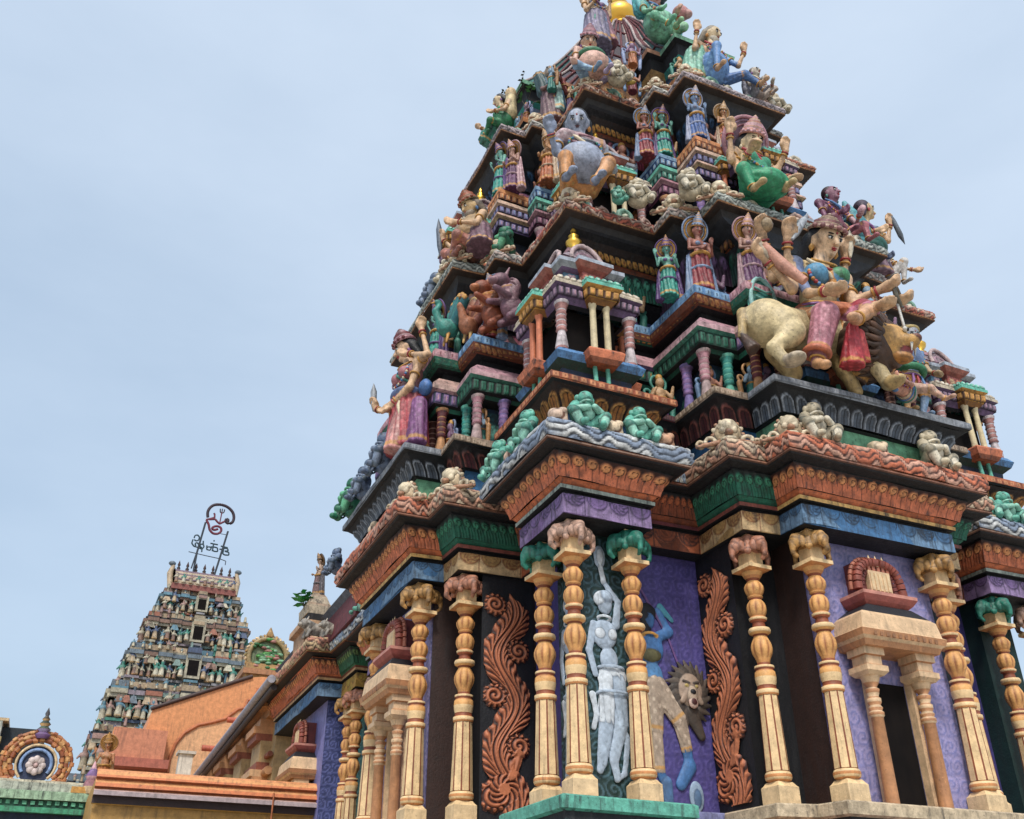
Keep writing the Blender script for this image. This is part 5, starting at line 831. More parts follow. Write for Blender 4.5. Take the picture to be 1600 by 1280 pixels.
f = Fig(.27); f.torso((0, 0, .25), (0, 0, .6), hx('9a9aa4'), hx('8a7a72'), 0, 0, None, (1, 0, 0)); f.head((0, -.02, .9), hx('b0a698'), (.2, -.98, 0), hx('8a8078')); f.leg(-1, (-.25, -.25, .3), (-.1, -.3, .04), hx('8a8a96')); f.leg(1, (.25, -.25, .3), (.1, -.3, .04), hx('a89a90')); f.arm(-1, (-.28, -.1, .35), (-.15, -.3, .35), hx('b0a698')); f.arm(1, (.28, -.1, .35), (.15, -.3, .35), hx('b0a698')); f.b.append(ell((0, .1, .5), (.3, .16, .5), hx('8f8f9c'), None, .01))
gs = f.make('weathered_statue', 'weathered grey seated statue on the topmost eave, right of the blue-robed figure', (4.45, .5, 12.0), 0, .85, .017)
def gana(c, c2):
    b = [ell((0, -.02, .40), (.085, .085, .085), c), ell((0, .02, .46), (.05, .05, .05), c2), ell((0, -.07, .38), (.035, .03, .03), c2), ell((0, 0, .24), (.12, .1, .13), c), ell((0, -.06, .2), (.085, .07, .085), c2),
         cap((-.11, 0, .3), (-.2, -.06, .2), .06, .045, c), cap((-.2, -.06, .2), (-.04, -.15, .22), .045, .035, c2), cap((.11, 0, .3), (.2, -.06, .2), .06, .045, c), cap((.2, -.06, .2), (.04, -.15, .24), .045, .035, c2),
         cap((-.08, 0, .1), (-.19, -.12, .16), .08, .06, c), cap((-.19, -.12, .16), (-.13, -.14, .02), .055, .045, c2), cap((.08, 0, .1), (.19, -.12, .16), .08, .06, c), cap((.19, -.12, .16), (.13, -.14, .02), .055, .045, c2), cap((-.13, -.14, .02), (-.1, -.21, .02), .04, .035, c), cap((.13, -.14, .02), (.1, -.21, .02), .04, .035, c), ell((0, .02, .06), (.15, .1, .08), c),
         ell((-.09, .0, .4), (.03, .03, .04), c), ell((.09, 0, .4), (.03, .03, .04), c), tor((0, -.04, .31), (0, .3, 1), .075, .015, c2)]
    m = MB(); b += [ell((-.035, -.08, .41), (.014, .012, .012), DARK), ell((.035, -.08, .41), (.014, .012, .012), DARK), cap((-.05, -.07, .435), (.05, -.07, .435), .012, .012, c * .5), cap((-.09, -.08, .1), (-.06, -.12, .02), .02, .02, c * .6), tor((-.12, -.1, .07), (1, .6, 0), .05, .012, c * .5), tor((.12, -.1, .07), (1, -.6, 0), .05, .012, c * .5)]
    sculpt(m, b, .008, .007, .7, .0015, 1.0, hx('0e2a28'), 1.0, False); return m
GT = gana(hx('5fb09c'), hx('90ccb8')); GCm = gana(hx('c4b79c'), hx('dcd2bc')); GB = gana(hx('5d6f8c'), hx('7f8fa8')); GGn = gana(hx('1f6f52'), hx('5fae84'))
proto = {}
def put_gana(key, mb, loc, rz, s, label, grp):
    if key not in proto: o = proto[key] = mb.build('crouching_dwarf_statue', None, MS)
    else: o = proto[key].copy(); COL.objects.link(o)
    o.location = loc; o.rotation_euler.z = R(rz); o.scale = (s,) * 3; tag(o, label, 'statue', grp); return o
gg = 'small crouching dwarf statues along the eaves'
put_gana('t', GT, (.20, -.24, 3.96), 0, 1.1, 'teal crouching dwarf statue left of the pale block on the white-blue corner eave', gg)
put_gana('t', GT, (.94, -.22, 3.97), 0, 1.02, 'teal crouching dwarf statue right of the pale block on the white-blue corner eave', gg)
put_gana('t', GT, (-.22, .42, 3.96), -90, 1.1, 'teal crouching dwarf statue nearer the corner on the left side eave', gg)
put_gana('t', GT, (-.22, 1.3, 3.97), -90, 1.1, 'teal crouching dwarf statue farther back on the left side of the corner eave', gg)
put_gana('c', GCm, (2.88, -1.08, 3.97), 0, 1.15, 'cream crouching dwarf statue at the left of the orange eave, below the goddess', gg)
put_gana('c', GCm, (4.72, -1.08, 3.97), 10, 1.2, 'cream crouching dwarf statue at the right end of the orange eave, below the guard', gg)
put_gana('t', GT, (6.45, -.22, 3.97), 0, 1.05, 'pale teal crouching dwarf statue on the far right corner eave, left one of two', gg)
put_gana('t', GT, (6.95, -.22, 3.97), 0, 1.05, 'pale teal crouching dwarf statue cut by the right edge of the photo', gg)
put_gana('b', GB, (-1.18, 3.35, 4.8), -90, 1.3, 'dark blue-grey crouching statue on the left ledge beside the red-skirted lady', gg)
put_gana('b', GB, (-1.2, 4.35, 4.8), -90, 1.1, 'small slate-grey crouching statue on the left ledge, farther than the blue-grey one', gg)
put_gana('g', GGn, (-1.15, 5.1, 4.8), -90, 1.4, 'green crouching statue at the far end of the left ledge against the sky', gg)
put_gana('c', GCm, (.72, .14, 8.22) if 0 else (1.45, .15, 8.22), 0, 1.0, 'cream crouching dwarf statue on the red middle eave right of the pot-bellied man', gg)
put_gana('t', GT, (1.15, .2, 8.2), 0, .62, 'mint crouching dwarf statue at the feet of the pot-bellied man', gg)
put_gana('c', GCm, (2.05, -.32, 8.2), 0, 1.1, 'cream crouching dwarf statue on the white middle eave left of the green goddess', gg)
put_gana('c', GCm, (1.9, 1.15, 12.02), 0, 1.1, 'cream crouching dwarf statue on the topmost eave right of the pink-bellied figure', gg)
put_gana('c', GCm, (4.9, .62, 12.0), 0, 1.1, 'cream crouching dwarf statue at the right tip of the topmost eave', gg)
put_gana('g', GGn, (.15, 2.0, 8.2), -90, 1.2, 'green crouching dwarf statue on the left middle eave beside the bearded seer', gg)
put_gana('c', GCm, (-.4, 2.9, 8.2), -90, 1.2, 'cream crouching dwarf statue left of the bearded seer on the middle eave', gg)
put_gana('b', GB, (-.42, 3.6, 8.2), -90, 1.3, 'grey-blue crouching dwarf statue at the far left tip of the middle eave', gg)
put_gana('g', GGn, (7.2, -.2, 4.8), 0, 1.0, 'green crouching dwarf statue behind the right corner pavilion', gg) if 0 else None
# pale shell blocks and corner masks belong to the eave
def blob(c, c2): m = MB(); sculpt(m, [rbox((0, 0, .11), (.12, .08, .11), .05, c), ell((-.02, -.07, .12), (.08, .05, .07), c2), ell((.05, -.06, .18), (.06, .05, .05), c2), tor((0, -.08, .12), (0, 1, 0), .06, .015, hx('8a5a42'))], .012, .015, .4, .006); return m
for n_, (x, y, rz, s, c) in enumerate(((.56, -.24, 0, 1, hx('cdb89a')), (-.17, -.26, -20, .95, hx('cdb09a')), (1.28, -.22, 0, 1, hx('c99a7a')), (-.22, .88, -90, 1, hx('c4a48e')), (3.8, -1.1, 0, 1, hx('cdb89a')), (-1.1, 3.8, -90, 1, hx('cdb89a')))):
    o = blob(c, c * 1.15).build('shell_block', TW, MS); o.location = (x, y, 3.95); o.rotation_euler.z = R(rz); o.scale = (s,) * 3
def mask():
    c, c2, c3 = hx('c4ae8c'), hx('d6c6a8'), hx('a87a5c'); b = [ell((0, 0, .2), (.2, .17, .2), c), ell((0, -.1, .3), (.14, .1, .12), c2), cap((-.2, 0, .05), (-.1, -.02, .32), .06, .07, c2), cap((.2, 0, .05), (.1, -.02, .32), .06, .07, c2), ell((-.08, -.15, .22), (.05, .04, .05), c2), ell((.08, -.15, .22), (.05, .04, .05), c2), ell((0, -.2, .16), (.06, .06, .05), c3), ell((0, -.15, .07), (.12, .08, .05), c2)]
    for k in range(9):
        a = math.pi * k / 8; b += [cap((math.cos(a) * .17, -.02, .2 + math.sin(a) * .19), (math.cos(a) * .21, -.03, .2 + math.sin(a) * .235), .045, .035, c2 if k % 2 else c3)]
    for s in (-1, 1): b += [tor((s * .26, -.06, .08), (0, 1, 0), .07, .03, c2), tor((s * .4, -.05, .05), (0, 1, 0), .05, .025, c), cap((s * .1, -.12, .05), (s * .45, -.05, .02), .04, .03, c3)]
    m = MB(); sculpt(m, b, .010, .008, .75, .007, 1.0, hx('2a1c16'), 1.0, False); return m
mk = mask()
for n_, (x, y, z, rz, s) in enumerate(((1.93, -.62, 3.93, -30, 1.05), (2.5, -1.05, 3.93, -30, .95), (-.62, 1.93, 3.93, -60, 1.05), (-1.05, 2.5, 3.93, -60, .95), (.5, .48, 8.1, -45, .9), (1.98, .02, 8.12, -30, .95), (2.42, -.5, 8.12, -30, .9), (.02, 1.98, 8.12, -60, .9), (-.5, 2.42, 8.12, -60, .9), (1.45, 1.45, 11.95, -45, .8), (2.58, .98, 11.95, -30, .8), (2.9, .52, 11.95, -30, .8), (.98, 2.58, 11.95, -60, .8), (6.3, -.15, 3.93, -30, .9))):
    if n_ == 0: mo = mk.build('corner_mask', TW, MS); o = mo
    else: o = mo.copy(); COL.objects.link(o)
    o.location = (x, y, z); o.rotation_euler.z = R(rz); o.scale = (s * .8,) * 3
# figures standing in the niches
def attendant(skin, skirt, acc, hair=DARK, arm=0):
    skin, skirt, acc = skin * .8, skirt * .8, acc * .75
    f = Fig(.19); f.plain = True; f.torso((0, 0, .62), (.01, 0, .92), skin, skirt, 0, .7, acc, (1, 0, 0)); f.b += [cap((0, 0, .62), (-.02, 0, .04), .14, .19, skirt, .016), cap((.15, .05, .9), (.2, .06, .0), .06, .11, acc, .014), cap((-.15, .05, .7), (-.2, .05, .0), .05, .09, acc * .8, .014), tor((0, 0, .7), (0, 0, 1), .14, .025, GOLD), tor((0, 0, .42), (.1, 0, 1), .155, .02, acc)]
    f.plain = True; f.head((0, -.02, 1.19), skin, (-.1, -.95, -.4), hair, 0); f.crown(1.2, (GOLD, acc)); f.arm(-1, (-.2, -.04, .78), (-.26, -.12, 1.0) if arm else (-.1, -.16, .74), skin, None, (0, 0, 1) if arm else None); f.arm(1, (.2, -.04, .76), (.12, -.16, .86), skin, None, (0, 0, 1)); f.halo(1.1, (acc, GOLD)); return f
AT = [attendant(hx('a86a5a'), hx('8e2a34'), hx('8fa6cc')), attendant(hx('6fb0a0'), hx('2f9a8a'), hx('6a4a8a'), DARK, 1), attendant(hx('b98a78'), hx('6a3a66'), hx('c9a0a8')), attendant(hx('7f9ac0'), hx('3a5fa0'), hx('b0b8d8'), DARK, 1), attendant(hx('c08a5a'), hx('b8622e'), hx('d0b090'))]
AL = [((2.12, -.26, 6.5), 0, 0, 1.05, 'red-skirted niche statue with pale blue shawl under the middle eave, left of the goddess'), ((2.72, -.60, 6.5), 2, 0, 1.0, 'plum niche statue behind the raised hands of the goddess'), ((1.75, .0, 6.5), 1, -20, .8, 'teal niche statue deep in shadow beside the corner pavilion') ,
      ((2.66, 1.02, 10.4), 1, 0, .9, 'teal niche statue under the top eave, right of the corner pavilion'), ((2.36, 1.12, 10.36), 0, 0, .9, 'red niche statue beside the teal one under the top eave'), ((2.98, .48, 10.4), 3, 0, .95, 'blue niche statue under the top eave above the green goddess'), ((3.5, .42, 10.4), 4, 0, .8, 'orange niche statue at the middle of the top tier behind the green goddess'),
      ((.48, 2.98, 10.4), 1, -90, .95, 'teal niche statue on the left side of the top tier'), ((.6, 2.74, 10.35), 2, -70, .9, 'violet niche statue between teal and orange ones on the left side of the top tier'), ((1.12, 2.36, 10.4), 4, -70, .95, 'orange niche statue on the left side of the top tier near the pot-bellied man'),
      ((-.62, 2.85, 6.5), 1, -90, .9, 'teal niche statue at the far left under the middle eave'), ((-.1, 2.62, 6.5), 2, -80, 1.0, 'plum niche statue behind the peacock on the left side'), ((-.1, 1.92, 6.5), 0, -70, .9, 'red niche statue beside the corner pavilion on the left side')]
first = {}
for loc, k, rz, s, lab in AL:
    if k not in first: o = first[k] = AT[k].make('niche_statue', lab, loc, rz, s * .9, .013, .02, None, 'statue', 'painted statues standing in the tower niches')
    else: o = copy_tree(first[k]); o['label'] = lab; o.location = loc; o.rotation_euler.z = R(rz); o.scale = (s * .9,) * 3
def peacock(c, c2, c3):
    b = [ell((0, 0, .3), (.13, .17, .15), c), cap((0, -.12, .36), (0, -.2, .55), .07, .05, c), cap((0, -.2, .55), (0, -.14, .68), .05, .04, c), ell((0, -.17, .72), (.05, .06, .05), c), cap((0, -.22, .71), (0, -.28, .68), .02, .01, c3), cap((.05, 0, .18), (.06, -.03, .02), .03, .02, c3), cap((-.05, 0, .18), (-.06, -.03, .02), .03, .02, c3)]
    for k in range(7):
        a = -.9 + k * .3; b += [cap((0, .08, .32), (math.sin(a) * .42, .14, .35 + math.cos(a) * .45), .08, .07, c if k % 2 else c2), ell((math.sin(a) * .44, .12, .37 + math.cos(a) * .47), (.07, .04, .07), c3)]
    m = MB(); sculpt(m, b, .013, .02, .5, .004); return m
def yali(c, c2):
    b = [ell((0, .05, .3), (.14, .2, .2), c), cap((0, 0, .4), (0, -.1, .62), .13, .12, c2, .006), ell((0, -.16, .72), (.12, .14, .12), c), ell((0, -.28, .68), (.08, .09, .06), c2), cap((-.09, -.1, .42), (-.1, -.3, .36), .055, .045, c), cap((.09, -.1, .42), (.1, -.32, .48), .055, .045, c), cap((-.1, .1, .2), (-.12, -.08, .06), .08, .06, c), cap((.1, .1, .2), (.12, -.08, .06), .08, .06, c), cap((-.07, -.12, .8), (-.1, -.08, .92), .03, .015, c2), cap((.07, -.12, .8), (.1, -.08, .92), .03, .015, c2), cap((0, .22, .2), (0, .34, .6), .04, .06, c2)]
    for k in range(5): b.append(tor((0, -.02 + .02 * k, .45 + .06 * k), (0, .8, .5), .13, .022, c2 * .7))
    m = MB(); sculpt(m, b, .013, .02, .5, .004); return m
tag(peacock(hx('2f8478'), hx('246870'), GOLD).build('peacock_statue', None, MS, (-.66, 2.30, 6.5)), 'teal peacock statue with spread tail under the middle eave on the left side', 'statue').rotation_euler.z = R(-90)
tag(peacock(hx('a86a4a'), hx('8a4a3a'), hx('c9a060')).build('peacock_statue', None, MS, (-.40, 2.12, 6.5)), 'rust-brown peacock statue between the teal peacock and the orange beast', 'statue').rotation_euler.z = R(-60)
tag(yali(hx('8e4526'), hx('b0683a')).build('beast_statue', None, MS, (-.2, 1.72, 6.5)), 'rust-orange rearing beast statue on the blue cornice at the left side', 'statue').rotation_euler.z = R(-80)
tag(yali(hx('74505e'), hx('96707a')).build('beast_statue', None, MS, (-.02, 1.45, 6.5)), 'dusty pink rearing beast statue tucked behind the corner pavilion on the left side', 'statue').rotation_euler.z = R(-80)
# small reliefs and curled ornaments that belong to the tower walls and eaves
def relief_fig(c, c2, c3):
    b = [ell((0, -.02, .86), (.085, .09, .11), c), ell((0, 0, .98), (.07, .07, .09), GOLD), ell((0, 0, .62), (.12, .09, .15), c), ell((0, 0, .45), (.13, .1, .1), c2), cap((0, 0, .45), (-.02, 0, .02), .12, .15, c2, .014), cap((-.12, 0, .7), (-.22, -.05, .52), .045, .04, c), cap((-.22, -.05, .52), (-.16, -.12, .66), .04, .03, c), cap((.12, 0, .7), (.22, -.05, .56), .045, .04, c), cap((.22, -.05, .56), (.24, -.1, .78), .04, .03, c), tor((0, .04, .88), (0, 1, 0), .17, .03, c3), tor((0, 0, .5), (0, 0, 1), .12, .02, GOLD)]
    for s in (-1, 1): b += [cap((s * .26, .05, .05), (s * .3, .05, .5), .05, .06, c3), tor((s * .26, .04, .62), (0, 1, 0), .07, .03, c3)]
    m = MB(); sculpt(m, b, .014, .012, .55, .002, 1.0, DARK, 1.0, False); return m
RF = [relief_fig(hx('b07a66'), hx('7a2a34'), hx('6a8ab0')), relief_fig(hx('7f9ab0'), hx('2f7a70'), hx('a87a4a')), relief_fig(hx('c09a70'), hx('5a3f7a'), hx('3f8a7a')), relief_fig(hx('8a6a86'), hx('a8602e'), hx('8a9ac0'))]
RP = [(2.12, -.16, 4.77, .62, 0), (2.55, -.46, 4.77, .6, 0), (1.72, .42, 4.77, .7, 0), (2.78, -.5, 4.77, .62, 0), (1.45, 1.1, 6.5, .95, 0), (1.72, 1.05, 6.5, .95, 0), (2.45, .0, 6.5, .8, 0), (3.1, -.35, 6.5, .95, 0), (3.45, -.35, 6.5, .95, 0), (4.2, -.35, 6.5, .95, 0), (4.6, -.35, 6.5, .95, 0), (5.0, -.4, 6.5, .95, 0), (5.5, -.1, 6.5, .9, 0),
      (2.3, 1.8, 10.38, .9, 0), (2.15, 2.1, 10.38, .8, 0), (2.8, 1.2, 10.38, .8, 0), (3.3, .72, 10.38, .85, 0), (3.8, .72, 10.38, .85, 0), (4.2, .72, 10.38, .85, 0), (4.6, .72, 10.38, .85, 0), (2.66, 1.05, 8.43, .8, 0), (3.3, .55, 8.43, .8, 0), (2.3, 1.2, 12.7, .6, 0), (2.62, 1.75, 12.72, .6, 0), (3.3, 1.15, 12.72, .6, 0), (3.7, 1.15, 12.72, .6, 0), (4.1, 1.15, 12.72, .6, 0)]
RP += [(y, x, z, s, -90) for x, y, z, s, _ in RP]
for n_, (x, y, z, s, rz) in enumerate(RP):
    k = (n_ * 5 + n_ // 4) % 4
    if isinstance(RF[k], MB): RF[k] = o = RF[k].build('relief_figure', TW, MS)
    else: o = RF[k].copy(); COL.objects.link(o)
    o.location = (x, y, z); o.rotation_euler.z = R(rz); o.scale = (s,) * 3
def curl(c, c2):
    b = [tor((0, 0, .12), (.1, 1, 0), .085, .035, c), ell((0, -.01, .12), (.04, .04, .04), c2), cap((.06, 0, .04), (.16, 0, .03), .045, .03, c2), cap((-.06, .02, .18), (.02, .02, .27), .035, .02, c2), cap((-.1, 0, .05), (-.16, 0, .12), .035, .02, c), cap((.05, .02, .19), (.12, .02, .22), .03, .015, c)]
    m = MB(); sculpt(m, b, .011, .008, .75, .005, 1.0, hx('22201e'), 1.0, False); return m
CU = [curl(hx('c4bca8'), hx('d8d2c4')), curl(hx('7fae9c'), hx('c0c8b4')), curl(hx('b8968a'), hx('d0b4a4'))]
nC = 0
for P_, z, o_, st in ((P1, 8.12, -.16, .36), (P2, 11.92, -.14, .34)):
    Pq = off(P_[0], o_); ed = (VIS9 if len(Pq) == 36 else VIS)
    for e in ed:
        a, b = Pq[e], Pq[(e + 1) % len(Pq)]; L_ = np.linalg.norm(b - a); k_ = int(L_ / st)
        for q in range(k_):
            p_ = a + (b - a) * (q + .5) / k_; nC += 1
            if nC > 96: break
            k = (nC * 7 + nC // 3) % 3
            if isinstance(CU[k], MB): CU[k] = o = CU[k].build('curled_ornament', TW, MS)
            else: o = CU[k].copy(); COL.objects.link(o)
            o.location = (p_[0], p_[1], z); o.rotation_euler.z = math.atan2(b[1] - a[1], b[0] - a[0]) + (nC % 5 - 2) * .12; s_ = .8 + .12 * (nC * 13 % 5); o.scale = (s_ if nC % 2 else -s_, s_, s_)
# weeds rooted in the masonry
def weed(name, label, loc, n, L, seed, col=hx('2a5a2c'), leaf=.05):
    rnd = random.Random(seed); m = MB()
    for k in range(n):
        a = rnd.uniform(0, 6.28); t = rnd.uniform(.1, .8); P = [(0, 0, 0), (math.cos(a) * t * L * .4, math.sin(a) * t * L * .4, L * .5), (math.cos(a) * t * L, math.sin(a) * t * L, L * rnd.uniform(.7, 1.1))]; tube(m, P, [.008, .006, .003], hx('4a3f2c'), 4)
        for q in range(5):
            s = .35 + q * .16; p = np.array(P[1]) * (1 - s) + np.array(P[2]) * s; b = rnd.uniform(0, 6.28); d = np.array((math.cos(b), math.sin(b), rnd.uniform(-.3, .5))) * leaf * rnd.uniform(.7, 1.5); u = unit(np.cross(d, (0, .3, 1))) * leaf * .4
            m.add([p, p + d * .5 + u, p + d, p + d * .5 - u], [[0, 1, 2, 3]], col * rnd.uniform(.7, 1.4))
    tag(m.build(name, None, MC, loc), label, 'plant')
weed('weed_plant', 'thin dark-leaved weed sprouting above the lady statue in green, top left', (.75, 3.0, 12.9), 5, .5, 1, hx('26331f'), .06)
weed('weed_plant', 'green leafy weed growing at the left end of the top eave beside the winged statue', (1.05, 3.1, 12.9), 3, .5, 2, hx('3f7a3a'), .09)
# ------------------------------------------------------------------ hall attached behind the tower
HL = thing('temple_hall', 'painted hall wing behind the tower on the left, with blue panel and orange eave', 'temple hall')
def hpart(mb, name, mat=None): return mb.build(name, HL, mat or MP)
def xring(mb, P, prof, cols):      # open polyline moulding, outward = left of travel reversed
    P = np.array(P, float); d = np.diff(P, axis=0); d /= np.linalg.norm(d, axis=1)[:, None]; n = np.stack([d[:, 1], -d[:, 0]], 1)
    nn = np.vstack([n[:1], n[:-1] + n[1:], n[-1:]]); V = []
    for k in range(1, len(P) - 1):
        if abs(np.dot(n[k - 1], n[k])) > .9: nn[k] = n[k]
    V = np.concatenate([np.c_[P + o * nn, np.full(len(P), z)] for o, z in prof]); m = len(P); i = np.arange(m - 1)
    for k, c in enumerate(cols):
        C = np.array(c) if np.ndim(c) == 2 else np.tile(c, (m - 1, 1)); mb.add(V, np.stack([k * m + i, k * m + i + 1, (k + 1) * m + i + 1, (k + 1) * m + i], 1), C)
# plan seen from the left: far end first so that the outward normal points to -X and -Y
HP = [(.3, 13.2), (-.45, 13.2), (-.45, 9.35), (0, 9.35), (0, 8.43), (.3, 8.43), (.3, 7.4)]
def hc(a, b, c): return [a, a, a, b, b, c][:6]
m = MB(); cb = [hx('3f74a6')] * 3 + [hx('b39a3c')] * 2 + [DARK]
xring(m, HP, [(-.5, 3.0), (0, 3.0), (0, 3.25), (-.03, 3.29), (.05, 3.29), (.05, 3.335), (.06, 3.37), (.09, 3.42), (.14, 3.56), (.23, 3.65), (.2, 3.67), (.36, 3.70), (.385, 3.71), (.38, 3.75), (.36, 3.86), (.26, 3.94), (-.3, 4.0)],
      [DARK, cb, DARK, DARK, hx('c9a070'), BROWN] + [[ORANGE] * 3 + [hx('2a6a4a')] * 2 + [DARK]] * 3 + [DARK, DARK, BROWN, TAN, [ORANGE] * 3 + [LBLUE] * 2 + [DARK], [hx('b08a78')] * 3 + [GREY] * 2 + [DARK], GREY]); hpart(m, 'cornice')
m = MB(); hp2 = (np.array(HP), 'CCCGGK'); 
def seg_relief(mb, prof, func, per, amp, cols, which):
    P = np.vstack([HP, [(.3, 7.4), (3, 7.4), (3, 13.2)]]); P = P[[0, 1, 2, 3, 4, 5, 6, 8, 9]]; edge_relief(mb, (P, 'CCCGGKKKK'), prof, func, per, amp, cols, which, 10, 12)
seg_relief(m, cv, f_tongue, .12, .03, {'C': OC, 'G': (hx('2a6a4a'), DARK, hx('7a9a5a')), 'K': OC}, [1, 2, 3, 4]); seg_relief(m, [(.004, 3.0), (.004, 3.24)], f_drape, .3, .014, {'C': (hx('4a78a4'), hx('17304f'), hx('7fa0c0')), 'G': (hx('b39a3c'), BROWN, GOLD), 'K': OC}, [1, 2, 3, 4])
seg_relief(m, wv, f_wave, .22, .045, {'C': (hx('c98a70'), DARK, CREAM), 'G': (hx('9fb4cc'), hx('1d2530'), WHITE), 'K': OC}, [1, 2, 3, 4]); hpart(m, 'cornice_carving')
m = MB(); W2 = [(.3, 11.4), (-.2, 11.4), (-.2, 9.6), (.3, 9.6), (.3, 8.6), (.5, 8.6), (.5, 7.2)]
xring(m, W2, [(0, -3.1), (0, 3.02)], [[hx('4a4a86'), hx('7a7ab4'), hx('2d3a72'), hx('2d3a72'), TEAL * .8, DARK]]); hpart(m, 'wall', MC)
m = MB(); panel_relief(m, (-.2, 9.597, 0), (1, 0, 0), (0, 0, 1), .5, 2.98, f_vine, (hx('2a3568'), hx('6a74b8')), .025, .015); panel_relief(m, (.297, 9.5, 0), (0, -1, 0), (0, 0, 1), .85, 2.98, f_vine, (hx('1f5f66'), hx('6fc0b8')), .025, .02); hpart(m, 'scrollwork_panel', MC)
for n_, (x, y) in enumerate(((.12, 8.62), (.12, 9.15))): o = copy_tree(c3 if n_ else c4, HL); o.location = (x, y, 0)
o = copy_tree(s1, HL); o.location = (-.22, 10.6, 0); o.rotation_euler.z = R(-90)
m = MB(); xring(m, HP, [(.0, -.02), (.1, -.05), (.1, -.3), (-.05, -.4), (-.05, -3.1)], [CREAM, CREAM, RUST, TAN]); hpart(m, 'plinth')
# little roof shrine at the end of the hall eave with beast, plant and figure
m = MB(); stack(m, -.52, 9.9, [(3.95, .3, .45, hx('b08a6a')), (4.25, .3, .45, hx('a0785a')), (4.3, .38, .55, hx('c9a07a')), (4.42, .38, .55, TAN), (4.46, .26, .4, DARK), (4.6, .26, .4, DARK)]); stack(m, -.05, 10.3, [(3.9, .4, 3.2, MAROON), (4.4, .4, 3.2, SLATE), (4.5, .5, 3.3, GREY), (4.6, .3, 3.1, SLATE)]); stack(m, -.56, 9.85, [(4.6, .24, .32, hx('c4b49c')), (4.78, .26, .34, hx('a89078')), (4.84, .22, .3, hx('b9a890')), (5.0, .16, .22, hx('a08a74')), (5.1, .1, .14, TAN)]); hpart(m, 'roof_pedestal')
def beast():
    c, c2 = hx('b4aca0'), hx('8f8a82'); b = [ell((0, 0, .3), (.2, .34, .2), c), ell((0, -.34, .42), (.15, .16, .16), c2), ell((0, -.48, .38), (.09, .09, .08), c), cap((-.12, -.2, .2), (-.13, -.28, .02), .07, .055, c2), cap((.12, -.2, .2), (.13, -.28, .02), .07, .055, c2), cap((-.12, .22, .25), (-.14, .2, .02), .09, .06, c2), cap((.12, .22, .25), (.14, .2, .02), .09, .06, c2), cap((-.1, -.3, .54), (-.12, -.28, .64), .04, .02, c), cap((.1, -.3, .54), (.12, -.28, .64), .04, .02, c), cap((0, .32, .34), (0, .42, .12), .04, .03, c2)]
    for k in range(6): b.append(tor((0, -.24 + .04 * k, .38), (0, 1, .2), .17 - .01 * k, .03, c2))
    m = MB(); sculpt(m, b, .016, .02, .45, .004); return m
o = beast().build('beast_statue', None, MS, (-.66, 9.35, 4.05)); o.scale = (.62,) * 3; o.rotation_euler.z = R(-75); tag(o, 'whitish crouching beast statue on the far roof pedestal beside the bright green leaves', 'statue')
o = beast().build('beast_statue', None, MS, (-.45, 8.75, 3.95)); o.rotation_euler.z = R(-80); o.scale = (.5,) * 3; tag(o, 'small pale beast statue on the hall eave below the roof pedestal', 'statue')
f = attendant(hx('c9a890'), hx('7a5a5a'), hx('5f5a60')); f.make('seated_statue', 'small crowned statue against the sky above the green leaves, far left of the tower', (-.56, 9.85, 5.08), -80, .62, .016, .02)
weed('leafy_plant', 'bright green broad-leaved plant growing beside the whitish beast at the left end', (-.78, 9.75, 4.62), 9, .4, 5, hx('1f8a3c'), .16)
put_gana('b', GB, (-1.1, 6.1, 4.2), -90, .9, 'dark slate bird-like statue on the left eave end, lowest of the dark ones', gg)
put_gana('t', GT, (-.25, 7.2, 3.97), -90, 1.1, 'teal crouching dwarf statue on the far corner eave beyond the orange one', gg)
# ------------------------------------------------------------------ tan gallery with gutter, running back from the hall
YT, YC = hx('b09468'), hx('c08a5c')
G2 = thing('tan_gallery', 'tan gallery wall with rounded cornices and a long grey gutter pipe', 'building')
m = MB(); box(m, -.42, 4, 13.2, 24, -3.1, 3.4, YT); box(m, -.62, 4, 13.2, 24, 3.42, 3.6, YC * .8); box(m, -.80, 4, 13.2, 24, 3.6, 3.75, YC); m.build('wall', G2, MC)
m = MB()
for k in range(4):
    y = 13.6 + k * 2.3
    for z0, z1, a, c in ((-3.1, 2.05, .22, YT), (2.05, 2.2, .34, YC), (2.2, 2.34, .40, hx('cfa67c')), (2.34, 2.5, .28, hx('8a4a34')), (2.5, 2.95, .24, YT), (2.95, 3.1, .36, hx('8a4a34')), (3.1, 3.25, .42, YC), (3.25, 3.42, .3, YC * .9)): box(m, -.42 - a, -.4, y, y + 1.0, z0, z1, c)
m.build('pilaster_course', G2, MC)
m = MB()
for z, r, c in ((2.28, .09, YC), (2.62, .06, hx('8a4a34')), (1.75, .09, YC)): tube(m, [(-.5, 13.2, z), (-.5, 24, z)], r, c, 10)
m.build('roll_moulding', G2, MC)
m = MB(); tube(m, [(-.95, 11.6, 3.80), (-.95, 17, 3.6), (-.95, 24, 3.36)], .085, hx('9a9aa6'), 12); tube(m, [(-.86, 11.7, 3.66), (-.86, 24, 3.2)], .07, hx('3a3234'), 8); m.build('gutter_pipe', G2, MC)
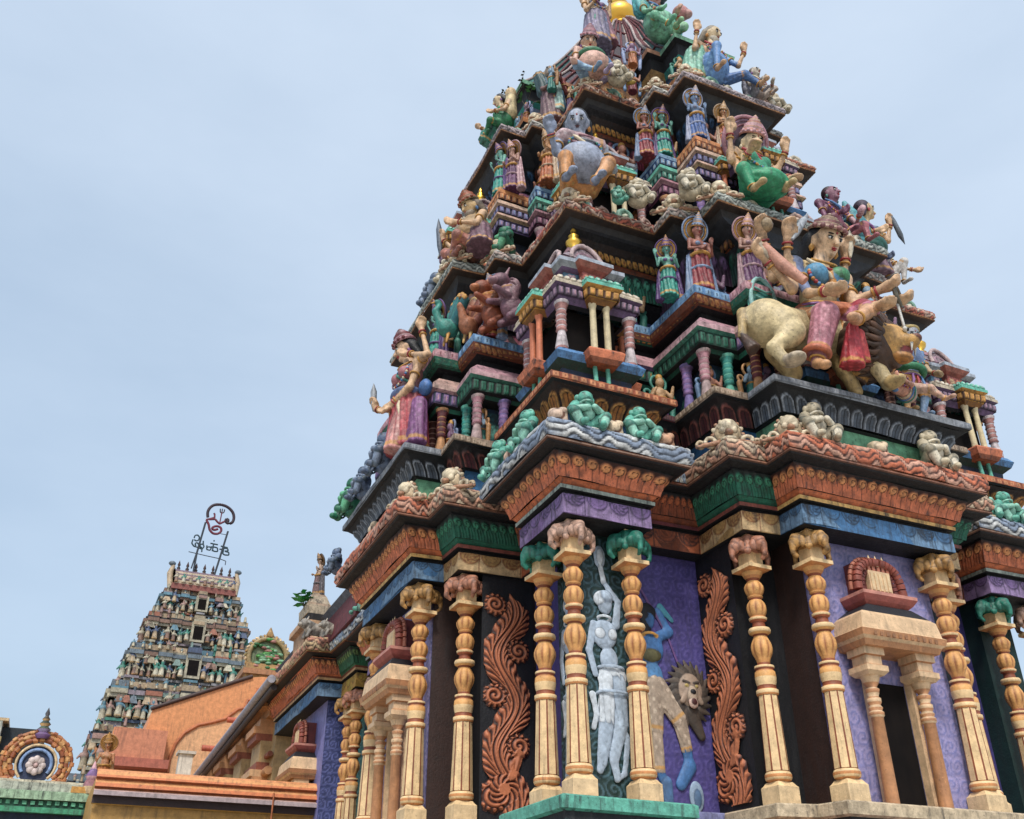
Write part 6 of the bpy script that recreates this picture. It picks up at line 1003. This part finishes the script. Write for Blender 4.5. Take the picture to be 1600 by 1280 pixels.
# gable-walled shed behind
OR1, OR2 = hx('cc7440'), hx('d68f58'); OR3 = hx('daa676')
GB_ = thing('orange_gable', 'plain orange gable wall with a curved inner panel, in front of the distant gate tower', 'building'); Yg = 22
def prism(mb, pts, y0, y1, c):
    V = [(x, y0, z) for x, z in pts] + [(x, y1, z) for x, z in pts]; n = len(pts); mb.add(V, [list(range(n))], c); i = np.arange(n); j = (i + 1) % n; mb.add(V, np.stack([i, i + n, j + n, j], 1), c)
m = MB(); prism(m, [(-3.6, -3.1), (-3.4, 4.65), (-2.54, 4.65), (-2.45, 5.2), (.3, 6.45), (.6, 6.5), (4.6, 6.5), (4.6, -3.1)][::1], Yg, Yg + 5, OR2); m.build('wall', GB_, MC)
m = MB(); inner = [(-2.3, 2.5), (-1.75, 2.5), (-1.74, 3.9), (-1.65, 4.3), (-1.45, 4.62), (-1.1, 4.88), (-.7, 5.0), (-.35, 5.12), (0.0, 5.45), (.2, 5.5), (.25, 5.75), (.5, 5.78), (.5, 6.1), (.9, 6.12), (4, 6.12), (4, 2.5)]
V = [(x, Yg - .0, z) for x, z in inner[1:]] ; 
prism(m, [(x, z) for x, z in inner[1:]], Yg - .012, Yg - .006, OR3); tube(m, [(x, Yg - .03, z) for x, z in inner[1:-2]], .05, OR1 * .7, 6); m.build('inner_panel', GB_, MC)
m = MB(); tube(m, [(-2.5, Yg - .02, 5.23), (.3, Yg - .02, 6.48)], .06, hx('3f2a26'), 6); m.build('coping', GB_, MC)
m = MB(); box(m, -3.38, -1.95, Yg - .5, Yg, 3.75, 4.55, hx('c97f5c')); box(m, -3.45, -1.8, Yg - .62, Yg, 3.5, 3.74, hx('b0604a')); m.build('parapet_box', GB_, MC)
for x0, z0, L in ((-.35, 5.0, .8), (-.95, 4.15, .75)): m = MB(); tube(m, [(x0, Yg - .55, z0), (x0 + L, Yg - .55, z0)], .085, hx('b5583c'), 10); m.build('drain_pipe', GB_, MC)
m = MB(); box(m, -2.28, -2.0, 14.0, 14.3, 2.0, 2.62, hx('d8d0c4')); box(m, -2.33, -1.95, 13.95, 14.35, 2.62, 2.68, hx('c9c0b4')); tag(m.build('vent_box', None, MC), 'small white boxy vent standing on the low orange roof', 'vent')
# low orange roof band in front
RB = thing('orange_roof', 'low orange moulded roof edge with a dark painted gutter shadow, lower left of the tower', 'roof'); y0 = 9.9; m = MB()
prof = [(0, 1.54), (-.05, 1.50), (-.10, 1.44), (-.12, 1.40), (-.06, 1.37), (-.08, 1.34), (-.15, 1.30), (-.17, 1.24), (-.10, 1.22), (-.12, 1.20), (-.2, 1.17), (-.2, 1.10), (-.08, 1.09), (-.08, .98), (-.02, .97)]
cl = [OR2, hx('d9985c'), OR1, hx('8a4a2c'), OR2, hx('d99a62'), OR1, hx('8a4a2c'), OR2, hx('c9a8a0'), hx('b0a0a4'), hx('3a2a2c'), hx('3a2a2c'), hx('b08a3c')]  # gutter shadow put in as dark colour under the lip
for (a, z1), (b_, z2), c in zip(prof[:-1], prof[1:], cl): m.add([(-4.0 - .0, y0 + a, z1), (-.1, y0 + a, z1), (-.1, y0 + b_, z2), (-4.0, y0 + b_, z2)], [[3, 2, 1, 0]], c)
box(m, -3.97, -.1, y0 + .02, 13.9, -3.1, 1.535, hx('b58c48')); m.build('moulded_edge', RB, MC)
m = MB(); tube(m, [(-1.0, y0 - .22, 1.3), (-1.0, y0 - .22, -3)], .016, OR1 * .7, 6); m.build('downpipe', RB, MC)
# ------------------------------------------------------------------ arched niche roof at far left
AN = thing('arched_shrine', 'carved orange horseshoe arch with a white flower medallion on a green-edged roof, far left', 'shrine'); cx, cy, cz = -5.06, 14.0, 2.34
m = MB(); rr = lambda k: (hx('c07a44'), hx('9a5228'), hx('d09a5c'))[k % 3]
for q, r_, t_ in ((0, .56, .07), (1, .66, .075), (2, .76, .06)):
    n_ = 17 + q * 5
    tube(m, [(cx + math.cos(a) * r_ * 1.08, cy + .02 * q, cz + .04 + math.sin(a) * r_) for a in np.linspace(-.72, math.pi + .72, 40)], t_ * .8, rr(q + 1) * .8, 6)
    for k in range(n_):
        a0 = -.72 + (math.pi + 1.44) * k / n_; a1 = a0 + (math.pi + 1.44) / n_ * .7; am = (a0 + a1) / 2; wv_ = 1 + .03 * math.sin(k * 1.9)
        tube(m, [(cx + math.cos(a) * r_ * wv_ * 1.08, cy + .02 * q, cz + .04 + math.sin(a) * r_ * wv_) for a in (a0, am, a1)], t_, rr(k + q), 5)
tube(m, [(cx + math.cos(a) * .47, cy - .03, cz + math.sin(a) * .47) for a in np.linspace(-.8, math.pi + .8, 30)], .035, CREAM, 6)
for s in (-1, 1):
    for k in range(7): a = -.2 + k * .42; tube(m, [(cx + s * (.42 + .02 * k), cy, cz - .45), (cx + s * (.55 + .14 * math.cos(a)), cy - .05, cz - .55 + .2 * math.sin(a)), (cx + s * (.62 + .3 * math.cos(a)), cy, cz - .58 + .26 * math.sin(a))], [.07, .06, .02], rr(k), 6)
TA = lambda V: (V - np.array((cx, cy, cz - .72))) * .80 + np.array((cx, cy, cz - .72))
m.build('horseshoe_arch', AN, MS, None, TA)
m = MB(); n = 28; V = [(cx, cy + .02, cz)] + [(cx + math.cos(a) * .46, cy + .02, cz + math.sin(a) * .46) for a in np.linspace(0, 2 * math.pi, n, endpoint=False)]; m.add(V, [[0, 1 + i, 1 + (i + 1) % n] for i in range(n)], hx('1f2f52')); tube(m, [(cx + math.cos(a) * .36, cy - .0, cz + math.sin(a) * .36) for a in np.linspace(-.6, math.pi + .6, 24)], .045, hx('7f9fd0'), 6); m.build('blue_disc', AN, MS, None, TA)
m = MB()
for k in range(8): a = k * math.pi / 4; ball(m, (cx + math.cos(a) * .15, cy - .03, cz - .03 + math.sin(a) * .15), (.095, .05, .095), hx('d4c4c0'), 10, 7)
ball(m, (cx, cy - .06, cz - .03), (.06, .04, .06), hx('c9a8a4'), 8, 6); m.build('flower', AN, MS, None, TA)
m = MB(); lathe(m, cx, cy, [(.14, cz + .62, hx('6a4a7a')), (.2, cz + .72, PURPLE), (.1, cz + .8, hx('8a7aa0')), (.17, cz + .86, hx('5a6a5a')), (.09, cz + .94, TAN), (.14, cz + 1.0, hx('4a5a50')), (.07, cz + 1.08, TAN), (.1, cz + 1.12, hx('5a5040')), (.04, cz + 1.2, hx('4a4a50')), (.06, cz + 1.26, hx('4a4a50')), (.005, cz + 1.42, hx('4a4a50'))], 12); m.build('finial', AN, MS, None, TA)
m = MB()
for z0, z1, a, c in ((1.66, 1.82, .25, hx('b9c0b0')), (1.82, 1.88, .15, hx('d0c8b0')), (1.50, 1.66, .3, hx('9fbf9f')), (1.36, 1.5, .22, hx('1c5a44')), (1.26, 1.36, .26, hx('3f9a74')), (.9, 1.26, .1, hx('20304a')), (-3.1, .9, .05, hx('8a7a6a'))): box(m, -8, -3.95 + a * .3, cy - a, cy + 1.5, z0, z1, c)
for k in range(16): box(m, -6.2 + k * .15, -6.12 + k * .15, cy - .245, cy - .21, 1.4, 1.47, hx('5fb08c'))
m.build('green_eave', AN, MP)
m = MB(); box(m, -4.3, -4.0, cy - .3, cy - .05, 1.66, 1.78, GOLD); lathe(m, -3.95, 13.8, [(.12, 1.66, CREAM), (.16, 1.8, ROSE), (.1, 1.95, PINK), (.14, 2.0, PURPLE), (.06, 2.15, PINK), (.01, 2.3, ROSE)], 10); m.build('urn', AN, MS)
tag(attendant(hx('c98a5c'), hx('c0702f'), hx('d09a60'), DARK, 1).make('roof_statue', 'orange-brown standing statue on the roof corner right of the flower medallion', (-3.75, 14.2, 1.7), -10, .85, .018, .02), None)
# smaller shrine behind it with row of white finials
m = MB(); SB = thing('white_finial_roof', 'pale barrel roof with a row of small white finials at the far left edge', 'roof')
for z0, z1, x1, c in ((2.2, 4.0, -7.3, hx('a89a86')), (4.0, 4.16, -7.2, hx('8fb09a')), (4.16, 4.3, -7.1, hx('b8a870')), (4.3, 4.75, -7.15, hx('b8bcb0')), (4.75, 4.83, -7.0, CREAM)): box(m, -12, x1 + .75, 24, 27, z0 + .2, z1 + .2, c)
box(m, -6.45, -5.2, 24.4, 26.6, 4.2, 4.85, hx('1c2a34')); m.build('barrel_roof', SB, MP)
fin = MB(); lathe(fin, 0, 0, [(.06, 0, WHITE), (.11, .08, WHITE), (.05, .16, WHITE), (.08, .22, WHITE), (.01, .42, WHITE)], 8)
for k in range(8):
    if k == 0: fo = fin.build('finial', SB, MS, (-6.65, 24.2, 5.0))
    else: o = fo.copy(); COL.objects.link(o); o.location.x = -6.65 - k * .34
m = MB(); tube(m, [(-7.75 + math.cos(a) * .55, 23.8, 4.0 + math.sin(a) * .55) for a in np.linspace(-.5, math.pi + .5, 20)], .16, CREAM, 8); ball(m, (-7.75, 23.9, 4.0), (.45, .1, .45), hx('1a2a26')); m.build('cream_arch', SB, MS)
# domed roof with green garland behind the gallery
m = MB(); DN = thing('green_domed_shrine', 'small carved dome with green foliage relief beside the gate tower', 'shrine')
ox, oy, oz = 2.05, 30.0, 9.35
tube(m, [(ox + math.cos(a) * .74, oy, oz + math.sin(a) * .74) for a in np.linspace(-.5, math.pi + .5, 30)], .1, hx('a08a5c'), 6)
ball(m, (ox, oy + .1, oz), (.7, .1, .7), hx('6f7f5a'), 20, 12)
for k in range(22): a = -.5 + (math.pi + 1.0) * k / 22; tube(m, [(ox + math.cos(a) * .82, oy, oz + math.sin(a) * .82), (ox + math.cos(a + .1) * .90, oy, oz + math.sin(a + .1) * .90)], [.08, .04], (TAN, hx('8a7a4a'), CREAM)[k % 3], 5)
m.build('arch_rim', DN, MS); m = MB(); rnd = random.Random(4)
for k in range(60): a = rnd.uniform(0, 6.28); q = rnd.uniform(0, .7); ball(m, (ox + math.cos(a) * q, oy - .05, oz + math.sin(a) * q), (.10 + .05 * (k % 3), .1, .07), (hx('4f9a4a'), hx('7fb08a'), hx('2f6a3a'), hx('b07a70'))[k % 4], 6, 5)
m.build('foliage_relief', DN, MS); m = MB(); box(m, ox - .8, ox + 1.3, oy - .1, oy + 2, 3, oz - .3, TAN); box(m, ox - .9, ox + 1.4, oy - .25, oy + 2, oz - .75, oz - .55, hx('b07a50')); lathe(m, ox, oy, [(.12, oz + .8, TAN), (.16, oz + .9, TAN), (.02, oz + 1.2, TAN)], 8); m.build('base', DN, MS)
# ------------------------------------------------------------------ distant gate tower
GT_ = thing('gate_tower', 'distant tapering gate tower crowded with small sculptures and dark windows', 'gate tower', (0, 0, 0))
Yq, GX = 45.0, .55; rnd = random.Random(11)
gp = [hx(c) for c in ('b8b098', 'a89a80', '7f9a94', '5f8ca0', 'a8847a', 'c4bca4', '6f7f8c', '8a6a5a', '3f8a7a', '9c8f9a', 'c0a888', 'd0c8b0', '4f5f7f', 'a8684f')]; gp = [g_ * .9 for g_ in gp]
lv = [(4.0, 6.4, 4.7), (6.4, 8.75, 4.05), (8.75, 10.95, 3.66), (10.95, 12.95, 3.14), (12.95, 14.75, 2.55), (14.75, 16.2, 2.0)]
figs = []
for c, c2 in ((gp[0], gp[7]), (gp[3], gp[5]), (gp[4], gp[1]), (gp[8], gp[11]), (gp[12], gp[10])):
    mm = MB(); sculpt(mm, [ell((0, -.02, .86), (.1, .1, .12), c), ell((0, 0, .98), (.09, .09, .08), c2), ell((0, 0, .6), (.17, .12, .18), c), cap((0, 0, .5), (0, 0, .05), .15, .2, c2, .02), cap((-.15, 0, .7), (-.28, -.05, .5), .06, .05, c), cap((.15, 0, .7), (.26, -.08, .85), .06, .05, c)], .05, .04, .5); figs.append(mm)
def stamp(dst, src, loc, s, flip=1):
    for V, Fc, L, sm in src.b: dst.b.append((V * np.array((s * flip, s, s)) + np.array(loc), (Fc[:, ::-1] if flip < 0 else Fc) + dst.n - 0, L[::1], sm)); 
    dst.n += src.n
for k, (z0, z1, hw) in enumerate(lv):
    m = MB(); dp = hw * .62; H = z1 - z0; nx_ = hw * .9
    box(m, GX - hw * .93, GX + hw * .93, Yq - dp * .93, Yq + dp, z0, z1, hx('5c5850')); nb = 7
    for t, (a, b_, ex, c) in enumerate(((0, .1, .02, gp[1]), (.1, .16, .14, hx('8a8a90')), (.62, .7, .1, gp[5]), (.7, .8, .2, gp[k % 5 + 3]), (.8, .86, .1, DARK), (.86, 1.0, .0, gp[10]))):
        z_a, z_b = z0 + H * a, z0 + H * b_; n = 9
        for q in range(n):
            x0 = GX - hw + 2 * hw * q / n; x1 = x0 + 2 * hw / n - .02; jut = (.16 if q % 2 == 0 else 0) + ex + (.22 if q == 4 else 0); cc = c * rnd.uniform(.7, 1.15) if rnd.random() < .6 else gp[rnd.randrange(14)] * .9
            box(m, x0, x1, Yq - dp - jut, Yq, z_a, z_b, cc)
        for q in range(4): y_ = Yq - dp + q * dp / 2; box(m, GX + hw * .93, GX + hw + ex, y_, y_ + dp / 2 - .03, z_a, z_b, c * rnd.uniform(.7, 1.1)); box(m, GX - hw - ex, GX - hw * .93, y_, y_ + dp / 2 - .03, z_a, z_b, c * rnd.uniform(.7, 1.1))
    for row in (.16, .17, .45, .86):
        n = int(hw * (6.4 if row < .8 else 5.2))
        for q in range(n):
            x = GX - hw + 2 * hw * (q + .5) / n
            if abs(x - GX) < .5 and row < .8: continue
            if row == .45 and rnd.random() < .5: continue
            if rnd.random() < .55 or row == .16: stamp(m, figs[rnd.randrange(5)], (x + rnd.uniform(-.08, .08), Yq - dp - rnd.uniform(.02, .34), z0 + H * row), rnd.uniform(.5, 1.05) * (H / 2.2) * (1 if row < .8 else .55), rnd.choice((-1, 1)))
            else:
                cc = gp[rnd.randrange(14)]; cx_ = x; lathe(m, cx_, Yq - dp - .15, [(.07, z0 + H * row, cc), (.05, z0 + H * (row + .3), cc * .8), (.09, z0 + H * min(1, row + .42), cc)], 6)
                if rnd.random() < .5: frustum(m, cx_, Yq - dp - .2, z0 + H * .5, z0 + H * .66, .22, .15, .1, .1, gp[rnd.randrange(14)])
    for s in (-1, 1): stamp(m, figs[rnd.randrange(5)], (GX + s * (hw + .12), Yq - dp * .7, z0 + H * .12), 1.0 * H / 2, 1); stamp(m, figs[rnd.randrange(5)], (GX + s * (hw + .05), Yq - dp * .2, z0 + H * .5), .8 * H / 2, 1)
    m.build('sculpted_storey', GT_, MS)
    ww = .17 + .05 * (6 - k) * .62; wh = .24 * H; m = MB(); box(m, GX - ww - .12, GX + ww + .12, Yq - dp - .52, Yq - dp - .2, z0 + H * .2, z0 + H * .78, gp[0]); r_ = m.build('window_surround', GT_, MS)
    m = MB(); box(m, GX - ww, GX + ww, Yq - dp - .54, Yq - dp - .5, z0 + H * .27, z0 + H * .27 + 2 * wh * .8, hx('08080a')); m.build('window_opening', r_, MK)  # flat slab, the window's shaded depth is put into its colour
    for s in (-1, 1): m = MB(); stamp(m, figs[(k + 1) % 5 if s > 0 else 3], (GX + s * (ww + .3), Yq - dp - .45, z0 + H * .2), H * .36); m.build('window_guardian', GT_, MS)
m = MB(); hw = 1.58; dp = 1.3     # barrel roof
for q in range(15):
    x0 = GX - hw + 2 * hw * q / 15; prism_ = [(math.cos(a) * dp, math.sin(a) * 1.15) for a in np.linspace(0, math.pi, 11)]; cc = hx('b9a58a') * (1 if q % 2 else .85)
    V = [(x0, Yq + y, 16.5 + z) for y, z in prism_] + [(x0 + 2 * hw / 15, Yq + y, 16.5 + z) for y, z in prism_]; i = np.arange(10); m.add(V, np.stack([i, i + 1, i + 12, i + 11], 1)[:, ::-1], cc)
    for y, z in prism_[5:10]: box(m, x0, x0 + .22, Yq + y - .04, Yq + y + .02, 16.5 + z - .05, 16.5 + z + .02, hx('8f7a8a'))
box(m, GX - hw - .1, GX + hw + .1, Yq - dp - .2, Yq + dp, 16.2, 16.5, hx('8a4a40'))
for s in (-1, 1): V = [(GX + s * hw, Yq + y * 1.05, 16.5 + z * 1.1) for y, z in prism_]; m.add(V, [list(range(11))], hx('c9a860')); m.add(V, [list(range(11))[::-1]], hx('c9a860'))
for x in np.linspace(GX - 1.5, GX + 1.5, 9): stamp(m, figs[rnd.randrange(5)], (x, Yq - dp - .25, 16.5), .55)
m.build('barrel_roof', GT_, MS)
for s in (-1, 1):
    m = MB(); tube(m, [(GX + s * 1.7, Yq - .9, 16.4), (GX + s * 1.8, Yq - .5, 17.3), (GX + s * 1.7, Yq - .5, 17.8)], [.16, .18, .1], gp[10], 7); ball(m, (GX + s * 1.78, Yq - .5, 17.9), (.2, .16, .14), gp[6], 8, 6); m.build('horned_end', GT_, MS)
fin = MB(); lathe(fin, 0, 0, [(.08, 0, DBROWN), (.1, .08, DBROWN), (.22, .2, hx('4a2c2a')), (.2, .32, hx('4a2c2a')), (.08, .42, DBROWN), (.13, .48, DBROWN), (.05, .58, DBROWN), (.1, .7, hx('4a2c2a')), (.01, 1.0, DBROWN)], 10)
for k in range(7):
    x = GX - 1.38 + k * .46
    if k == 0: fo = fin.build('finial', GT_, MS, (x, Yq, 17.45)); fo.scale = (.85,) * 3
    else: o = fo.copy(); COL.objects.link(o); o.location.x = x
# the sign on its two poles: word and sacred syllable as bent tubes
SG = thing('rooftop_sign', 'dark metal sign on two thin poles, red round syllable above blue-green letters', 'sign'); Ys = Yq - .2
def sx(px, py): return (GX + (px - 418) * .0047, Ys, 17.45 + (1090 - py) * .0047)   # layout sheet of the sign, metres from the tower axis
for nm, P in (('pole', ((290, 1300), (295, 800), (335, 400))), ('pole', ((500, 1280), (555, 900), (612, 470)))):
    m = MB(); tube(m, [sx(*q) for q in P], .055, hx('26303c'), 8); m.build(nm, SG, MC)
m = MB(); tube(m, [sx(200, 800), sx(420, 820), sx(560, 830), sx(640, 850)], .025, hx('2a3440'), 5); tube(m, [sx(640, 850), sx(640, 900)], .025, hx('2a3440'), 5); tube(m, [sx(262, 1000), sx(290, 815)], .04, hx('26303c'), 5); m.build('crossbar', SG, MC); m = MB(); tube(m, [sx(530, 515), sx(612, 517)], .02, hx('2a3440'), 5); m.build('crossbar', SG, MC)
RD2 = hx('6a1a34'); RDK = hx('2c1424')
def curve(px, n=40):
    P = np.array(px, float); t = np.r_[0, np.cumsum(np.linalg.norm(np.diff(P, axis=0), axis=1))]; tt = np.linspace(0, t[-1], n); X = np.stack([np.interp(tt, t, P[:, 0]), np.interp(tt, t, P[:, 1])], 1)
    for _ in range(2): X[1:-1] = (X[:-2] + X[1:-1] * 2 + X[2:]) / 4
    return [sx(*q) for q in X]
m = MB()
tube(m, curve([(350, 330), (335, 270), (350, 210), (390, 160), (450, 140), (520, 140), (590, 170), (640, 220), (660, 280), (655, 340), (625, 370), (585, 370), (555, 340), (565, 310), (590, 305), (605, 330), (590, 350)]), .085, RDK, 7)
tube(m, curve([(335, 365), (370, 350), (430, 320), (425, 280), (415, 265)]), .055, RD2, 6); tube(m, curve([(340, 370), (375, 420), (395, 490), (440, 530), (500, 525), (535, 485), (525, 435), (480, 420), (430, 440), (415, 470), (450, 485), (490, 460)]), .07, RD2, 7); tube(m, curve([(370, 355), (440, 340), (470, 370), (500, 390), (560, 345)]), .06, RD2, 6)
m.build('round_syllable', SG, MC)
m = MB(); tube(m, curve([(505, 230), (503, 300), (498, 400)], 8), .035, RD2, 6); tube(m, curve([(480, 195), (485, 240), (505, 248), (528, 240), (532, 195)], 16), .035, RDK, 6); tube(m, curve([(505, 190), (505, 245)], 4), .03, RDK, 6); m.build('trident', SG, MC)
BG = hx('173a46')
for P in ([[(235, 620), (240, 585), (270, 575), (295, 600), (290, 640), (262, 655), (240, 640)], [(225, 640), (218, 690), (250, 725), (300, 730), (300, 690), (275, 670), (255, 690), (270, 715)], [(300, 730), (345, 745), (365, 710), (350, 680), (320, 685), (318, 715), (345, 730), (348, 780)], [(345, 640), (350, 680)]],
          [[(395, 690), (400, 740), (440, 745), (450, 710), (420, 700), (400, 715)], [(430, 655), (520, 660)], [(468, 655), (468, 750)], [(440, 700), (480, 695), (520, 700), (530, 745), (490, 750), (460, 735)], [(468, 625), (468, 610)]],
          [[(555, 670), (640, 680)], [(595, 670), (592, 765)], [(545, 712), (600, 708)], [(600, 690), (640, 690), (650, 720), (610, 725)], [(610, 728), (660, 735), (665, 770), (615, 775), (595, 765)]]):
    m = MB()
    for q in P: tube(m, curve(q, max(6, 5 * len(q))), .042, BG, 6)
    m.build('letter', SG, MC)
